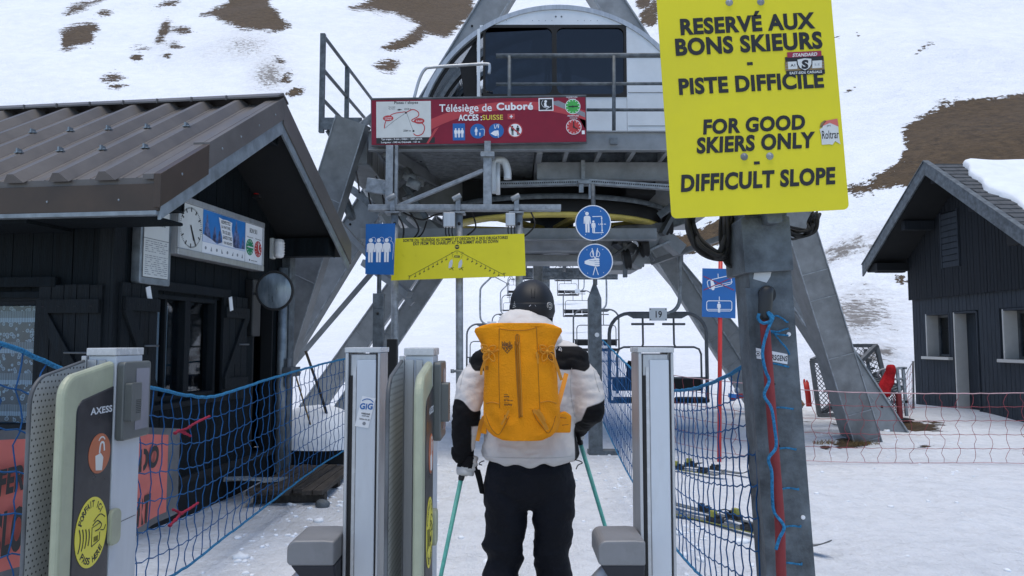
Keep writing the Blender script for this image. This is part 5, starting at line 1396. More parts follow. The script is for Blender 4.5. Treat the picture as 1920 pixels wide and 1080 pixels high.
# red padded stake lashed to the post, with its blue rope
stk = thing('padded_stake', P(1455, 1000, 3.0), 'faded red stake with black cap tied to the galvanised post', 'stake')
pts = [P(1433, 594, 3.02), P(1441, 700, 3.02), P(1452, 850, 3.0), P(1462, 980, 2.99), P(1466, 1100, 2.98)]
bt = Vector(pts[-1]); pts.append(Vector((bt.x + .02, 2.97, .0)))
mb = MB(); mb.tube(smoothpath(pts, 5), .0195, 14); mb.build('stake', [M['redpad']], stk, world=True)
mb = MB(); mb.tube([P(1434, 598, 3.02), P(1434, 590, 3.02)], .022, 14)
mb.loft([ell_ring(P(1434, 600, 3.02), .026, .026, 16), ell_ring(P(1434, 592, 3.02), .027, .026, 16), ell_ring(P(1436, 552, 3.02), .029, .026, 16), ell_ring(P(1438, 542, 3.02), .026, .024, 16), ell_ring(P(1438, 537, 3.02), .014, .014, 16)], 0)
mb.build('cap', [M['blackpl']], stk, world=True)
rp = thing('lashing_rope', P(1452, 800, 2.96), 'light blue rope wound round the red stake and galvanised post', 'rope')
def rope(mb, pxs, Y, r, n=6):
    mb.tube(smoothpath([P(a, b, Y + (c[0] if c else 0)) for a, b, *c in pxs], 6), r, 8)
mb = MB()
rope(mb, [(1423, 588), (1422, 598), (1432, 606), (1446, 600), (1440, 586), (1449, 595), (1442, 612), (1436, 630), (1431, 650), (1430, 668), (1434, 690), (1437, 700), (1442, 715), (1433, 741, -.02), (1446, 765, -.03), (1452, 800, -.03), (1455, 838, -.03), (1441, 860, -.03), (1447, 885, -.03), (1448, 930, -.02), (1452, 960), (1470, 987, -.03), (1461, 1010, -.03), (1455, 1030, -.02)], 2.985, .0066)
mb.build('rope', [M['ropeblue']], rp, world=True)
for pxs in ([(1442, 598), (1455, 592), (1468, 598), (1474, 603), (1477, 604)], [(1442, 620), (1458, 622), (1470, 618), (1477, 616)], [(1442, 620), (1455, 626), (1468, 628), (1477, 629)], [(1452, 626), (1464, 641), (1474, 652), (1480, 664)], [(1447, 681), (1462, 684), (1478, 688)], [(1450, 765), (1465, 764), (1487, 767)], [(1462, 841), (1476, 840), (1492, 843)], [(1462, 918), (1478, 915), (1497, 918)], [(1472, 988), (1485, 986), (1501, 988)], [(1470, 1055), (1484, 1056), (1503, 1059)], [(1428, 608), (1438, 602), (1450, 598)]):
    mb = MB(); rope(mb, [(a, b) for a, b in pxs], 3.055, .0038); q_ = P(*pxs[-1], 3.06); mb.tube([q_, q_ + Vector((.012, .03, 0)), q_ + Vector((.013, .25, .01))], .0036, 6)
    mb.build('lashing', [M['ropeblue']], rp, world=True)
# cables hung at the post head
for pxs0, nn, lab, sd, sprd in (([(1292, 400), (1296, 430), (1310, 460), (1335, 478), (1355, 478), (1362, 460), (1366, 430), (1368, 405)], 13, 'thick loop of black cables hanging left of the galvanised post under the yellow board', 2, 6), ([(1462, 405), (1468, 425), (1490, 438), (1508, 438), (1522, 428), (1530, 410), (1532, 400)], 11, 'coil of black cables right of the galvanised post under the yellow board', 5, 8)):
    r_ = random.Random(sd); ct = thing('cable_loop', P(*pxs0[3], 3.25), lab, 'cables'); mb = MB()
    for k in range(nn):
        f = (k / nn - .5)
        Q = [P(480 * 0 + a + r_.uniform(-sprd, sprd) * .6 + f * -14 * (1 if i < 4 else -1), b + f * sprd * 2.4 * (1 if 1 < i < 6 else .2) + r_.uniform(-2, 2), 3.22 + r_.uniform(-.04, .06)) for i, (a, b) in enumerate(pxs0)]
        mb.tube(smoothpath(Q, 6), r_.uniform(.006, .011) if sd == 2 else .0055, 7)
    mb.build('cable', [M['rubber']], ct, world=True)
mb = MB()
ct = [o for o in bpy.data.objects if o.name == 'cable_loop'][0]
for k in range(6):
    Q = [P(1352 + k * 4, 405, 3.25), P(1350 + k * 4, 440, 3.25), P(1354 + k * 5, 475 + k * 2, 3.25), P(1362 + k * 4, 495, 3.24), P(1374, 500 - k, 3.22), P(1378, 490, 3.22)]
    mb = MB(); mb.tube(smoothpath(Q, 5), .007, 7); mb.build('hanging_cable', [M['rubber']], ct, world=True)

# --- yellow exit board under the rail
ye = thing('exit_sign', P(860, 525, 9.5), 'wide yellow chairlift exit notice fixed to three tubes', 'sign')
YE = 9.52; YM = planeM(P(733, 525, YE), (1, 0), rad(1.7)); YI = YM.inverted(); ke = YE / F
def ye_(px, py): q_ = YI @ P(px, py, YE); return q_.x, q_.z
mb = MB(); mb.prism([ye_(a, b) for a, b in ((733, 526), (986, 517), (983, 438), (742, 447))], -.003, .004, 0, YM); pn = mb.build('sign_panel', [M['yellow']], ye, world=True)
mb = MB()
def etx(s, x0, y0, x1, y1, bold=.03, shear=.12, m=0, y=-.0045, roll=0): mb.text(s, *ye_((x0 + x1) / 2, (y0 + y1) / 2), (x1 - x0) * ke, (y1 - y0) * ke, y, m, YM, bold, shear, roll)
etx('SORTIE DU TÉLÉSIÈGE AU SOMMET ET DESCENTE À SKIS OBLIGATOIRES', 755, 444, 953, 451); etx('EXIT FROM THE CHAIRLIFT AT THE SUMMIT AND SKI DOWN', 774, 451.5, 935, 458)
def est(pts, wpx, m=0, y=-.0045, cv=True): strip2(mb, [ye_(a, b) for a, b in pts], wpx * ke, y, m, YM, 4, cv)
est([(768, 518), (856, 470)], .7); est([(858, 470), (946, 516)], .7); est([(767, 524), (768, 517)], 1.0); est([(765, 517.5), (771, 517)], .8); est([(946, 521), (945, 512)], 1.0); est([(943, 512.5), (948.5, 512)], .8); est([(857, 476), (857, 470)], .8)
for k in range(8):
    for sg in (-1, 1):
        x0 = 857 + sg * (20 + k * 8.3 ); y0 = 470 + (abs(x0 - 857)) * (.545 if sg < 0 else .52) + .5
        est([(x0, y0), (x0 + .4, y0 + 4)], .6); est([(x0 - 1.6, y0 + 5.5), (x0 + 1.6, y0 + 4.5)], 1.5); est([(x0 - 1.8, y0 + 7), (x0 - .8, y0 + 5.5)], .7)
x_, z_ = ye_(857, 463); mb.disc(x_, z_, 4.2 * ke, -.0055, -.0045, 0, YM, 18); etx('STOP', 854, 461.5, 860, 464.5, .03, 0, 1, -.006)
mb.prism([ye_(a, b) for a, b in ((852, 483), (862, 483), (862, 479), (852, 479))], -.0055, -.0045, 0, YM); etx('EXIT', 853.5, 479.8, 860.5, 482.2, .03, 0, 1, -.006)
est([(850, 478), (846, 474), (850, 473)], .4); est([(864, 478), (869, 474), (865, 472)], .4); est([(848, 478), (850, 484)], .4); est([(868, 478), (864, 484)], .4)
for a, b in ((845, 493), (863, 493)):
    mb.prism([ye_(a + i, b + j) for i, j in ((-4, 10), (2, 8), (4, 0), (3, -7), (0, -5), (-3, 0))], -.0052, -.0046, 2, YM); est([(a, b + 5), (a + 5, b + 14)], .9); est([(a - 2, b + 13), (a + 6, b + 8)], .9)
for a, b in ((757, 478), (780, 478), (825, 477), (889, 475), (931, 474), (955, 473)):
    x_, z_ = ye_(a, b); mb.disc(x_, z_, .010, -.008, -.003, 3, YM, 10)
mb.build('lettering', [M['blacktx'], M['stickyellow'], M['sunwhite'], M['yellow']], pn, world=True)

# --- blue three-person sign on its small post
tp = thing('row_sign', (P(710, 640, 9.2).x, 9.2, 0), 'blue three people abreast sign on galvanised post', 'sign')
TM = planeM(P(685, 515, 9.2), (1, -.12), rad(-.4)); TI = TM.inverted(); kt = 9.2 / F
def tp_(px, py): q_ = TI @ P(px, py, 9.2); return q_.x, q_.z
mb = MB(); mb.prism([tp_(a, b) for a, b in ((685, 514), (740, 516), (743, 420), (686, 420))], -.003, .003, 0, TM); pn = mb.build('sign_panel', [M['blue']], tp, world=True)
mb = MB()
for k in range(3):
    x_, z_ = tp_(695 + 15.5 * k, 492); 
    for dx_, dz_ in ((.035, .03),):  # thin outline figures behind
        h = 46 * kt; cx_, cz_ = x_ + dx_, z_ + dz_ - .02
        strip2(mb, [(cx_ + .043, cz_ + .02), (cx_ + .050, cz_ + .20), (cx_ + .03, cz_ + .245), (cx_ + .012, cz_ + .25)], .004, -.0042, 0, TM); strip2(mb, arc(cx_, cz_ + .275, .026, -60, 190, 10), .004, -.0042, 0, TM, 2)
    icon_person(mb, x_, z_, 46 * kt, -.0055, -.0045, 0, TM)
mb.build('pictogram', [M['white']], pn, world=True)
mb = MB(); x0 = P(709, 600, 9.22); mb.b2((x0.x - .062, 9.2, -.1), (x0.x + .062, 9.33, P(709, 553, 9.2).z)); mb.b2((x0.x - .066, 9.196, P(709, 578, 9.2).z), (x0.x + .066, 9.334, P(709, 550, 9.2).z), 0)
mb.tube([(x0.x, 9.26, 1.9), (x0.x, 9.26, P(709, 412, 9.2).z)], .028, 12); mb.sphere((x0.x, 9.195, P(709, 588, 9.2).z), .018, 1, 8, 5)
mb.build('post', [M['galvdark'], M['black']], tp, world=True, bevel=.004)
mb = MB(); a = P(717, 655, 9.15); mb.b2((a.x - .02, 9.1, a.z - .13), (a.x + .075, 9.12, a.z + .03)); mb.build('small_plate', [M['blue']], tp, world=True)
mb = MB(); a = P(735, 690, 9.1); mb.b2((a.x - .06, 9.05, a.z - .2), (a.x + .06, 9.15, a.z + .35)); mb.build('control_box', [M['black']], tp, world=True, bevel=.01)

# --- two round mandatory signs on one pointed post
rs = thing('round_sign', (P(1116, 848, 9.9).x, 9.9, 0), 'two round blue signs stacked above one pointed steel post', 'sign')
RY_ = 9.85; kr = RY_ / F
for (cx_, cy_, r_) in ((1112, 418, 34), (1116, 490, 33.5)):
    RM = planeM(P(cx_, cy_, RY_), (1, 0), rad(1.5)); mb = MB(); mb.disc(0, 0, r_ * kr, -.003, .004, 1, RM, 48); mb.disc(0, 0, (r_ - 1.8) * kr, -.004, -.0032, 0, RM, 48); pn = mb.build('sign_disc', [M['blue'], M['white']], rs, world=True)
    mb = MB(); y_ = -.0048
    if cy_ < 450:
        icon_person(mb, -11 * kr, -18 * kr, 40 * kr, y_ - .001, y_, 0, RM); icon_person(mb, 0.5 * kr, -19 * kr, 24 * kr, y_ - .001, y_, 0, RM); mb.beam(RM @ Vector((-5 * kr, y_, -4 * kr)), RM @ Vector((-1 * kr, y_, -6 * kr)), .01, .002)
        for q_ in ([(-1, 12), (16.5, 12)], [(16.5, 12), (16.5, -18)], [(0, -19), (19, -19)]): strip2(mb, [(a * kr, b * kr) for a, b in q_], .010, y_, 0, RM, 1, False)
        for a, b in ((16.5, 12), (16.5, -18)): mb.prism([(a * kr - .012, b * kr + (-.03 if b > 0 else .03)), (a * kr + .012, b * kr + (-.03 if b > 0 else .03)), (a * kr, b * kr)], y_ - .0016, y_ - .001, 0, RM)
        mb.text('1,25 m', 17 * kr, -3 * kr, 14 * kr, 3.6 * kr, y_ - .002, 0, RM, .03)
    else:
        mb.prism([(a * kr, b * kr) for a, b in ((-20, 1), (-12, 4), (-4, 5), (4, 6), (7, 4), (7, -8), (5, -10), (-4, -9), (-12, -7), (-18, -5), (-20, -4))], y_ - .0008, y_, 0, RM)
        for k in range(4): mb.prism(rrect(-1 * kr, (-9.5 + k * 3.9) * kr, 8 * kr, (-6.3 + k * 3.9) * kr, 1.4 * kr, 3), y_ - .0016, y_ - .001, 0, RM); 
        for k in range(3): strip2(mb, [(-1 * kr, (-5.9 + k * 3.9) * kr), (7 * kr, (-5.9 + k * 3.9) * kr)], .004, y_ - .0018, 1, RM, 1, False)
        strip2(mb, [(-12 * kr, 3 * kr), (-4 * kr, 1 * kr), (2 * kr, 2 * kr)], .004, y_ - .0018, 1, RM)
        for sg in (-1, 1):
            strip2(mb, [(sg * 5 * kr, 25 * kr), (sg * 4 * kr, 14 * kr), (-sg * 0 * kr, 5 * kr)], .010, y_, 0, RM); strip2(mb, [(sg * 0 * kr, -9 * kr), (sg * 5 * kr, -26 * kr)], .010, y_, 0, RM, 1, False)
            strip2(mb, [(sg * 4 * kr, 22 * kr), (sg * 9 * kr, 14 * kr), (sg * 6 * kr, 8 * kr), (sg * 2.5 * kr, 13 * kr), (sg * 4 * kr, 22 * kr)], .008, y_ - .0004, 0, RM)
    for sx in (-1, 1):
        for sz in (-1, 1): mb.disc(sx * 15 * kr, sz * 22 * kr, .005, y_ - .002, y_ + .001, 0, RM, 8)
    mb.build('pictogram', [M['white'], M['blue']], pn, world=True)
mb = MB(); a = P(1117, 700, 9.9); x0 = a.x; zt = P(1116, 560, 9.9).z
mb.b2((x0 - .085, 9.9, -.1), (x0 + .085, 10.07, zt)); zp = P(1116, 527, 9.9).z
mb.add([(x0 - .085, 9.9, zt), (x0 + .085, 9.9, zt), (x0 + .085, 10.07, zt), (x0 - .085, 10.07, zt), (x0 - .008, 9.95, zp), (x0 + .008, 9.95, zp), (x0 + .008, 9.99, zp), (x0 - .008, 9.99, zp)], [(0, 1, 5, 4), (1, 2, 6, 5), (2, 3, 7, 6), (3, 0, 4, 7), (4, 5, 6, 7)])
mb.b2((x0 - .10, 9.89, .0), (x0 + .3, 10.1, .07), 0); mb.disc(x0 + .02, P(1116, 628, 9.9).z, .03, 9.895, 9.902, 1); 
mb.build('post', [M['galvdark'], M['sunwhite']], rs, world=True, bevel=.004)
mb = MB(); mb.tube([(P(1111, 300, 9.95).x, 9.95, P(0, 345, 9.95).z), (P(1113, 400, 9.95).x, 9.95, P(0, 400, 9.95).z), (P(1116, 530, 9.95).x, 9.95, zp - .05)], .03, 12); mb.build('hanger_tube', [M['galvdark']], rs, world=True)

# --- blue seat-swing sign on a red pole
ss = thing('sway_sign', (P(1348, 850, 9.4).x, 9.4, 0), 'blue do not swing the chair sign on a thin red pole', 'sign')
SY = 9.36; SM = planeM(P(1317, 595, SY), (1, .05), rad(-.5)); SI = SM.inverted(); ks = SY / F
def sp_(px, py): q_ = SI @ P(px, py, SY); return q_.x, q_.z
mb = MB(); mb.prism([sp_(a, b) for a, b in ((1316, 594), (1380, 597), (1381, 504), (1317, 503))], -.003, .003, 0, SM); pn = mb.build('sign_panel', [M['blue']], ss, world=True)
mb = MB()
def sst(pts, w_=1.2, m=0, y=-.004, cv=False): strip2(mb, [sp_(a, b) for a, b in pts], w_ * ks, y, m, SM, 3, cv)
def loop(cx_, cy_, hw, hh, ang, w_):
    q_ = rrect(-hw, -hh, hw, hh, 4, 4); q_.append(q_[0]); ca, sa = math.cos(ang), math.sin(ang)
    sst([(cx_ + a * ca + b * sa, cy_ + a * sa * -1 * -1 * -1 + b * ca) for a, b in q_], w_)
loop(1349.5, 529, 23, 8, rad(13), 1.3); loop(1349, 573.5, 24, 9.5, 0, 1.3); sst([(1347, 521), (1346.5, 513)]); sst([(1349, 564), (1349, 556)])
sst([(1328, 539), (1374, 528)], 1.0); sst([(1326, 580), (1372, 580)], 1.0)
x_, z_ = sp_(1348.5, 586); icon_person(mb, x_, z_, 21 * ks, -.0055, -.0048, 0, SM); mb.prism([sp_(a, b) for a, b in ((1332, 523), (1337, 526), (1341, 536), (1339, 544), (1335, 544), (1333, 537))], -.0055, -.0048, 0, SM)
sst([(1319, 518), (1377, 544)], 1.5, 1, -.006); sst([(1319, 544), (1377, 519)], 1.5, 1, -.0066)
mb.build('pictogram', [M['white'], M['redx']], pn, world=True)
mb = MB(); q0 = P(1351, 485, 9.4); q1 = P(1348, 858, 9.4); mb.tube([q0, Vector((q1.x, q1.y, -.1))], .026, 14, 0); mb.tube([q0, q0 + Vector((0, 0, .05))], .028, 14, 1); mb.build('pole', [M['redpole'], M['stickyellow']], ss, world=True)
# ------------------------------------------------------------------ hands-free ticket gates (local frame: x right, y away, origin at the back column)
def make_reader_gate():
    t = thing('ticket_gate', (-1.35, 2.65, 0), 'ticket reader gate in front of the timber hut at the left edge', 'ticket gate', 'ticket reader gates')
    mb = MB(); mb.b2((-.048, -.175, -.05), (.044, .0, 1.452)); mb.b2((-.049, -.182, -.05), (-.018, -.1755, 1.44), 1); mb.b2((-.012, -.180, -.05), (.012, -.1755, 1.44), 1)
    mb.build('column', [M['aluwhite'], M['alu']], t, bevel=.004)
    mb = MB(); mb.b2((-.051, -.184, 1.453), (.047, .004, 1.478)); mb.build('clear_cap', [M['clear']], t, bevel=.003)
    mb = MB(); mb.b2((.0438, -.165, .899), (.0452, -.012, .901))
    mb.build('seam', [M['steeldark']], t)
    # perforated side panel: rounded near top corner, thick dark rim
    def prof(y0, y1, z0, z1n, z1f, r): # (y,z), near end y0
        pts = [(y1, z0), (y1, z1f)]
        pts += [(y0 + r + r * math.cos(rad(a)), z1n - r + r * math.sin(rad(a))) for a in range(95, 181, 12)]
        pts.append((y0, z0)); return pts
    def slab(mb, pr, x0, x1, m=0):
        Mx = Matrix(((0, 1, 0, 0), (1, 0, 0, 0), (0, 0, 1, 0), (0, 0, 0, 1)))   # local (x->y, y->x)
        mb.prism(pr, x0, x1, m, Mx)
    mb = MB(); slab(mb, prof(-.452, -.178, .12, 1.398, 1.435, .085), -.056, -.052); mb.build('perforated_panel', [M['perf']], t)
    mb = MB(); pr = prof(-.452, -.178, .12, 1.398, 1.435, .085)
    mb.tube([(-.058, a, b) for a, b in pr[1:]], .0065, 8); mb.build('rim', [M['steeldark']], t)
    mb = MB(); slab(mb, prof(-.45, -.178, .12, 1.395, 1.431, .085), -.062, -.0565); mb.build('back_panel', [M['steeldark']], t)
    mb = MB(); mb.b2((-.066, -.185, .1), (-.050, -.165, 1.452)); mb.build('hinge_profile', [M['alu']], t, bevel=.002)
    # olive cover with inset dark reader face
    op = prof(-.462, -.182, .10, 1.405, 1.437, .075); ip = prof(-.395, -.190, .14, 1.325, 1.355, .045)
    cv = MB(); slab(cv, op, .018, .046); cover = cv.build('reader_cover', [M['olive']], t, bevel=.014, seg=3)
    mb = MB(); slab(mb, ip, .040, .049); fc = mb.build('reader_face', [M['darkpanel']], cover, bevel=.004)
    Gm = Matrix(((0, -1, 0, .0492), (1, 0, 0, 0), (0, 0, 1, 0), (0, 0, 0, 1)))  # local x -> +y, -y -> +x
    mb = MB(); mb.text('AXESS', -.262, 1.283, .125, .022, -.0006, 0, Gm, .03); mb.build('brand_print', [M['sunwhite']], fc); mb = MB()
    DZI = .103; m0_ = mb.mark(); mb.disc(-.265, 1.045, .062, -.0012, -.0002, 1, Gm, 36)
    mb.prism([(-.285, .995), (-.25, .99), (-.245, 1.03), (-.26, 1.045), (-.29, 1.04)], -.0022, -.0014, 2, Gm); strip2(mb, [(-.268, 1.045), (-.262, 1.075), (-.245, 1.075), (-.24, 1.05)], .007, -.0016, 2, Gm, 3); strip2(mb, arc(-.256, 1.075, .02, 30, 150, 6), .004, -.0016, 2, Gm, 2)
    mb.xf(Matrix.Translation((0, 0, DZI)), m0_); mb.build('contactless_icon', [M['sunwhite'], M['orange_icon'], M['offwhite']], fc)
    mb = MB(); pc = (-.295, .912)
    mb.disc(pc[0], pc[1], .088, -.0014, -.0003, 0, Gm, 44, .106)
    y_ = -.0016
    def arctext(s, r0, a0, a1, up, ht, kx=.82):
        n = len(s)
        for i, ch in enumerate(s):
            if ch == ' ': continue
            a = rad(a0 + (a1 - a0) * (i + .5) / n); wd = ht * (.72 if ch not in 'I' else .2)
            mb.text(ch, pc[0] + kx * r0 * math.cos(a), pc[1] + r0 * math.sin(a), wd, ht, y_, 1, Gm, .035, 0, (a - math.pi / 2) if up else (a + math.pi / 2))
    arctext('FORFAIT ICI', .086, 158, 38, True, .021); arctext('PASS HERE', .086, 222, 322, False, .021)
    for k in range(4): strip2(mb, [(pc[0] - .05 + k * .016 + .012, pc[1] - .055 + k * .006), (pc[0] - .05 + k * .016, pc[1] - .02), (pc[0] - .047 + k * .016, pc[1] + .012 - k * .004)] if False else arc(pc[0] - .13 + k * .016, pc[1] - .01, .07, -32 + k * 3, 28 - k * 3, 8), .0045, y_, 1, Gm, 2)
    strip2(mb, [(pc[0] + .002, pc[1] - .045), (pc[0] + .002, pc[1] + .012), (pc[0] + .045, pc[1] + .018)], .003, y_, 1, Gm, 1, False); strip2(mb, [(pc[0] + .002, pc[1] - .045), (pc[0] + .045, pc[1] - .035), (pc[0] + .047, pc[1] - .01)], .003, y_, 1, Gm, 1, False)
    strip2(mb, [(pc[0] + .005, pc[1] + .018), (pc[0] + .03, pc[1] + .028), (pc[0] + .055, pc[1] + .012), (pc[0] + .045, pc[1] + .0), (pc[0] + .02, pc[1] - .002)], .0035, y_, 1, Gm); strip2(mb, [(pc[0] + .01, pc[1] + .03), (pc[0] + .045, pc[1] + .045), (pc[0] + .075, pc[1] + .03)], .003, y_, 1, Gm); strip2(mb, [(pc[0] + .05, pc[1] - .005), (pc[0] + .07, pc[1] - .008), (pc[0] + .08, pc[1] + .005)], .003, y_, 1, Gm)
    for k in range(5): strip2(mb, [(pc[0] + .015 + k * .005, pc[1] - .034), (pc[0] + .015 + k * .005, pc[1] - .018)], .0022, y_, 1, Gm, 1, False)
    mb.build('sticker', [M['stickyellow'], M['blacktx']], fc)
    # pale tab on the far edge of the cover
    mb = MB(); mb.prism(rrect(-.200, .84, -.135, .955, .024, 6), -.012, .008, 0, Gm); mb.build('tab', [M['olive']], t, bevel=.006, seg=3)
    # screen unit on the lane side of the column
    mb = MB(); mb.prism(rrect(-.172, 1.172, .012, 1.432, .014, 4), -.022, .004, 0, Gm); sc = mb.build('screen_unit', [M['greyplastic']], t, bevel=.005)
    mb = MB(); mb.prism(rrect(-.095, 1.20, -.004, 1.408, .004, 3), -.0235, -.0225, 0, Gm); mb.build('screen', [M['lcd']], sc)
    mb = MB(); mb.prism(rrect(-.166, 1.235, -.100, 1.362, .006, 4), -.046, -.0225, 0, Gm)
    for i in range(6):
        for j in range(8): mb.disc(-.135 + i * .0058, 1.262 + j * .006, .0016, -.0467, -.0461, 1, Gm, 6)
    mb.build('speaker', [M['greyplastic'], M['black']], sc, bevel=.003)
    return t
g0 = make_reader_gate()
g1 = copy_tree(g0); g1.location = (-.305, 2.65, 0); g1['label'] = 'ticket reader gate directly left of the skier with the orange backpack'

def make_turnstile():
    t = thing('turnstile', (-.525, 2.65, 0), 'turnstile column with white front and round sticker between the two lanes', 'turnstile', 'turnstile columns')
    mb = MB(); mb.b2((-.045, .002, -.05), (.045, .16, 1.455)); mb.b2((-.062, .02, -.05), (-.0455, .15, 1.46), 1); mb.b2((.0455, .02, -.05), (.062, .15, 1.46), 1)
    mb.b2((-.062, -.010, -.05), (-.050, .0195, 1.46), 1); mb.b2((.052, -.010, -.05), (.062, .0195, 1.46), 1)
    mb.build('column', [M['alu'], M['alu']], t, bevel=.003)
    mb = MB(); mb.b2((-.022, -.006, -.05), (.046, .0015, 1.435)); mb.build('front_panel', [M['aluwhite']], t, bevel=.003)
    mb = MB(); mb.b2((-.047, -.003, -.05), (-.036, .0015, 1.38)); mb.build('slot', [M['rubber']], t)
    mb = MB(); mb.b2((-.035, -.004, -.05), (-.024, .0012, 1.41)); mb.build('slot_glass', [M['clear']], t)
    mb = MB(); mb.b2((-.064, -.012, 1.4605), (.064, .162, 1.478)); mb.build('clear_cap', [M['clear']], t, bevel=.002)
    # motor box with rounded outer top edge, facing the lane on its left
    mb = MB(); pr = [(-.06, .80), (-.06, .868), (-.065, .872)]
    pr = [(-.064, .758), (-.064, .838), (-.10, .841)] + [(-.192 + .03 * math.cos(rad(a)), .810 + .03 * math.sin(rad(a))) for a in range(95, 181, 17)] + [(-.222, .768), (-.212, .758)]
    mb.prism(pr, -.12, .085, 0); mb.build('motor_box', [M['boxgrey']], t, bevel=.010, seg=3)
    mb = MB(); mb.add([(-.212, -.112, .757), (-.064, -.112, .757), (-.064, .075, .757), (-.212, .075, .757), (-.15, -.07, .655), (-.064, -.07, .655), (-.064, .05, .655), (-.15, .05, .655)], [(0, 1, 2, 3), (7, 6, 5, 4), (0, 4, 5, 1), (1, 5, 6, 2), (2, 6, 7, 3), (3, 7, 4, 0)]); mb.build('motor_housing', [M['navy']], t, bevel=.006)
    ax = Vector((-.8, 0, -.6)).normalized(); q_ = ax.to_track_quat('Z', 'Y').to_matrix(); c = Vector((-.155, -.02, .675))
    mb = MB(); mb.lathe([(.001, .07), (.05, .068), (.062, .055), (.066, .03), (.070, .0), (.070, -.03)], c, 28, 0, q_); hub = mb.build('hub', [M['alu']], t)
    for k in range(3):
        a = k * 2 * math.pi / 3 + .5; d = q_ @ Vector((math.cos(a) * .94, math.sin(a) * .94, .34)); 
        if d.z > .1: d = Vector((d.x * .2, d.y * .2, -.95)).normalized()
        mb = MB(); mb.tube([c + ax * .05 + d * .03, c + ax * .05 + d * .45], .014, 10); mb.build('arm', [M['galv']], hub)
    return t
t0 = make_turnstile()
t1 = copy_tree(t0); t1.location = (.507, 2.65, 0); t1['label'] = 'plain turnstile column right of the skier beside the blue net'
mb = MB(); SMx = planeM((.010, -.0075, 1.255), (1, 0), rad(-8))
mb.prism([(-.028, -.055), (.020, -.056), (.030, .05), (-.018, .052)], -.0004, .0004, 0, SMx); mb.text('GiG', .002, .018, .046, .022, -.0012, 1, SMx, .04, .1, rad(6)); mb.text('NEIGE', .004, -.008, .03, .006, -.0012, 2, SMx, .04); mb.text('DEPUIS', .004, -.016, .026, .004, -.0012, 2, SMx, .03); mb.text('Station de ski', .002, -.027, .036, .006, -.0012, 2, SMx, .02)
strip2(mb, arc(.004, .018, .026, 40, 140, 8), .003, -.0008, 1, SMx, 2); mb.disc(.003, -.042, .006, -.0012, -.0006, 3, SMx, 12)
o = mb.build('sticker', [M['white'], M['blue'], M['blacktx'], M['greytx']], t0); o['label'] = 'white and blue station sticker'

# ------------------------------------------------------------------ nets
def net_fence(label, pts, dx, rows, r, r_top, matn, mattop, group=None, wav=.014, sag=0, seed=1, skip=None, name='net_fence'):
    """pts: (x, y, z_bottom, z_top) control points"""
    rr = random.Random(seed)
    A = smoothpath([(p[0], p[1], p[2]) for p in pts], 12); B = smoothpath([(p[0], p[1], p[3]) for p in pts], 12)
    s_ = [0]
    for i in range(1, len(A)): s_.append(s_[-1] + (Vector((A[i].x, A[i].y)) - Vector((A[i - 1].x, A[i - 1].y))).length)
    L_ = s_[-1]
    def at(q_, v):
        q_ = max(0, min(L_, q_)); i = 0
        while i < len(s_) - 2 and s_[i + 1] < q_: i += 1
        f = (q_ - s_[i]) / max(1e-6, s_[i + 1] - s_[i]); a = A[i].lerp(A[i + 1], f); b = B[i].lerp(B[i + 1], f)
        return a.lerp(b, v)
    t = thing(name, at(L_ / 2, 0), label, 'net', group)
    mb = MB(); n = int(L_ / dx)
    dirv = [(at(min(L_, q_ * L_ / n + .05), 0) - at(q_ * L_ / n, 0)).normalized() for q_ in range(n + 1)]
    for i in range(n + 1):
        ph = rr.uniform(0, 6.28); am = wav * rr.uniform(.5, 1.4); Q = []
        k = rows * 3
        for j in range(k + 1):
            v = j / k; zz = math.sin(j * 2 * math.pi / 3 * .75 + ph) * am
            Q.append(at(i * L_ / n + zz + (wav * .5 if (j // 3) % 2 else -wav * .5), v))
        mb.tube(Q, r, 4)
    for j in range(1, rows):
        Q = []
        for i in range(n * 2 + 1):
            Q.append(at(i * L_ / (2 * n), j / rows + (0 if i % 2 else .010) * rr.uniform(.5, 1.2)))
        mb.tube(Q, r, 4)
    mb.build('mesh', [M[matn]], t, world=True)
    for v, nm, rt in ((1, 'top_rope', r_top), (0, 'bottom_rope', r_top * .8)):
        mb = MB(); Q = []
        for i in range(n * 2 + 1):
            p = at(i * L_ / (2 * n), v); Q.append(p + Vector((0, 0, rr.uniform(-.003, .003))))
        mb.tube(Q, rt, 7); mb.build(nm, [M[mattop]], t, world=True)
    return t, at, L_
nl, nl_at, nl_L = net_fence('long blue safety net along the timber hut at the left', [(-1.99, 2.45, .42, 1.56), (-1.965, 2.85, .36, 1.50), (-1.95, 3.35, .28, 1.36), (-1.94, 3.9, .20, 1.275), (-1.97, 4.6, .14, 1.17), (-1.99, 5.1, .14, 1.135), (-1.97, 6.2, .19, 1.20), (-1.92, 7.6, .26, 1.27), (-1.78, 9.1, .33, 1.34)], .135, 7, .0035, .0105, 'netblue', 'ropeblue', seed=3, wav=.02)
nr, nr_at, nr_L = net_fence('blue safety net between the galvanised post and the round blue signs', [(1.02, 3.15, .36, 1.43), (1.02, 3.6, .30, 1.33), (1.03, 4.2, .22, 1.24), (1.05, 5.0, .18, 1.18), (1.08, 6.2, .20, 1.2), (1.11, 7.6, .28, 1.32), (1.19, 9.85, .45, 1.52)], .115, 8, .0034, .0095, 'netblue', 'ropeblue', seed=5, wav=.016)
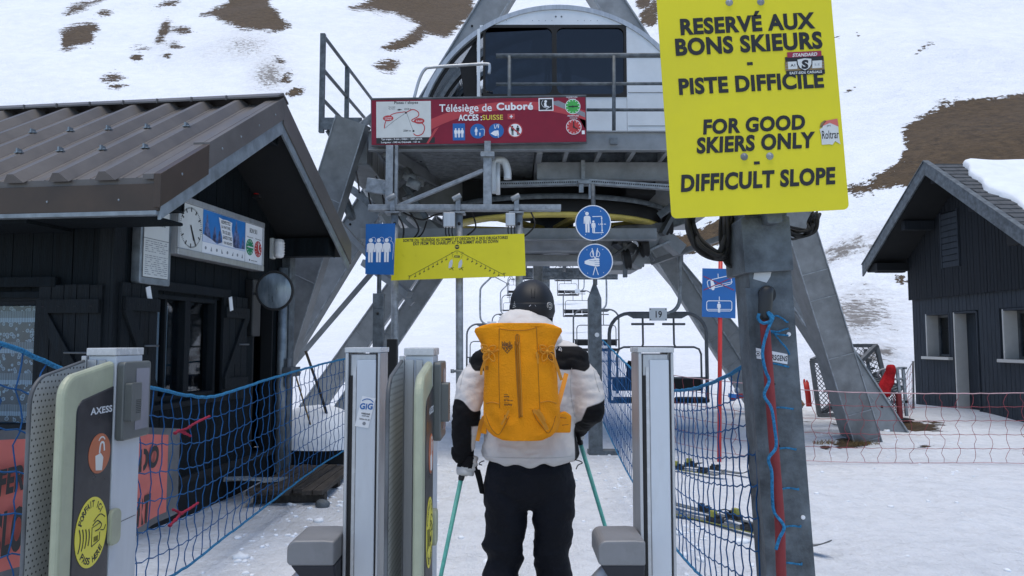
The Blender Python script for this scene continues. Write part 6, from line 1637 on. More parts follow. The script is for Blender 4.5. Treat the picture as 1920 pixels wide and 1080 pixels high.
# the far stretch of blue mesh doubled back beside the lane (a second, looser layer)
mb = MB()
rn, rn_at, rn_L = net_fence('thin red net fence strung low across the snow at the right', [(1.95, 11.6, .18, 1.10), (2.3, 10.4, .10, 1.02), (2.9, 9.7, .05, .97), (3.6, 9.35, .03, .90), (4.6, 9.25, .02, .865), (5.6, 9.25, .02, .86), (6.4, 9.2, .02, .87), (7.4, 9.1, .02, .88)], .19, 5, .0032, .006, 'netred', 'netpink', seed=8, wav=.02)
for x_, y_ in ((1.95, 11.6), (3.3, 9.5), (7.0, 9.15)):
    mb = MB(); mb.tube([(x_, y_ + .03, -.1), (x_, y_ + .03, 1.06 if x_ < 3 else .95)], .012, 8); mb.build('stake', [M['netred']], rn, world=True)
# red ribbons knotted into the left net
for i, pxs in enumerate(([(388, 780, 4.55), (372, 787, 4.5), (355, 796, 4.4), (345, 803, 4.35), (330, 808, 4.3), (322, 812, 4.25)], [(352, 818, 4.4), (340, 812, 4.35), (328, 808, 4.3)], [(366, 942, 4.4), (350, 953, 4.35), (335, 962, 4.3), (322, 975, 4.2), (312, 985, 4.15)], [(316, 955, 4.2), (330, 962, 4.25), (322, 975, 4.2)])):
    t = thing('ribbon', P(*pxs[0]), ('upper red ribbon tied through the blue net by the hut', 'loose red ribbon tail below the upper knot on the blue net', 'lower red ribbon tied through the blue net by the hut', 'short red ribbon tail at the lower knot on the blue net')[i], 'ribbon')
    Q = smoothpath([P(*p) + Vector((.02, 0, 0)) for p in pxs], 5); mb = MB()
    mb.tube(Q, [.0045 + .004 * abs(math.sin(k * 1.7)) for k in range(len(Q))], 7); mb.sphere(Q[len(Q) // 2], (.010, .013, .010)); mb.sphere(Q[-1], (.012, .012, .010)); mb.build('ribbon_strip', [M['ribbon']], t, world=True)

# closed banner behind the net
cb = thing('closed_banner', (-2.14, 3.4, .2), 'pink closed notice banner hung behind the blue net at the left', 'banner')
def cbp(px, off=0.0):   # distance along the banner line x=-2.12 from a photo column
    return -2.12 / ((px - 960) / F)
CM = Matrix(((0, -1, 0, -2.12), (1, 0, 0, 0), (0, 0, 1, 0), (0, 0, 0, 1)))
n = 30; pts = []; fs = []
y0, y1 = 2.85, 4.75
for i in range(n + 1):
    yy = y0 + (y1 - y0) * i / n; xx = -2.12 + .012 * math.sin(i * .9) + .02 * (i / n) ** 3
    pin = .10 * (math.sin(math.pi * i / n)) ** .5 if False else 0
    e = max(0, (i - 22) / 8) * .06
    for z_ in (.53 - .16 * i / n + e, .57 - .16 * i / n + e, 1.12 - .19 * i / n - e * .3, 1.16 - .19 * i / n - e * .3): pts.append((xx, yy, z_))
for i in range(n):
    for j in range(3): fs.append((i * 4 + j, i * 4 + 4 + j, i * 4 + 5 + j, i * 4 + 1 + j))
mb = MB(); mb.add(pts, fs, 0, True)
for q_, f in enumerate(fs):
    if q_ % 3 != 1 or q_ // 3 >= n - 2 or q_ // 3 < 1: mb.m[q_] = 1
mb.add([(a - .004, b, c) for a, b, c in pts], [f[::-1] for f in fs], 1, True)
ban = mb.build('banner_cloth', [M['pink'], M['steeldark']], cb, world=True)
mb = MB()
def btx(s, ya, yb_, za, zb, bold=.05):
    mb = MB(); mb.text(s, (ya + yb_) / 2, (za + zb) / 2, yb_ - ya, zb - za, -.020, 0, CM, bold, .12); mb.build('printed_word', [M['blacktx']], ban, world=True)
btx('FERMÉ', 3.10, 3.40, .865, 1.0); btx('CLOSED', 3.06, 3.47, .61, .80); btx('DO', 4.26, 4.50, .76, .89); btx('RT', 4.26, 4.42, .46, .62)
# ------------------------------------------------------------------ the skier
PY = 3.52
def Q(px, py, Y=PY): return P(px, py, Y)
def limb(mb, pts, radii, n=16, m=0):
    pts = smoothpath(pts, 5); k = len(pts); rs = []
    K = len(radii) - 1
    for i in range(k):
        f = i / (k - 1) * K; a = min(K - 1, int(f)); rs.append(radii[a] + (radii[a + 1] - radii[a]) * (f - a))
    mb.tube(pts, rs, n, m); mb.sphere(pts[0], rs[0], m, 14, 9); mb.sphere(pts[-1], rs[-1], m, 14, 9)
def torso(mb, secs, n=28, m=0):
    mb.loft([ell_ring((cx, cy, z), rx, ry, n, p=pw) for z, cx, cy, rx, ry, pw in secs], m)
def wrinkle(vs, amp, sc, seed=0.0, stretch=(1, 1, 1)):
    """push vertices along a pseudo normal by folded noise"""
    me = None; out = []
    for p in vs:
        q_ = Vector((p.x * stretch[0] * sc, p.y * stretch[1] * sc, p.z * stretch[2] * sc + seed))
        out.append(p + mnoise.noise_vector(q_) * amp + mnoise.noise_vector(q_ * 2.3) * amp * .45)
    return out
person = thing('person', (.085, PY, 0), 'person seen from behind in black helmet, white ski jacket and black trousers', 'person')
SHL, SHR = Vector((-.125, 3.50, 1.405)), Vector((.285, 3.52, 1.415))
ELL, WRL = Vector((-.208, 3.46, 1.18)), Vector((-.228, 3.50, .985))
ELR, WRR = Vector((.362, 3.48, 1.185)), Vector((.325, 3.70, 1.085))
HIPL, KNL, ANL = Vector((-.022, 3.50, .83)), Vector((-.040, 3.53, .48)), Vector((-.055, 3.50, .14))
HIPR, KNR, ANR = Vector((.187, 3.50, .83)), Vector((.185, 3.53, .48)), Vector((.185, 3.50, .14))
HEAD = Vector((.098, 3.66, 1.675))
# body: one continuous surface under the clothes
mb = MB()
torso(mb, [(.83, .082, 3.50, .09, .07, 2.2), (.88, .082, 3.50, .155, .11, 2.3), (1.0, .083, 3.50, .145, .10, 2.2), (1.2, .084, 3.52, .155, .105, 2.2), (1.36, .085, 3.53, .17, .10, 2.3), (1.43, .085, 3.54, .14, .085, 2), (1.48, .088, 3.56, .065, .065, 2)])
limb(mb, [Vector((.088, 3.56, 1.46)), Vector((.094, 3.61, 1.58)), Vector((.096, 3.64, 1.64))], [.058, .054, .054])
mb.sphere(HEAD + Vector((0, .0, .0)), (.075, .095, .108), 0, 20, 14)
mb.sphere(HEAD + Vector((0, .075, -.055)), (.045, .035, .05), 0)          # jaw
mb.sphere(HEAD + Vector((0, .105, -.012)), (.013, .018, .024), 0, 10, 8)   # nose
mb.sphere(HEAD + Vector((0, .094, -.055)), (.022, .008, .006), 0, 10, 8)   # mouth
for sg in (-1, 1): mb.sphere(HEAD + Vector((sg * .074, .0, -.015)), (.010, .018, .028), 0, 10, 8)
for a, b, c in ((SHL, ELL, WRL), (SHR, ELR, WRR)): limb(mb, [a, b], [.050, .038]); limb(mb, [b, c], [.038, .027])
for a, b, c in ((HIPL, KNL, ANL), (HIPR, KNR, ANR)): limb(mb, [a, b], [.078, .052]); limb(mb, [b, c], [.052, .036])
vs, fs = remeshed(mb, .012, 4)
mb = MB(); mb.add(vs, fs, 0, True); body = mb.build('body', [M['skin']], person, world=True)
mb = MB()
for sg in (-1, 1): mb.sphere(HEAD + Vector((sg * .030, .088, .008)), (.011, .008, .006), 0, 10, 8)
mb.build('eyes', [M['offwhite']], person, world=True)

# jacket
mb = MB()
torso(mb, [(.945, .085, 3.515, .200, .150, 2.5), (.968, .085, 3.515, .222, .165, 2.5), (1.0, .084, 3.515, .222, .165, 2.5), (1.08, .083, 3.52, .208, .155, 2.4), (1.2, .083, 3.53, .205, .15, 2.4), (1.32, .083, 3.535, .215, .145, 2.5), (1.40, .083, 3.54, .205, .135, 2.5), (1.455, .083, 3.55, .165, .115, 2.2), (1.495, .083, 3.565, .11, .095, 2)])
limb(mb, [SHL + Vector((.02, 0, -.01)), (SHL + ELL) / 2 + Vector((-.018, 0, 0)), ELL + Vector((0, 0, .02)), ELL], [.072, .073, .069, .068]); limb(mb, [ELL, (ELL + WRL) / 2 + Vector((-.004, 0, 0)), WRL], [.070, .060, .046])
limb(mb, [SHR + Vector((-.02, 0, -.01)), (SHR + ELR) / 2 + Vector((.018, 0, 0)), ELR + Vector((0, 0, .02)), ELR], [.074, .074, .069, .067]); limb(mb, [ELR, (ELR + WRR) / 2, WRR], [.072, .060, .048])
limb(mb, [SHL + Vector((.0, 0, 0)), Vector((.083, 3.545, 1.455)), SHR], [.070, .088, .072])
vs, fs = remeshed(mb, .008, 7)
vs = wrinkle(vs, .010, 8, 2.0, (1, 1, .8)); vs = wrinkle(vs, .0060, 16, 7.0, (.7, .7, 1.5)); vs = wrinkle(vs, .0028, 34, 1.0, (.6, .6, 1.7))
# drawcord hem pulled in
vs = [Vector((p.x, p.y, p.z + .006 * math.sin(p.x * 60) * max(0, 1 - (p.z - .93) / .05))) if p.z < .98 else p for p in vs]
mb = MB(); mb.add(vs, fs, 0, True)
jk = mb.build('jacket', [M['jacket2']], person, world=True)
def patch(c):
    # >0 on the black panels: shoulder yokes, left forearm, right elbow
    nz_ = mnoise.noise(c * 12) * .016
    yoke = min((c.z - 1.372 - max(0, abs(c.x - .083) - .25) * .9 + nz_) * 8, max(-.035 - c.x, c.x - .20) * 8, (1.478 - c.z) * 8)
    lf = min((-.135 - c.x) * 8, (1.215 + nz_ * 1.5 - (c.x + .21) * .55 - c.z) * 8, max((-.180 + nz_ * 1.4) - c.x, c.z - 1.115) * 8)
    re = min((c.x - .285) * 8, (1.205 + (c.x - .36) * .45 + nz_ - c.z) * 8, (c.x - .372 + (1.25 - c.z) * .55 + nz_) * 8)
    return max(yoke, lf, re)
at_ = jk.data.attributes.new('patch', 'FLOAT', 'POINT'); at_.data.foreach_set('value', [patch(p) for p in mb.v])
jb = None
from mathutils.bvhtree import BVHTree as _BT
jb = _BT.FromPolygons([tuple(p) for p in mb.v], mb.f)
def onjk(px, py):
    d = (P(px, py, 3.5) - Vector((0, 0, CAMZ))).normalized(); h = jb.ray_cast(Vector((0, 0, CAMZ)), d); return h[0] - d * .0008 if h[0] is not None else None
for pxs in ([(912, 856), (940, 858), (975, 859), (1010, 859), (1045, 858), (1075, 855)], [(1072, 690), (1070, 720), (1072, 750), (1078, 780)], [(1112, 690), (1118, 715), (1124, 735)], [(872, 690), (866, 710), (862, 730)]):
    Q_ = [onjk(p.x, p.y) for p in smoothpath([(a, b, 0) for a, b in pxs], 6)]; Q_ = [q_ for q_ in Q_ if q_ is not None]
    if len(Q_) > 3: m2 = MB(); m2.tube(Q_, .0014, 5); m2.build('seam', [M['glove']], jk, world=True)
# hood pushed down round the neck
mb = MB()
HC = Vector((.055, 3.545, 1.562))
mb.loft([ell_ring(HC + Vector((dx, dy, z)), rx, ry, 26, p=2.1) for z, dx, dy, rx, ry in ((-.10, .025, -.01, .155, .10), (-.06, .02, -.01, .165, .12), (-.01, .008, -.005, .148, .125), (.035, .0, .01, .126, .112), (.070, -.002, .03, .094, .09), (.092, -.002, .045, .050, .06))])
vs, fs = remeshed(mb, .011, 3); vs = wrinkle(vs, .010, 10, 5.0); vs = wrinkle(vs, .004, 28, 1.0)
mb = MB(); mb.add(vs, fs, 0, True); mb.build('hood', [M['jacket']], person, world=True)
# chest mark on the right shoulder: half dome and small white words
SMk = planeM(Q(1047, 652, 3.405), (1, .15), rad(-22)); kk = 3.4 / F
mb = MB(); mb.prism([(a, b) for a, b in arc(.004, -.010, .016, 0, 90, 8)] + [(.004, -.010)], -.001, .0, 0, SMk)
for k in range(3): mb.text(('THE', 'NORTH', 'FACE')[k], -.013, .004 - k * .006, .018 if k else .012, .004, -.001, 0, SMk, .04)
mb.prism([(.004 + .010 * math.cos(rad(a)), -.010 + .010 * math.sin(rad(a))) for a in range(0, 91, 15)] + [(.004 + .013 * math.cos(rad(a)), -.010 + .013 * math.sin(rad(a))) for a in range(90, -1, -15)], -.002, -.0012, 1, SMk)
mb.build('sleeve_mark', [M['white'], M['jacketblk']], jk, world=True)
# drawcord loops
for pxs in ([(1078, 862), (1086, 864), (1092, 868), (1084, 872), (1080, 880)], [(908, 864), (902, 866), (898, 870), (904, 872)]):
    mb = MB(); mb.tube(smoothpath([Q(a, b, 3.40) for a, b in pxs], 4), .0025, 6); mb.build('drawcord', [M['jacketblk']], jk, world=True)

# trousers
mb = MB()
torso(mb, [(.735, .082, 3.50, .030, .05, 2), (.765, .082, 3.50, .075, .085, 2), (.80, .082, 3.50, .16, .115, 2.2), (.84, .082, 3.50, .205, .135, 2.5), (.90, .083, 3.50, .20, .14, 2.5), (.955, .083, 3.51, .185, .13, 2.4)])
limb(mb, [HIPL + Vector((-.01, 0, 0)), (HIPL + KNL) / 2 + Vector((.0, 0, 0)), KNL, (KNL + ANL) / 2, ANL + Vector((0, 0, .04))], [.104, .096, .083, .086, .102])
limb(mb, [HIPR + Vector((.01, 0, 0)), (HIPR + KNR) / 2, KNR, (KNR + ANR) / 2, ANR + Vector((0, 0, .04))], [.104, .096, .083, .086, .102])
vs, fs = remeshed(mb, .0115, 4)
o_ = []
for p in vs:   # stacked folds round the knees and calves
    leg = 1 if p.z < .66 else max(0, (.76 - p.z) / .1)
    f = (math.sin(p.z * 50 + p.x * 14 + 7 * mnoise.noise(p * 4)) * .5 + mnoise.noise(Vector((p.x * 6, p.y * 6, p.z * 17)))) * .015 * max(0, min(1, leg)) * (1 if p.z < .58 else .35)
    cx = -.045 if p.x < .075 else .185
    d = Vector((p.x - cx, p.y - 3.51, 0)); d = d.normalized() if d.length > 1e-4 else Vector()
    o_.append(p + d * f)
vs = wrinkle(o_, .009, 8, 4.0, (.8, .8, 1.5)); vs = wrinkle(vs, .004, 20, 9.0, (.7, .7, 1.6))
mb = MB(); mb.add(vs, fs, 0, True); tr = mb.build('trousers', [M['trouser']], person, world=True)
# helmet
mb = MB(); HK = HEAD + Vector((-.000, -.015, .004))
rings = []
for i in range(14):
    ph = -.52 + (math.pi / 2 + .52) * i / 13
    rings.append(ell_ring(HK + Vector((0, -.012 * (1 - math.sin(max(0, ph))), .122 * math.sin(ph))), .107 * math.cos(ph) + .001, .134 * math.cos(ph) + .001, 36, p=2.15))
mb.loft(rings); hm = mb.build('helmet', [M['helmet']], person, world=True)
mb = MB()   # rear shell lip, lower back and ear pad
rings = []
for z, k in ((-.068, 1.0), (-.062, 1.055), (-.035, 1.06), (-.005, 1.045), (.006, 1.0)):
    rings.append(ell_ring(HK + Vector((0, -.012, z)), .098 * k + (.008 if z > -.04 else 0), .126 * k + (.006 if z > -.04 else 0), 36, p=2.15))
mb.loft(rings); mb.build('rear_shell', [M['helmet']], hm, world=True)
mb = MB(); mb.loft([ell_ring(HK + Vector((.078, .02, z)), rx, ry, 16) for z, rx, ry in ((-.02, .024, .05), (-.06, .026, .05), (-.10, .022, .04), (-.125, .012, .02))]); mb.loft([ell_ring(HK + Vector((-.078, .02, z)), rx, ry, 16) for z, rx, ry in ((-.02, .024, .05), (-.06, .026, .05), (-.10, .022, .04), (-.125, .012, .02))])
mb.build('ear_pads', [M['jacketblk']], hm, world=True)
mb = MB(); zc = HK.z
for k in range(2):
    mb.tube(smoothpath([HK + Vector((-.008 + .018 * k, -.095, .085)), HK + Vector((-.006 + .016 * k, -.122, .060)), HK + Vector((-.004 + .010 * k, -.142, .025))], 5), .0022, 6)
mb.tube([HK + Vector((.0 + .012 * math.cos(a), -.138 + .0 * a, -.052 + .012 * math.sin(a))) for a in [i * 2 * math.pi / 16 for i in range(16)]], .003, 6, 0, True)
mb.build('vent_and_dial', [M['black']], hm, world=True)
HMk = planeM(HK + Vector((-.002, -.1485, -.012)), (1, 0))
mb = MB(); strip2(mb, [(-.016, -.004), (-.008, .003), (-.004, .0), (.002, .007), (.008, .001), (.011, .003), (.016, -.004)], .0022, 0, 0, HMk, 1, False); mb.build('peak_logo', [M['white']], hm, world=True)
HMr = planeM(HK + Vector((.079, -.112, -.012)), (.72, .70)); mb = MB(); mb.disc(0, 0, .018, -.002, .004, 0, HMr, 24); mb.disc(0, 0, .0145, -.0026, -.0021, 1, HMr, 24)
for k in range(8):
    a = k * math.pi / 4; mb.disc(.008 * math.cos(a), .009 * math.sin(a), .0028, -.0032, -.0027, 0, HMr, 8)
mb.build('round_sticker', [M['glove'], M['blacktx']], hm, world=True)
HMl = planeM(HK + Vector((-.085, -.108, -.005)), (.72, -.70)); mb = MB()
for k in range(4): strip2(mb, [(-.012 + .004 * k, -.014 + .008 * k), (.010 - .003 * k, -.010 + .008 * k)], .0018, -.002, 0, HMl, 1, False)
mb.build('scribble_sticker', [M['offwhite']], hm, world=True)
mb = MB(); mb.tube(smoothpath([HK + Vector((.098, .03, -.09)), HK + Vector((.100, .0, -.105)), HK + Vector((.088, .01, -.13)), HK + Vector((.04, .06, -.15))], 5), .005, 6); mb.build('chin_strap', [M['offwhite']], hm, world=True)

# gloves: palm, four unequal fingers and a thumb closed on the pole grips
def glove(c, down, fwd, side, name, label):
    """c palm centre; down = knuckle axis of the fist (pole axis); fwd = the way the fingers point; side = the back of the hand"""
    down = down.normalized(); side = (side - down * side.dot(down)).normalized(); fwd = side.cross(down).normalized()
    mb = MB()
    mb.loft([[c + side * (.030 * math.cos(a)) * k + fwd * (.036 * math.sin(a)) * k - down * z for a in [i * 2 * math.pi / 14 for i in range(14)]] for z, k in ((-.048, .8), (-.03, 1.0), (.0, 1.05), (.03, 1.0), (.05, .82))])
    for i in range(4):
        ln = (.9, 1.0, .96, .8)[i]; z = -.033 + i * .022; b0 = c - down * -z
        pts = [b0 + side * .012 + fwd * .026, b0 + side * .004 + fwd * .056 * ln, b0 - side * .026 * ln + fwd * .062 * ln, b0 - side * .040 * ln + fwd * .034, b0 - side * .026 + fwd * .016]
        limb(mb, pts, [.0125, .0125, .0115, .0105, .0095], 10)
    th = c - down * .036 - side * .008
    limb(mb, [th - fwd * .018, th - fwd * .006 - side * .026 - down * .006, th + fwd * .018 - side * .038 - down * .004], [.0145, .013, .011], 10)
    vs, fs = remeshed(mb, .0045, 2); vs = wrinkle(vs, .0012, 60, 3)
    m2 = MB(); m2.add(vs, fs, 0, True)
    for i, f in enumerate(m2.f):
        q_ = sum((m2.v[k] for k in f), Vector()) / len(f); d = q_ - c
        m2.m[i] = 0 if (d.dot(down) > .012 or d.dot(side) < -.012) else 1
    o = m2.build(name, [M['glove'], M['jacketblk']], person, world=True); o['label'] = label
    return o
GL = Q(870, 872, 3.50); GR = Vector((.322, 3.75, 1.055))
PLB = Vector((-.405, 3.30, .02)); PRB = Vector((.62, 3.62, .02))
axL = (PLB - GL).normalized(); axR = (PRB - GR).normalized()
glove(GL, axL, Vector((0, 1, 0)), Vector((-1, -.5, 0)), 'glove', 'black and white left glove')
glove(GR, axR, Vector((0, 1, 0)), Vector((1, -.4, 0)), 'glove', 'black right glove')
for wr, gl in ((WRL, GL), (WRR, GR)):
    mb = MB(); d = (gl - wr); mb.tube([wr - d * .55, wr - d * .1, wr + d * .35, wr + d * .72], [.050, .054, .050, .036], 18); mb.build('glove_cuff', [M['jacketblk']], person, world=True)
# ski boots
for an in (ANL, ANR):
    mb = MB(); limb(mb, [an + Vector((0, .03, .16)), an + Vector((0, -.01, .0)), an + Vector((0, -.03, -.05))], [.066, .060, .056]); limb(mb, [an + Vector((0, -.07, -.075)), an + Vector((0, .06, -.075)), an + Vector((0, .17, -.085))], [.050, .052, .044])
    vs, fs = remeshed(mb, .010, 3); m2 = MB(); m2.add(vs, fs, 0, True); m2.build('ski_boot', [M['bootgrey']], person, world=True)

# poles
for top, bot, lab in ((GL, PLB, 'turquoise ski pole held in the left hand of the skier'), (GR, PRB, 'turquoise ski pole held in the right hand of the skier')):
    sp = thing('ski_pole', bot, lab, 'ski pole'); d = (bot - top).normalized(); mb = MB(); mb.tube([top + d * .05, bot], [.0105, .008], 12); mb.tube([bot, bot + d * .03], [.005, .002], 8, 1); mb.build('shaft', [M['polegreen'], M['zinc']], sp, world=True)
    mb = MB(); mb.tube([top - d * .085, top - d * .075, top - d * .02, top + d * .06, top + d * .07], [.012, .018, .0145, .0145, .012], 14); mb.build('grip', [M['blackpl']], sp, world=True)
    mb = MB(); mb.lathe([(.008, 0), (.045, .004), (.045, .010), (.008, .012)], bot - d * .06, 20, 0, d.to_track_quat('Z', 'Y').to_matrix()); mb.build('basket', [M['blackpl']], sp, world=True)
    mb = MB(); s_ = 1 if bot.x < 0 else -1
    if bot.x < 0: Qp = [top - d * .07, Q(888, 868, 3.46), Q(893, 884, 3.45), Q(899, 905, 3.45), Q(904, 926, 3.45), Q(901, 900, 3.452), Q(896, 880, 3.455)]
    else: Qp = [top - d * .07, Q(1083, 800, 3.68), Q(1084, 815, 3.66), Q(1087, 834, 3.66), Q(1085, 818, 3.662)]
    Q2 = smoothpath(Qp, 5); mb.loft([[p + Vector((-.010, 0, .002)), p + Vector((.010, 0, -.002)), p + Vector((.010, .002, -.002)), p + Vector((-.010, .002, .002))] for p in Q2]); mb.build('strap', [M['jacketblk']], sp, world=True)

# backpack (carried on the back)
BY = 3.14
bp = thing('backpack', Q(978, 828, BY), 'orange roll top ski backpack with a long centre zip on the back of the skier', 'backpack')
def Bp(px, py, Y=BY): return P(px, py, Y)
secs = [(605, 972, 46, .014, .155), (609, 972, 62, .020, .155), (615, 971.5, 76, .026, .150), (621, 971.5, 78, .036, .140), (636, 971.5, 71, .066, .11), (652, 972, 65, .090, .09), (672, 974, 64.5, .108, .07), (705, 976, 66, .120, .06), (740, 977, 67.5, .128, .055), (770, 978, 69.5, .135, .05), (795, 978.5, 69, .132, .05), (812, 979, 63, .115, .06), (822, 979, 52, .09, .08), (829, 979, 36, .06, .10)]
rings = []
for py, cx, hw, dep, back in secs:
    c = Bp(976 + (cx - 976) + .045 * (cx - 960), py); rx = hw * 1.075 * BY / F
    rings.append(ell_ring(Vector((c.x, BY + dep + back * .0 + .02, c.z)), rx, dep, 48, p=3.2 if py > 640 else 2.6))
dense = []
for i in range(len(rings) - 1):
    for j in range(5):
        f = j / 5; dense.append([a.lerp(b, f) for a, b in zip(rings[i], rings[i + 1])])
dense.append(rings[-1])
mb = MB(); mb.loft(dense)
def packfold(p):
    q_ = p * 9
    n = mnoise.noise(Vector((q_.x * 1.0, 0, q_.z * .55))) * .0055 + mnoise.noise(Vector((p.x * 26, 3, p.z * 17))) * .004
    px_, _ = p.x / BY * F + 960, 0
    # creases radiating below the cinched neck and above the base
    zt = Bp(0, 652).z; dz = zt - p.z
    n += .006 * math.sin(p.x * 95 + 2) * math.exp(-((dz - .02) / .05) ** 2)
    zb = Bp(0, 790).z; n += .005 * math.sin(p.x * 70 + p.z * 60) * math.exp(-((p.z - zb) / .06) ** 2)
    # seam grooves
    for sx, w_ in ((936, .0045), (1009, .0045)):
        gx = (sx - 960) / F * BY; n += .005 * math.exp(-((p.x - gx) / w_) ** 2) if p.z < Bp(0, 612).z else 0
    return Vector((p.x + mnoise.noise(q_ * 1.7) * .003, p.y + n, p.z))
mb.v = [packfold(p) for p in mb.v]
pk = mb.build('pack_body', [M['orangepack']], bp, world=True)
sdm = pk.modifiers.new('sub', 'SUBSURF'); sdm.levels = 1; sdm.render_levels = 1
# find the surface depth for trims
from mathutils.bvhtree import BVHTree
bvh = BVHTree.FromPolygons([tuple(p) for p in mb.v], mb.f)
def surf(px, py, off=.002):
    o_ = Vector((0, 0, CAMZ)); d = (Bp(px, py) - o_).normalized(); h = bvh.ray_cast(o_, d)
    return (h[0] - d * off) if h[0] is not None else Bp(px, py, BY + .03)
def trim(name, pxs, r, m, par=None, off=.001, n=5, flat=False):
    mb = MB(); raw = smoothpath([(a, b, 0) for a, b in pxs], n); mb.tube([surf(p.x, p.y, off) for p in raw], r, 7); return mb.build(name, [M[m]], par or bp, world=True)
trim('side_seam', [(936, 613), (936, 640), (935, 680), (936, 730), (937, 765)], .0016, 'orangedk'); trim('side_seam', [(1006, 612), (1007, 640), (1009, 690), (1011, 740), (1013, 780)], .0016, 'orangedk')
trim('zip_flap', [(966, 640), (967, 660), (969, 700), (972, 750), (974, 784)], .0034, 'orangedk', None, .0005); trim('zip_flap', [(974, 640), (974, 660), (976, 700), (978, 750), (979, 782)], .0034, 'orangestrap', None, .0005)
trim('zip_track', [(970, 628), (970.5, 660), (972.5, 700), (975, 750), (976.5, 782)], .0022, 'orangedk', None, .003)
zt = trim('zip_puller', [(970, 626), (967, 630), (967, 640), (970, 643), (973.5, 640), (973.5, 630), (970, 626)], .0018, 'orangedk', None, .005)
trim('zip_cord', [(970, 643), (970.5, 648)], .004, 'orangedk', None, .006)
trim('collar_seam', [(936, 616), (955, 619), (985, 619), (1006, 614)], .0014, 'orangedk'); trim('base_seam', [(910, 775), (917, 795), (925, 808), (935, 815), (945, 800), (955, 780)], .0016, 'orangedk'); trim('base_seam', [(1042, 780), (1036, 800), (1028, 812), (1018, 802), (1005, 785), (998, 768)], .0016, 'orangedk')
trim('pocket_seam', [(911, 757), (922, 754), (936, 757)], .0022, 'orangestrap'); trim('pocket_seam', [(1013, 755), (1028, 752), (1043, 756)], .0022, 'orangestrap')
trim('cross_strap', [(912, 672), (922, 662), (932, 657), (936, 656)], .005, 'orangestrap', None, .003); trim('cross_strap', [(1010, 657), (1020, 660), (1030, 664), (1038, 672)], .005, 'orangestrap', None, .003)
for cx, cy in ((916, 658), (1026, 659)):   # cord bows
    mb = MB(); c = surf(cx, cy, .010)
    for a0, ln in ((140, .040), (35, .036), (-60, .050), (-115, .045), (175, .03)):
        d = Vector((math.cos(rad(a0)), -.15, math.sin(rad(a0)))); s_ = Vector((-d.z, 0, d.x)) * .012
        mb.tube(smoothpath([c, c + d * ln * .5 + s_, c + d * ln, c + d * ln * .5 - s_, c + Vector((.001, 0, 0))], 4), .0028, 6)
    mb.sphere(c, (.009, .008, .009)); mb.build('cord_bow', [M['orangestrap']], bp, world=True)
mb = MB(); c = surf(1034, 668, .012); mb.tube([c + Vector((.012 * math.cos(a), 0, .016 * math.sin(a))) for a in [i * 2 * math.pi / 14 for i in range(14)]], .0022, 6, 0, True); mb.build('clip_ring', [M['blackpl']], bp, world=True)
def webbing(name, pxs, wd, Y0, m='orangestrap'):
    mb = MB(); pts = smoothpath([P(a, b, Y0 + (c[0] if c else 0)) for a, b, *c in pxs], 5); R_ = []
    for i, p in enumerate(pts):
        t_ = (pts[min(i + 1, len(pts) - 1)] - pts[max(0, i - 1)]).normalized(); s_ = t_.cross(Vector((0, 1, 0))).normalized() * wd / 2
        R_.append([p + s_, p - s_, p - s_ + Vector((0, .003, 0)), p + s_ + Vector((0, .003, 0))])
    mb.loft(R_, 0, True, False); return mb.build(name, [M[m]], bp, world=True)
webbing('hanging_strap', [(1036, 664), (1042, 680), (1048, 698), (1053, 713)], .013, 3.17); webbing('hanging_strap', [(912, 668), (907, 682), (903, 694), (902, 703)], .011, 3.18); webbing('hanging_strap', [(1006, 660), (1008, 672), (1009, 682)], .008, 3.12)
webbing('compression_strap', [(1000, 770), (1008, 775), (1018, 790), (1026, 806)], .016, 3.128); webbing('compression_strap', [(1008, 768), (1016, 778), (1022, 790)], .010, 3.124); webbing('compression_strap', [(954, 770), (948, 782), (940, 796)], .009, 3.128)
webbing('side_strap', [(910, 782, .08), (903, 790, .1), (899, 808, .12), (895, 827, .12)], .018, 3.16); webbing('side_strap', [(1046, 760, .08), (1053, 735, .16), (1062, 700, .22)], .02, 3.16)
# hip belt wing with its pocket
mb = MB(); w_ = [P(a, b, y) for a, b, y in ((1036, 812, 3.24), (1070, 812, 3.33), (1072, 780, 3.34), (1060, 772, 3.30), (1040, 778, 3.24))]
mb.add([p for p in w_] + [p + Vector((0, .05, 0)) for p in w_], [(0, 1, 2, 3, 4), (9, 8, 7, 6, 5)] + [(i, i + 5, (i + 1) % 5 + 5, (i + 1) % 5) for i in range(5)]); hb = mb.build('hip_belt', [M['orangepack']], bp, world=True, bevel=.008, seg=3)
mb = MB(); mb.tube([P(a, b, 3.285) for a, b in ((1046, 798), (1066, 796))], .002, 6); mb.tube([P(a, b, 3.27) for a, b in ((1045, 782), (1062, 784))], .0025, 6); mb.tube([P(1043, 782, 3.255), P(1041, 806, 3.255)], .0025, 6); mb.build('belt_stitching', [M['orangedk']], hb, world=True)
mb = MB(); w_ = [P(a, b, y) for a, b, y in ((897, 812, 3.30), (912, 815, 3.24), (912, 776, 3.24), (903, 782, 3.28))]
mb.add([p for p in w_] + [p + Vector((0, .04, 0)) for p in w_], [(0, 1, 2, 3), (7, 6, 5, 4)] + [(i, i + 4, (i + 1) % 4 + 4, (i + 1) % 4) for i in range(4)]); mb.build('hip_belt', [M['orangepack']], bp, world=True, bevel=.006)
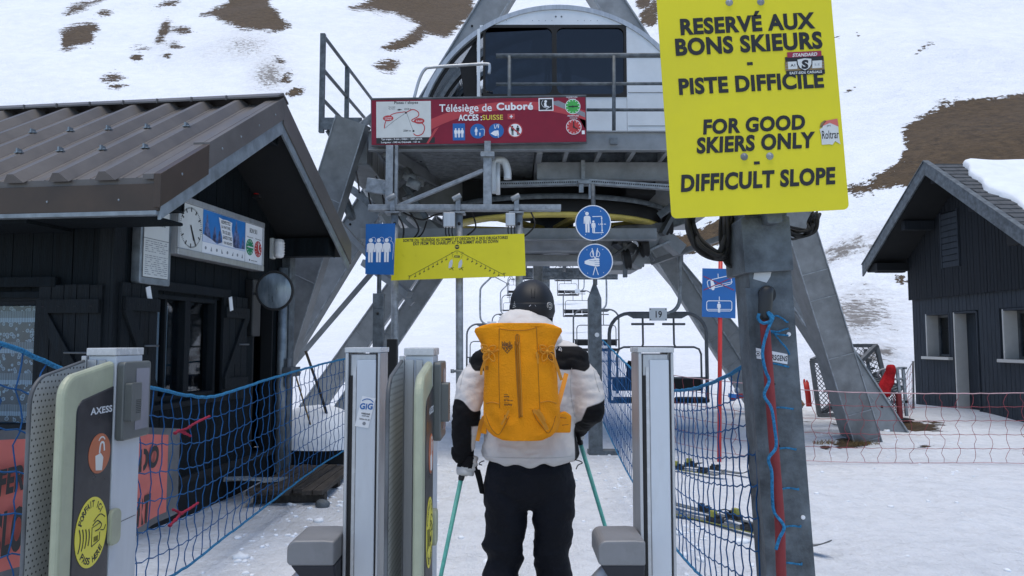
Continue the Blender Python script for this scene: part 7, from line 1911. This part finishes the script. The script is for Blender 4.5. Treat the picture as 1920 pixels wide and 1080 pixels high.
for sx in (-.06, .165):   # shoulder straps over the jacket
    mb = MB(); pts = smoothpath([(sx + .0, 3.36, 1.46), (sx, 3.48, 1.515), (sx, 3.60, 1.50), (sx, 3.71, 1.42), (sx, 3.74, 1.28), (sx * 1.1, 3.70, 1.10), (sx * 1.2, 3.45, 1.0)], 6)
    mb.loft([[p + Vector((-.022, 0, 0)), p + Vector((.022, 0, 0)), p + Vector((.022, .006, .008)), p + Vector((-.022, .006, .008))] for p in pts]); mb.build('shoulder_strap', [M['orangestrap']], bp, world=True)
mb = MB(); mb.loft([ell_ring((.060, 3.385, z), .095, .05, 20, p=3) for z in (1.16, 1.2, 1.3, 1.42, 1.45)]); mb.build('back_pad', [M['jacketblk']], bp, world=True)
for (bx_, by_) in ((913, 690), (1043, 690), (1008, 668), (1014, 778), (948, 782)):
    mb = MB(); c = surf(bx_, by_, .006); mb.box(c, (.013, .006, .017)); mb.box(c + Vector((0, -.0035, .0)), (.008, .003, .004)); mb.build('buckle', [M['orangedk']], bp, world=True, bevel=.002)
# printed marks, laid on the cloth
def print_on(mb, start, m=None):
    for i in range(start, len(mb.v)):
        p = mb.v[i]; px = p.x * 1.0; py_ = p.z
        mb.v[i] = surf(px, py_, .0022)
def ptext(body, x0, y0, x1, y1, bold=.03):
    mb = MB(); vs, fs = glyphs(body, bold, 0); xs = [v[0] for v in vs]; ys = [v[1] for v in vs]
    kx = (x1 - x0) / (max(xs) - min(xs)); ky = (y1 - y0) / (max(ys) - min(ys))
    mb.add([surf(x0 + (a - min(xs)) * kx, y1 - (b - min(ys)) * ky, .0045) for a, b in vs], fs); return mb
mb = ptext('black', 941, 640, 959, 647, .012); m2 = ptext('crows', 941, 646.5, 961, 653, .012); mb.add(m2.v, m2.f)
for (cx, cy) in ((945, 654), (951, 654), (957, 654), (948, 657.5), (954, 657.5), (951, 661)):
    mb.add([surf(cx + a, cy + b, .0045) for a, b in ((-2.6, -1.6), (-1.6, -1.9), (0, .4), (1.6, -1.9), (2.6, -1.6), (0, 2.2))], [(0, 1, 2, 5), (2, 3, 4, 5)])
mb.build('printed_logo', [M['blacktx']], pk, world=True)
mb = MB()
for t_, x0, y0, x1, y1 in (('name', 945, 739, 952, 740.5), ('dorsa', 945, 741.8, 955, 745), ('volume', 945, 747.2, 954, 748.6), ('27 liters', 945, 749.5, 961, 752.3), ('program', 945, 755, 955, 756.5), ('touring', 945, 757.5, 960, 761)):
    m2 = ptext(t_, x0, y0, x1, y1, .05 if y1 - y0 > 2 else .02); mb.add(m2.v, m2.f)
mb.build('printed_words', [M['blacktx']], pk, world=True)

# skis
def ski_mesh(L, wd, m_top=0):
    n = 40; mb = MB(); top = []
    R_ = []
    for i in range(n + 1):
        f = i / n; y = (f - .5) * L
        w_ = wd * (.82 + .36 * (2 * f - 1) ** 2)
        if f > .93: w_ *= math.sqrt(max(.02, 1 - ((f - .93) / .07) ** 2))
        if f < .03: w_ *= .6 + .4 * f / .03
        z = .012 + (.08 * ((f - .86) / .14) ** 2 if f > .86 else 0) + (.03 * ((.06 - f) / .06) ** 2 if f < .06 else 0) + .006 * math.sin(math.pi * f)
        R_.append([Vector((-w_ / 2, y, z)), Vector((w_ / 2, y, z)), Vector((w_ / 2, y, z + .008)), Vector((-w_ / 2, y, z + .008))])
    mb.loft(R_, 0, True, False)
    for i in range(len(mb.f) - 2):
        mb.m[i] = 1 if (i % 4) in (1, 3) and i // 4 < 30 else 0
    return mb
def make_ski(loc, rz, L, wd, label, cat='ski', bind=True, edge='skiyel', group=None, tilt=0):
    t = thing('ski', loc, label, cat, group, rz); 
    o = ski_mesh(L, wd).build('board', [M['ski'], M[edge]], t)
    if bind:
        mb = MB(); mb.box((0, .13, .045), (.07, .10, .035)); mb.box((0, .17, .07), (.05, .04, .025), 0); mb.tube([(-.035, .11, .065), (.0, .09, .075), (.035, .11, .065)], .01, 8, 0); mb.build('toe_binding', [M['blackpl'], M['skiyel']], t, bevel=.006)
        mb = MB(); mb.box((0, -.19, .045), (.06, .14, .035)); mb.box((0, -.21, .085), (.045, .05, .05), 1); mb.box((0, -.17, .075), (.03, .05, .02), 0); mb.tube([(-.045, -.14, .06), (-.045, -.06, .07), (.045, -.06, .07), (.045, -.14, .06)], .006, 8, 0); mb.build('heel_binding', [M['blackpl'], M['skiyel']], t, bevel=.006)
    return t
for an, s_ in ((ANL, 'left'), (ANR, 'right')):
    make_ski((an.x, an.y + .05, gz(an.x, an.y) + .0), rad(0), 1.75, .10, 'ski worn on the %s foot of the person' % s_, group=None)
def ang_of(a, b): d = Vector(b) - Vector(a); return -math.atan2(d.x, d.y)
for (x0, y0, x1, y1, lab, ed) in ((1.28, 6.72, 2.24, 5.35, 'dark ski with yellow edge lying nearest behind the net', 'skiyel'), (2.15, 5.75, 1.30, 7.1, 'grey ski with raised tip lying just beyond the nearest one behind the net', 'ski'), (1.80, 9.1, 2.62, 7.75 + .5, 'dark ski lying farther off behind the net near the red pole', 'ski'), (1.72, 8.75, 2.3, 7.65 + .5, 'second far ski lying behind the net near the red pole', 'skiyel')):
    cx_, cy_ = (x0 + x1) / 2, (y0 + y1) / 2
    make_ski((cx_, cy_, gz(cx_, cy_) + .01), ang_of((x0, y0, 0), (x1, y1, 0)), math.hypot(x1 - x0, y1 - y0), .095, lab, edge=ed)
# ------------------------------------------------------------------ chairs on the haul rope
CW = .85   # half width
def make_chair():
    t = thing('lift_chair', (0, 0, 0), 'chair', 'lift chair', 'chairs hanging on the haul rope')
    # origin at seat centre, facing the camera side (-y); hanger on +x side
    mb = MB()
    fr = [(-CW, 0, -.05)] + [(-CW, 0, .85)] + [(-CW + .36 - .36 * math.cos(rad(a)), 0, 1.15 + .36 * math.sin(rad(a)) - .02) for a in range(0, 91, 15)] + [(CW - .36 + .36 * math.sin(rad(a)), 0, 1.13 + .36 * math.cos(rad(a))) for a in range(0, 91, 15)] + [(CW, 0, .85), (CW, 0, -.05)]
    mb.tube(fr, .032, 10); mb.tube([(-CW, 0, -.05), (CW, 0, -.05)], .028, 8); mb.tube([(-CW, 0, .36), (CW, 0, .36)], .02, 8)
    mb.prism([(-.55, 1.47), (.55, 1.47), (.42, 1.40), (-.42, 1.40)], -.03, .03, 0); mb.build('frame', [M['steeldark']], t)
    mb = MB()
    for k in range(3): mb.b2((-CW + .05 + k * .535, -.44, -.03), (-CW + .56 + k * .535, -.02, .04))
    mb.build('seat', [M['rubber']], t, bevel=.02)
    mb = MB()
    for k in range(3): mb.b2((-CW + .05 + k * .535, -.015, .14), (-CW + .56 + k * .535, .035, .36))
    mb.build('backrest', [M['rubber']], t, bevel=.02)
    for sx in (-.27, .27):
        mb = MB(); mb.tube([(sx, -.05, 1.40), (sx, -.06, .95), (sx + (-.02 if sx < 0 else .02), -.08, .90)], .018, 8); mb.tube([(sx - .20, -.05, 1.30), (sx + .20, -.05, 1.30)], .02, 8); mb.build('footrest_arm', [M['steeldark']], t)
    mb = MB(); mb.tube([(-CW + .12, -.10, .1), (-CW + .12, -.09, .78)] + [(-CW + .24 - .12 * math.cos(rad(a)), -.09, .78 + .12 * math.sin(rad(a))) for a in (0, 45, 90)] + [(CW - .24 + .12 * math.sin(rad(a)), -.09, .78 + .12 * math.cos(rad(a))) for a in (0, 45, 90)] + [(CW - .12, -.09, .78), (CW - .12, -.10, .1)], .018, 8); mb.build('safety_bar', [M['steeldark']], t)
    mb = MB(); mb.tube(smoothpath([(.0, 0, 1.47), (.22, 0, 1.50), (.36, 0, 1.62), (.40, 0, 1.85), (.40, 0, 2.5), (.36, 0, 2.75), (.10, 0, 3.02), (.02, 0, 3.10)], 6), .034, 10); mb.build('hanger', [M['galv']], t)
    mb = MB(); mb.b2((-.09, -.12, 3.08), (.09, .12, 3.2)); mb.build('grip', [M['galv']], t, bevel=.02)
    mb = MB(); mb.b2((-.155, -.06, 1.36), (.155, -.045, 1.58)); mb.build('number_plate', [M['cabwhite']], t, bevel=.004)
    return t
RL = []  # rope line height above seat = 3.15
ch = make_chair()
posR = [(1235, 748, 13.1), (1118, 655, 28), (1083, 592, 44.5), (1065, 553, 60), (1056, 526, 75.5), (1048, 503, 91), (1042, 484, 106), (1037, 466, 122)]
ordw = ['nearest chair, number 19, on the up line beside the red pole', 'second chair up the right hand line behind the round signs', 'third chair up the right hand line, right of the black helmet', 'fourth chair up the right hand line, above the helmet edge', 'fifth chair up the right hand line below the tower crossbars', 'sixth chair up the right hand line at the tower crossbars', 'seventh chair up the right hand line above the crossbars', 'farthest chair up the right hand line just under the gear cover']
ropeR = []
for i, (px, py, Y) in enumerate(posR):
    o = ch if i == 0 else copy_tree(ch)
    o.location = P(px, py, Y); o['label'] = ordw[i]; ropeR.append(o.location + Vector((0, 0, 3.16)))
pl = [q_ for q_ in bpy.data.objects if q_.parent == ch and q_.name.startswith('number_plate')][0]
# number only on the nearest plate
mb = MB(); mb.text('19', .01, 1.47, .11, .12, -.0615, 0, None, .02)
for sx in (-.135, .135):
    for sz in (1.38, 1.56): mb.disc(sx, sz, .012, -.063, -.0605, 1, None, 10)
mb.build('number', [M['blacktx'], M['steeldark']], pl)
posL = [(922, 690, 25.5), (952, 640, 41), (962, 590, 56.5), (968, 552, 72)]
ordl = ['first chair of the left hand line, left of the skier', 'second chair of the left hand line, behind the black helmet', 'third chair of the left hand line, hidden partly by the helmet', 'fourth chair of the left hand line, beside the yellow notice']
ropeL = []
for i, (px, py, Y) in enumerate(posL):
    o = copy_tree(ch); o.location = P(px, py, Y); o.scale = (-1, 1, 1); o['label'] = ordl[i]; ropeL.append(o.location + Vector((0, 0, 3.16)))
    for q_ in [k for k in bpy.data.objects if k.parent == o and k.name.startswith('number_plate')]:
        for z_ in [k for k in bpy.data.objects if k.parent == q_]: bpy.data.objects.remove(z_)
hr = thing('haul_rope', (CX, 13, 3.5), 'thin steel haul rope running from the yellow wheel up the line', 'rope')
mb = MB(); z0 = 3.46 + .0
mb.tube([Vector((CX + 1.86, 13.0, 3.48))] + [p for p in ropeR] + [P(1025, 430, 150) + Vector((0, 0, 3)), P(1005, 330, 240)], .022, 6)
mb.tube([Vector((CX - 1.86, 13.0, 3.48))] + [p for p in ropeL] + [P(985, 470, 110) + Vector((0, 0, 3)), P(990, 330, 240)], .022, 6)
mb.tube([WC + Vector((1.86 * math.cos(rad(a)), 1.86 * math.sin(rad(a)), .02)) for a in range(180, 361, 10)], .022, 6)
mb.build('rope', [M['steeldark']], hr, world=True)
# line tower with crossarms
TY = 21.0
lt = thing('lift_tower', (P(1022, 600, TY).x, TY, gz(.9, TY)), 'grey steel line tower with stacked crossarms behind the skier', 'lift tower')
xc = P(1022, 600, TY).x
mb = MB(); mb.b2((xc - .14, TY, gz(.9, TY) - .2), (xc + .14, TY + .28, 4.6)); mb.build('mast', [M['galv']], lt, world=True, bevel=.02)
for yy, th in ((484, .10), (506, .10), (514, .16), (522, .06)):
    a = P(975, yy, TY - .1); b = P(1158, yy, TY - .1); mb = MB(); mb.beam(a, b, .1, th); mb.build('crossarm', [M['galvdark']], lt, world=True)
mb = MB()
for sx in (1058, 985):
    for k in range(4): 
        c = P(sx, 500, TY - .5 + k * .4); mb.lathe([(.02, -.04), (.16, -.04), (.14, 0), (.16, .04), (.02, .04)], c, 16, 0, Matrix.Rotation(rad(90), 3, 'Y'))
    mb.beam(P(sx, 500, TY - .8) , P(sx, 500, TY + 1.1), .06, .12)
mb.build('sheave_train', [M['steeldark']], lt, world=True)
# second mast seen below the gear cover
mb = MB(); a = P(1009, 480, 24); mb.b2((a.x - .16, 24, gz(a.x, 24) - .2), (a.x + .16, 24.3, 5.2)); o = mb.build('mast', [M['cabwhite']], lt, world=True)

# ------------------------------------------------------------------ things at the hut's far corner: platform, snow heap, tools
wd_ = thing('wooden_deck', (-2.05, 7.3, .02), 'old grey plank deck beside the timber hut under the blue net', 'deck')
for k in range(7):
    mb = MB(); x0 = -2.42 + k * .10; mb.b2((x0, 6.95 + random.uniform(-.06, .06), .10), (x0 + .092, 8.35 + random.uniform(-.05, .05), .145)); mb.build('plank', [M['wood']], wd_, world=True, bevel=.006)
for yj in (7.05, 7.6, 8.1):
    mb = MB(); mb.b2((-2.40, yj, .0), (-1.74, yj + .1, .098)); mb.build('joist', [M['wood']], wd_, world=True)
fg = thing('metal_step', (-2.44, 7.35, .15), 'small zinc grating step on the plank deck by the dark hut wall', 'step')
mb = MB()
Gs = Matrix.Translation((-2.46, 7.3, .17)) @ Matrix.Rotation(rad(-7), 4, 'Z') @ Matrix.Rotation(rad(-9), 4, 'X')
for k in range(10): mb.b2((-.19, -.24 + k * .05, -.003), (.19, -.225 + k * .05, .012))
for k in range(8): mb.b2((-.18 + k * .05, -.25, .0), (-.168 + k * .05, .25, .02))
mb.b2((-.2, -.26, -.015), (-.185, .26, .028)); mb.b2((.185, -.26, -.015), (.2, .26, .028)); mb.xf(Gs); mb.build('grating', [M['steelhi']], fg, world=True)
def heap(name, c, rx, ry, h, label, seed=1, base=None):
    n, k = 36, 14; c = Vector(c); pts = [Vector((c[0], c[1], c[2] + h))]; fs = []
    for i in range(1, k + 1):
        f = i / k
        for j in range(n):
            a = 2 * math.pi * j / n; nn = 1 + .18 * mnoise.noise(Vector((math.cos(a) * 1.5, math.sin(a) * 1.5, seed)))
            x_ = c[0] + rx * f * nn * math.cos(a); y_ = c[1] + ry * f * nn * math.sin(a)
            zz_ = c[2] + h * (1 - f ** 2.4) * (1 + .2 * mnoise.noise(Vector((x_ * 2.5, y_ * 2.5, seed)))) - (.05 if i == k else 0)
            pts.append(Vector((x_, y_, zz_)))
    for j in range(n): fs.append((0, 1 + j, 1 + (j + 1) % n))
    for i in range(k - 1):
        for j in range(n):
            a = 1 + i * n + j; b = 1 + i * n + (j + 1) % n; fs.append((a, a + n, b + n, b))
    mb = MB(); mb.add(pts, fs, 0, True); return mb
sc_ = thing('snow_covered_crate', (-2.3, 8.95, 0), 'low black crate heaped with snow beside the hut and blue net', 'crate')
mb = MB(); mb.b2((-2.85, 8.55, 0), (-1.72, 9.35, .34)); mb.build('crate', [M['black']], sc_, world=True, bevel=.02)
heap('snow_cap', (-2.3, 8.95, .33), .66, .48, .42, '', 3).build('snow_cap', [M['looksnow']], sc_, world=True)
tool = thing('probe_stick', P(592, 830, 8.6), 'thin pole with a red knob standing in the snow heap by the net', 'pole')
mb = MB(); mb.tube([P(550, 690, 8.6), P(590, 822, 8.6)], .010, 8); mb.build('stick', [M['wheat']], tool, world=True); mb = MB(); mb.sphere(P(593, 825, 8.58), (.035, .035, .05)); mb.build('knob', [M['redlens']], tool, world=True)
sh = thing('snow_shovel', P(640, 820, 8.7), 'shovel with a long dark handle stuck in the snow heap', 'shovel')
mb = MB(); mb.tube([P(573, 658, 8.7), P(600, 735, 8.7), P(617, 790, 8.72)], .016, 8); mb.build('handle', [M['wood']], sh, world=True)
mb = MB(); mb.loft([[P(614, 786, 8.70), P(619, 784, 8.70), P(620, 786, 8.73), P(615, 788, 8.73)], [P(616, 797, 8.68), P(632, 797, 8.68), P(633, 799, 8.71), P(617, 799, 8.71)], [P(632, 812, 8.66), P(646, 826, 8.66), P(647, 828, 8.69), P(633, 814, 8.69)]], 0); mb.build('blade', [M['galvdark']], sh, world=True)
rk = None
for k, (x_, y_, s_) in enumerate(((-2.03, 4.15, .10), (-2.1, 4.35, .08), (-2.0, 4.75, .05), (-1.72, 6.9, .06))):
    mb = MB(); c = Vector((x_, y_, gz(x_, y_) + s_ * .3)); mb.sphere(c, (s_ * 1.1, s_, s_ * .7), 0, 12, 8); mb.v = [p + mnoise.noise_vector(p * 9) * s_ * .35 for p in mb.v]
    o = mb.build('stone', [M['galvdark']], None, world=True); tag(o, ('largest grey stone at the foot of the hut beside the ticket gate', 'second grey stone in the snow at the foot of the hut', 'small grey stone at the snow edge under the net', 'grey stone beside the plank deck')[k], 'stone')

# ------------------------------------------------------------------ right side: mesh cage trolley, red cover, markers
cg = thing('cage_trolley', (7.0, 14.3, 0), 'dark mesh cage trolley tilted beside the right station leg', 'trolley')
CY = 14.3
c8 = {k: P(*v) for k, v in dict(a=(1522, 676, 14.3), b=(1536, 778, 14.3), c=(1582, 648, 15.2), d=(1618, 770, 15.2), e=(1643, 648, 14.6), f=(1660, 718, 14.6), g=(1600, 690, 14.0), h=(1612, 778, 14.0)).items()}
mb = MB()
for a, b in ('ab', 'ac', 'cd', 'ce', 'ef', 'bh', 'gh', 'ag', 'ge', 'cg', 'df'): mb.beam(c8[a], c8[b], .07, .07)
mb.beam(c8['b'], P(1560, 760, 14.5), .09, .09); mb.beam(P(1544, 735, 14.3), P(1605, 700, 14.1), .05, .05); mb.beam(P(1598, 662, 15), P(1632, 676, 14.6), .08, .06)
mb.build('frame', [M['steeldark']], cg, world=True)
def meshpanel(mb, p00, p10, p11, p01, n, m_, r=.007):
    for k in range(-m_, n + 1):
        for s_ in (0, 1):
            Q_ = []
            for j in range(m_ + 1):
                u = (k + j) / n; v = j / m_
                if s_: u = 1 - u
                if 0 <= u <= 1: Q_.append(p00.lerp(p10, u).lerp(p01.lerp(p11, u), v))
            if len(Q_) > 1: mb.tube(Q_, r, 4)
mb = MB(); meshpanel(mb, c8['b'], c8['h'], c8['g'], c8['a'], 9, 11); mb.build('mesh_panel', [M['galvdark']], cg, world=True)
mb = MB(); meshpanel(mb, c8['h'], c8['d'], c8['c'], c8['g'], 7, 9); mb.build('mesh_panel', [M['galvdark']], cg, world=True)
mb = MB(); meshpanel(mb, c8['d'], c8['f'], c8['e'], c8['c'], 6, 9); mb.build('mesh_panel', [M['galvdark']], cg, world=True)
mb = MB(); mb.beam(c8['d'].lerp(c8['c'], .45), c8['f'].lerp(c8['e'], .3), .06, .06); mb.beam(P(1606, 700, 14.9), P(1640, 690, 14.7), .05, .05); mb.beam(P(1622, 655, 14.8), P(1634, 715, 14.6), .05, .05); mb.build('cross_bar', [M['steeldark']], cg, world=True)
lr = thing('loading_ramp', (8.0, 13.6, 0), 'slatted metal loading ramp with bent hand rails by the grey hut', 'ramp')
mb = MB(); a, b, c, d = P(1610, 715, 14), P(1672, 735, 13.4), P(1690, 728, 14), P(1640, 708, 14.6)
for k in range(9):
    f = k / 8; mb.beam(a.lerp(b, f), d.lerp(c, f), .10, .03)
mb.beam(a, b, .05, .10); mb.beam(d, c, .05, .10); mb.build('ramp_bed', [M['galvdark']], lr, world=True)
mb = MB()
mb.tube(smoothpath([P(1700, 690, 13.6), P(1660, 692, 13.6), P(1648, 697, 13.6), P(1647, 705, 13.6), P(1656, 711, 13.6), P(1698, 710, 13.6)], 6), .022, 8)
for q_ in ([(1693, 690), (1700, 780)], [(1682, 692), (1690, 775)], [(1684, 690), (1696, 690)], [(1652, 755), (1703, 753)], [(1662, 740), (1662, 783)]): mb.beam(P(*q_[0], 13.6), P(*q_[1], 13.6), .045, .045)
mb.build('hand_rail', [M['galv']], lr, world=True)
mb = MB(); meshpanel(mb, P(1645, 785, 13.7), P(1688, 785, 13.7), P(1686, 738, 13.7), P(1655, 738, 13.7), 7, 8, .006); mb.build('mesh_panel', [M['galvdark']], lr, world=True)
mb = MB(); mb.beam(P(1684, 738, 13.5), P(1688, 785, 13.5), .07, .07); mb.b2(P(1682, 788, 13.5), P(1698, 783, 13.8), 1); mb.build('base_post', [M['redpad'], M['rubber']], lr, world=True)
rc = thing('red_cover', P(1658, 742, 13.4), 'red cloth cover pulled over a post on the loading ramp', 'cover')
mb = MB(); secs2 = [(1671, 685, .03), (1670, 688, .07), (1669, 696, .095), (1668, 704, .10), (1665, 712, .105), (1662, 720, .12), (1658, 728, .125), (1655, 735, .15), (1652, 741, .16), (1651, 745, .12)]
mb.loft([ell_ring(P(a, b, 13.4), r, r * .8, 20) for a, b, r in secs2]); dv = []
mb.v = [p + mnoise.noise_vector(p * 7) * .05 + mnoise.noise_vector(Vector((p.x * 22, p.y * 22, p.z * 7))) * .03 for p in mb.v]; o = mb.build('cloth', [M['redcloth']], rc, world=True); o.modifiers.new('s', 'SUBSURF').render_levels = 1
mk = thing('marker_post', P(1516, 760, 14.6), 'short red marker post in the snow left of the mesh trolley', 'marker post')
mb = MB(); mb.loft([ell_ring(P(a, b, 14.6), .055, .04, 12) for a, b in ((1517, 762), (1515, 740), (1511, 716))]); mb.sphere(P(1508, 715, 14.6), (.02, .03, .05)); mb.sphere(P(1513, 716, 14.6), (.02, .03, .04)); mb.build('post', [M['redpole']], mk, world=True)
wp = thing('leaning_boards', P(1490, 760, 13.2), 'tilted wooden boards behind the galvanised post', 'boards')
for k in range(3):
    mb = MB(); mb.beam(P(1476 + 5 * k, 722 + 6 * k, 13.2), P(1496 + 4 * k, 760, 13.0), .10, .04); mb.build('board', [M['woodlight'] if k else M['wood']], wp, world=True)
fp = thing('net_post', P(1713, 765, 15.4), 'thin dark net post in front of the left edge of the grey hut', 'post')
mb = MB(); mb.tube([P(1713, 770, 15.4), P(1712, 677, 15.4)], .022, 8); mb.build('post', [M['steeldark']], fp, world=True)
sn, _, _ = net_fence('short sagging grey net between the ramp and the grey hut', [(P(1713, 760, 15.4).x, 15.4, .05, 1.05), (P(1690, 760, 14.6).x, 14.6, .02, .7), (P(1672, 760, 14).x, 14.0, 0, .45)], .13, 6, .004, .007, 'netred', 'steeldark', seed=12)
for k, (px, py, s_) in enumerate(((1545, 838, .10), (1590, 830, .16), (1623, 836, .12))):
    g = P(px, py, 10.6); g.z = gz(g.x, g.y); r_ = random.Random(k); mb = MB()
    for j in range(120):
        a = r_.uniform(0, 6.28); rr_ = s_ * math.sqrt(r_.random()); b = g + Vector((math.cos(a) * rr_ * 1.5, math.sin(a) * rr_, 0)); tip = b + Vector((r_.uniform(-.06, .06), r_.uniform(-.06, .02), r_.uniform(.02, .07)))
        mb.add([b + Vector((-.004, 0, -.01)), b + Vector((.004, 0, -.01)), tip], [(0, 1, 2)])
    o = mb.build('grass_tuft', [M['wheat']], None, world=True); tag(o, ('dry grass tuft poking through snow left of the right leg foot', 'dry grass tuft at the foot of the right station leg', 'dry grass tuft under the front edge of the right leg')[k], 'grass tuft')
bs_ = thing('net_buckle', P(1380, 742, 9.6), 'small blue and red strap buckle hanging at the net behind the post', 'buckle')
mb = MB(); mb.sphere(P(1382, 732, 9.6), (.035, .03, .04)); mb.build('knob', [M['galv']], bs_, world=True); mb = MB(); mb.beam(P(1368, 745, 9.6), P(1392, 742, 9.6), .05, .06); mb.build('strap', [M['redpad']], bs_, world=True); mb = MB(); mb.beam(P(1366, 741, 9.55), P(1380, 743, 9.55), .04, .05); mb.beam(P(1393, 742, 9.6), P(1412, 745, 9.6), .02, .03); mb.build('buckle_plate', [M['blue']], bs_, world=True)
gv = thing('black_glove', P(1181, 700, 9.3), 'small black glove stuck on top of the blue net near the round signs', 'glove')
mb = MB(); c = P(1181, 700, 9.3); limb(mb, [c + Vector((0, 0, -.10)), c + Vector((0, 0, .0)), c + Vector((.01, 0, .05))], [.045, .05, .04])
for k, (dx, dz) in enumerate(((-.045, .12), (-.015, .15), (.015, .145), (.045, .11))): limb(mb, [c + Vector((dx * .6, 0, .04)), c + Vector((dx, -.01, dz))], [.016, .013], 8)
limb(mb, [c + Vector((.03, 0, -.02)), c + Vector((.08, -.01, .04))], [.018, .014], 8)
vs, fs = remeshed(mb, .009, 2); m2 = MB(); m2.add(vs, fs, 0, True); m2.build('glove', [M['jacketblk']], gv, world=True)

# loose lumps of snow kicked up along the nets, the hut and the lane
mb = MB(); r_ = random.Random(21)
for k in range(420):
    z_ = r_.random()
    if z_ < .3: x_, y_ = r_.gauss(-1.75, .22), r_.uniform(4.4, 8.5)
    elif z_ < .55: x_, y_ = r_.gauss(1.25, .25), r_.uniform(4.4, 10)
    elif z_ < .75: x_, y_ = r_.uniform(-1.2, 1.0), r_.uniform(4.6, 11)
    else: x_, y_ = r_.uniform(1.6, 7), r_.uniform(5, 13)
    q_ = r_.uniform(.008, .022) * (2.0 if r_.random() < .08 else 1); c = Vector((x_, y_, gz(x_, y_) + q_ * .15)); n0 = mb.mark(); mb.sphere(c, (q_ * r_.uniform(.9, 1.6), q_ * r_.uniform(.9, 1.4), q_ * .7), 0, 8, 6)
    for i in range(n0, len(mb.v)): mb.v[i] = mb.v[i] + mnoise.noise_vector(mb.v[i] * 30) * q_ * .4
o = mb.build('snow_lumps', [M['looksnow']], None, world=True); tag(o, 'loose lumps of snow scattered along the nets and the lane', 'snow lumps', kind='stuff')
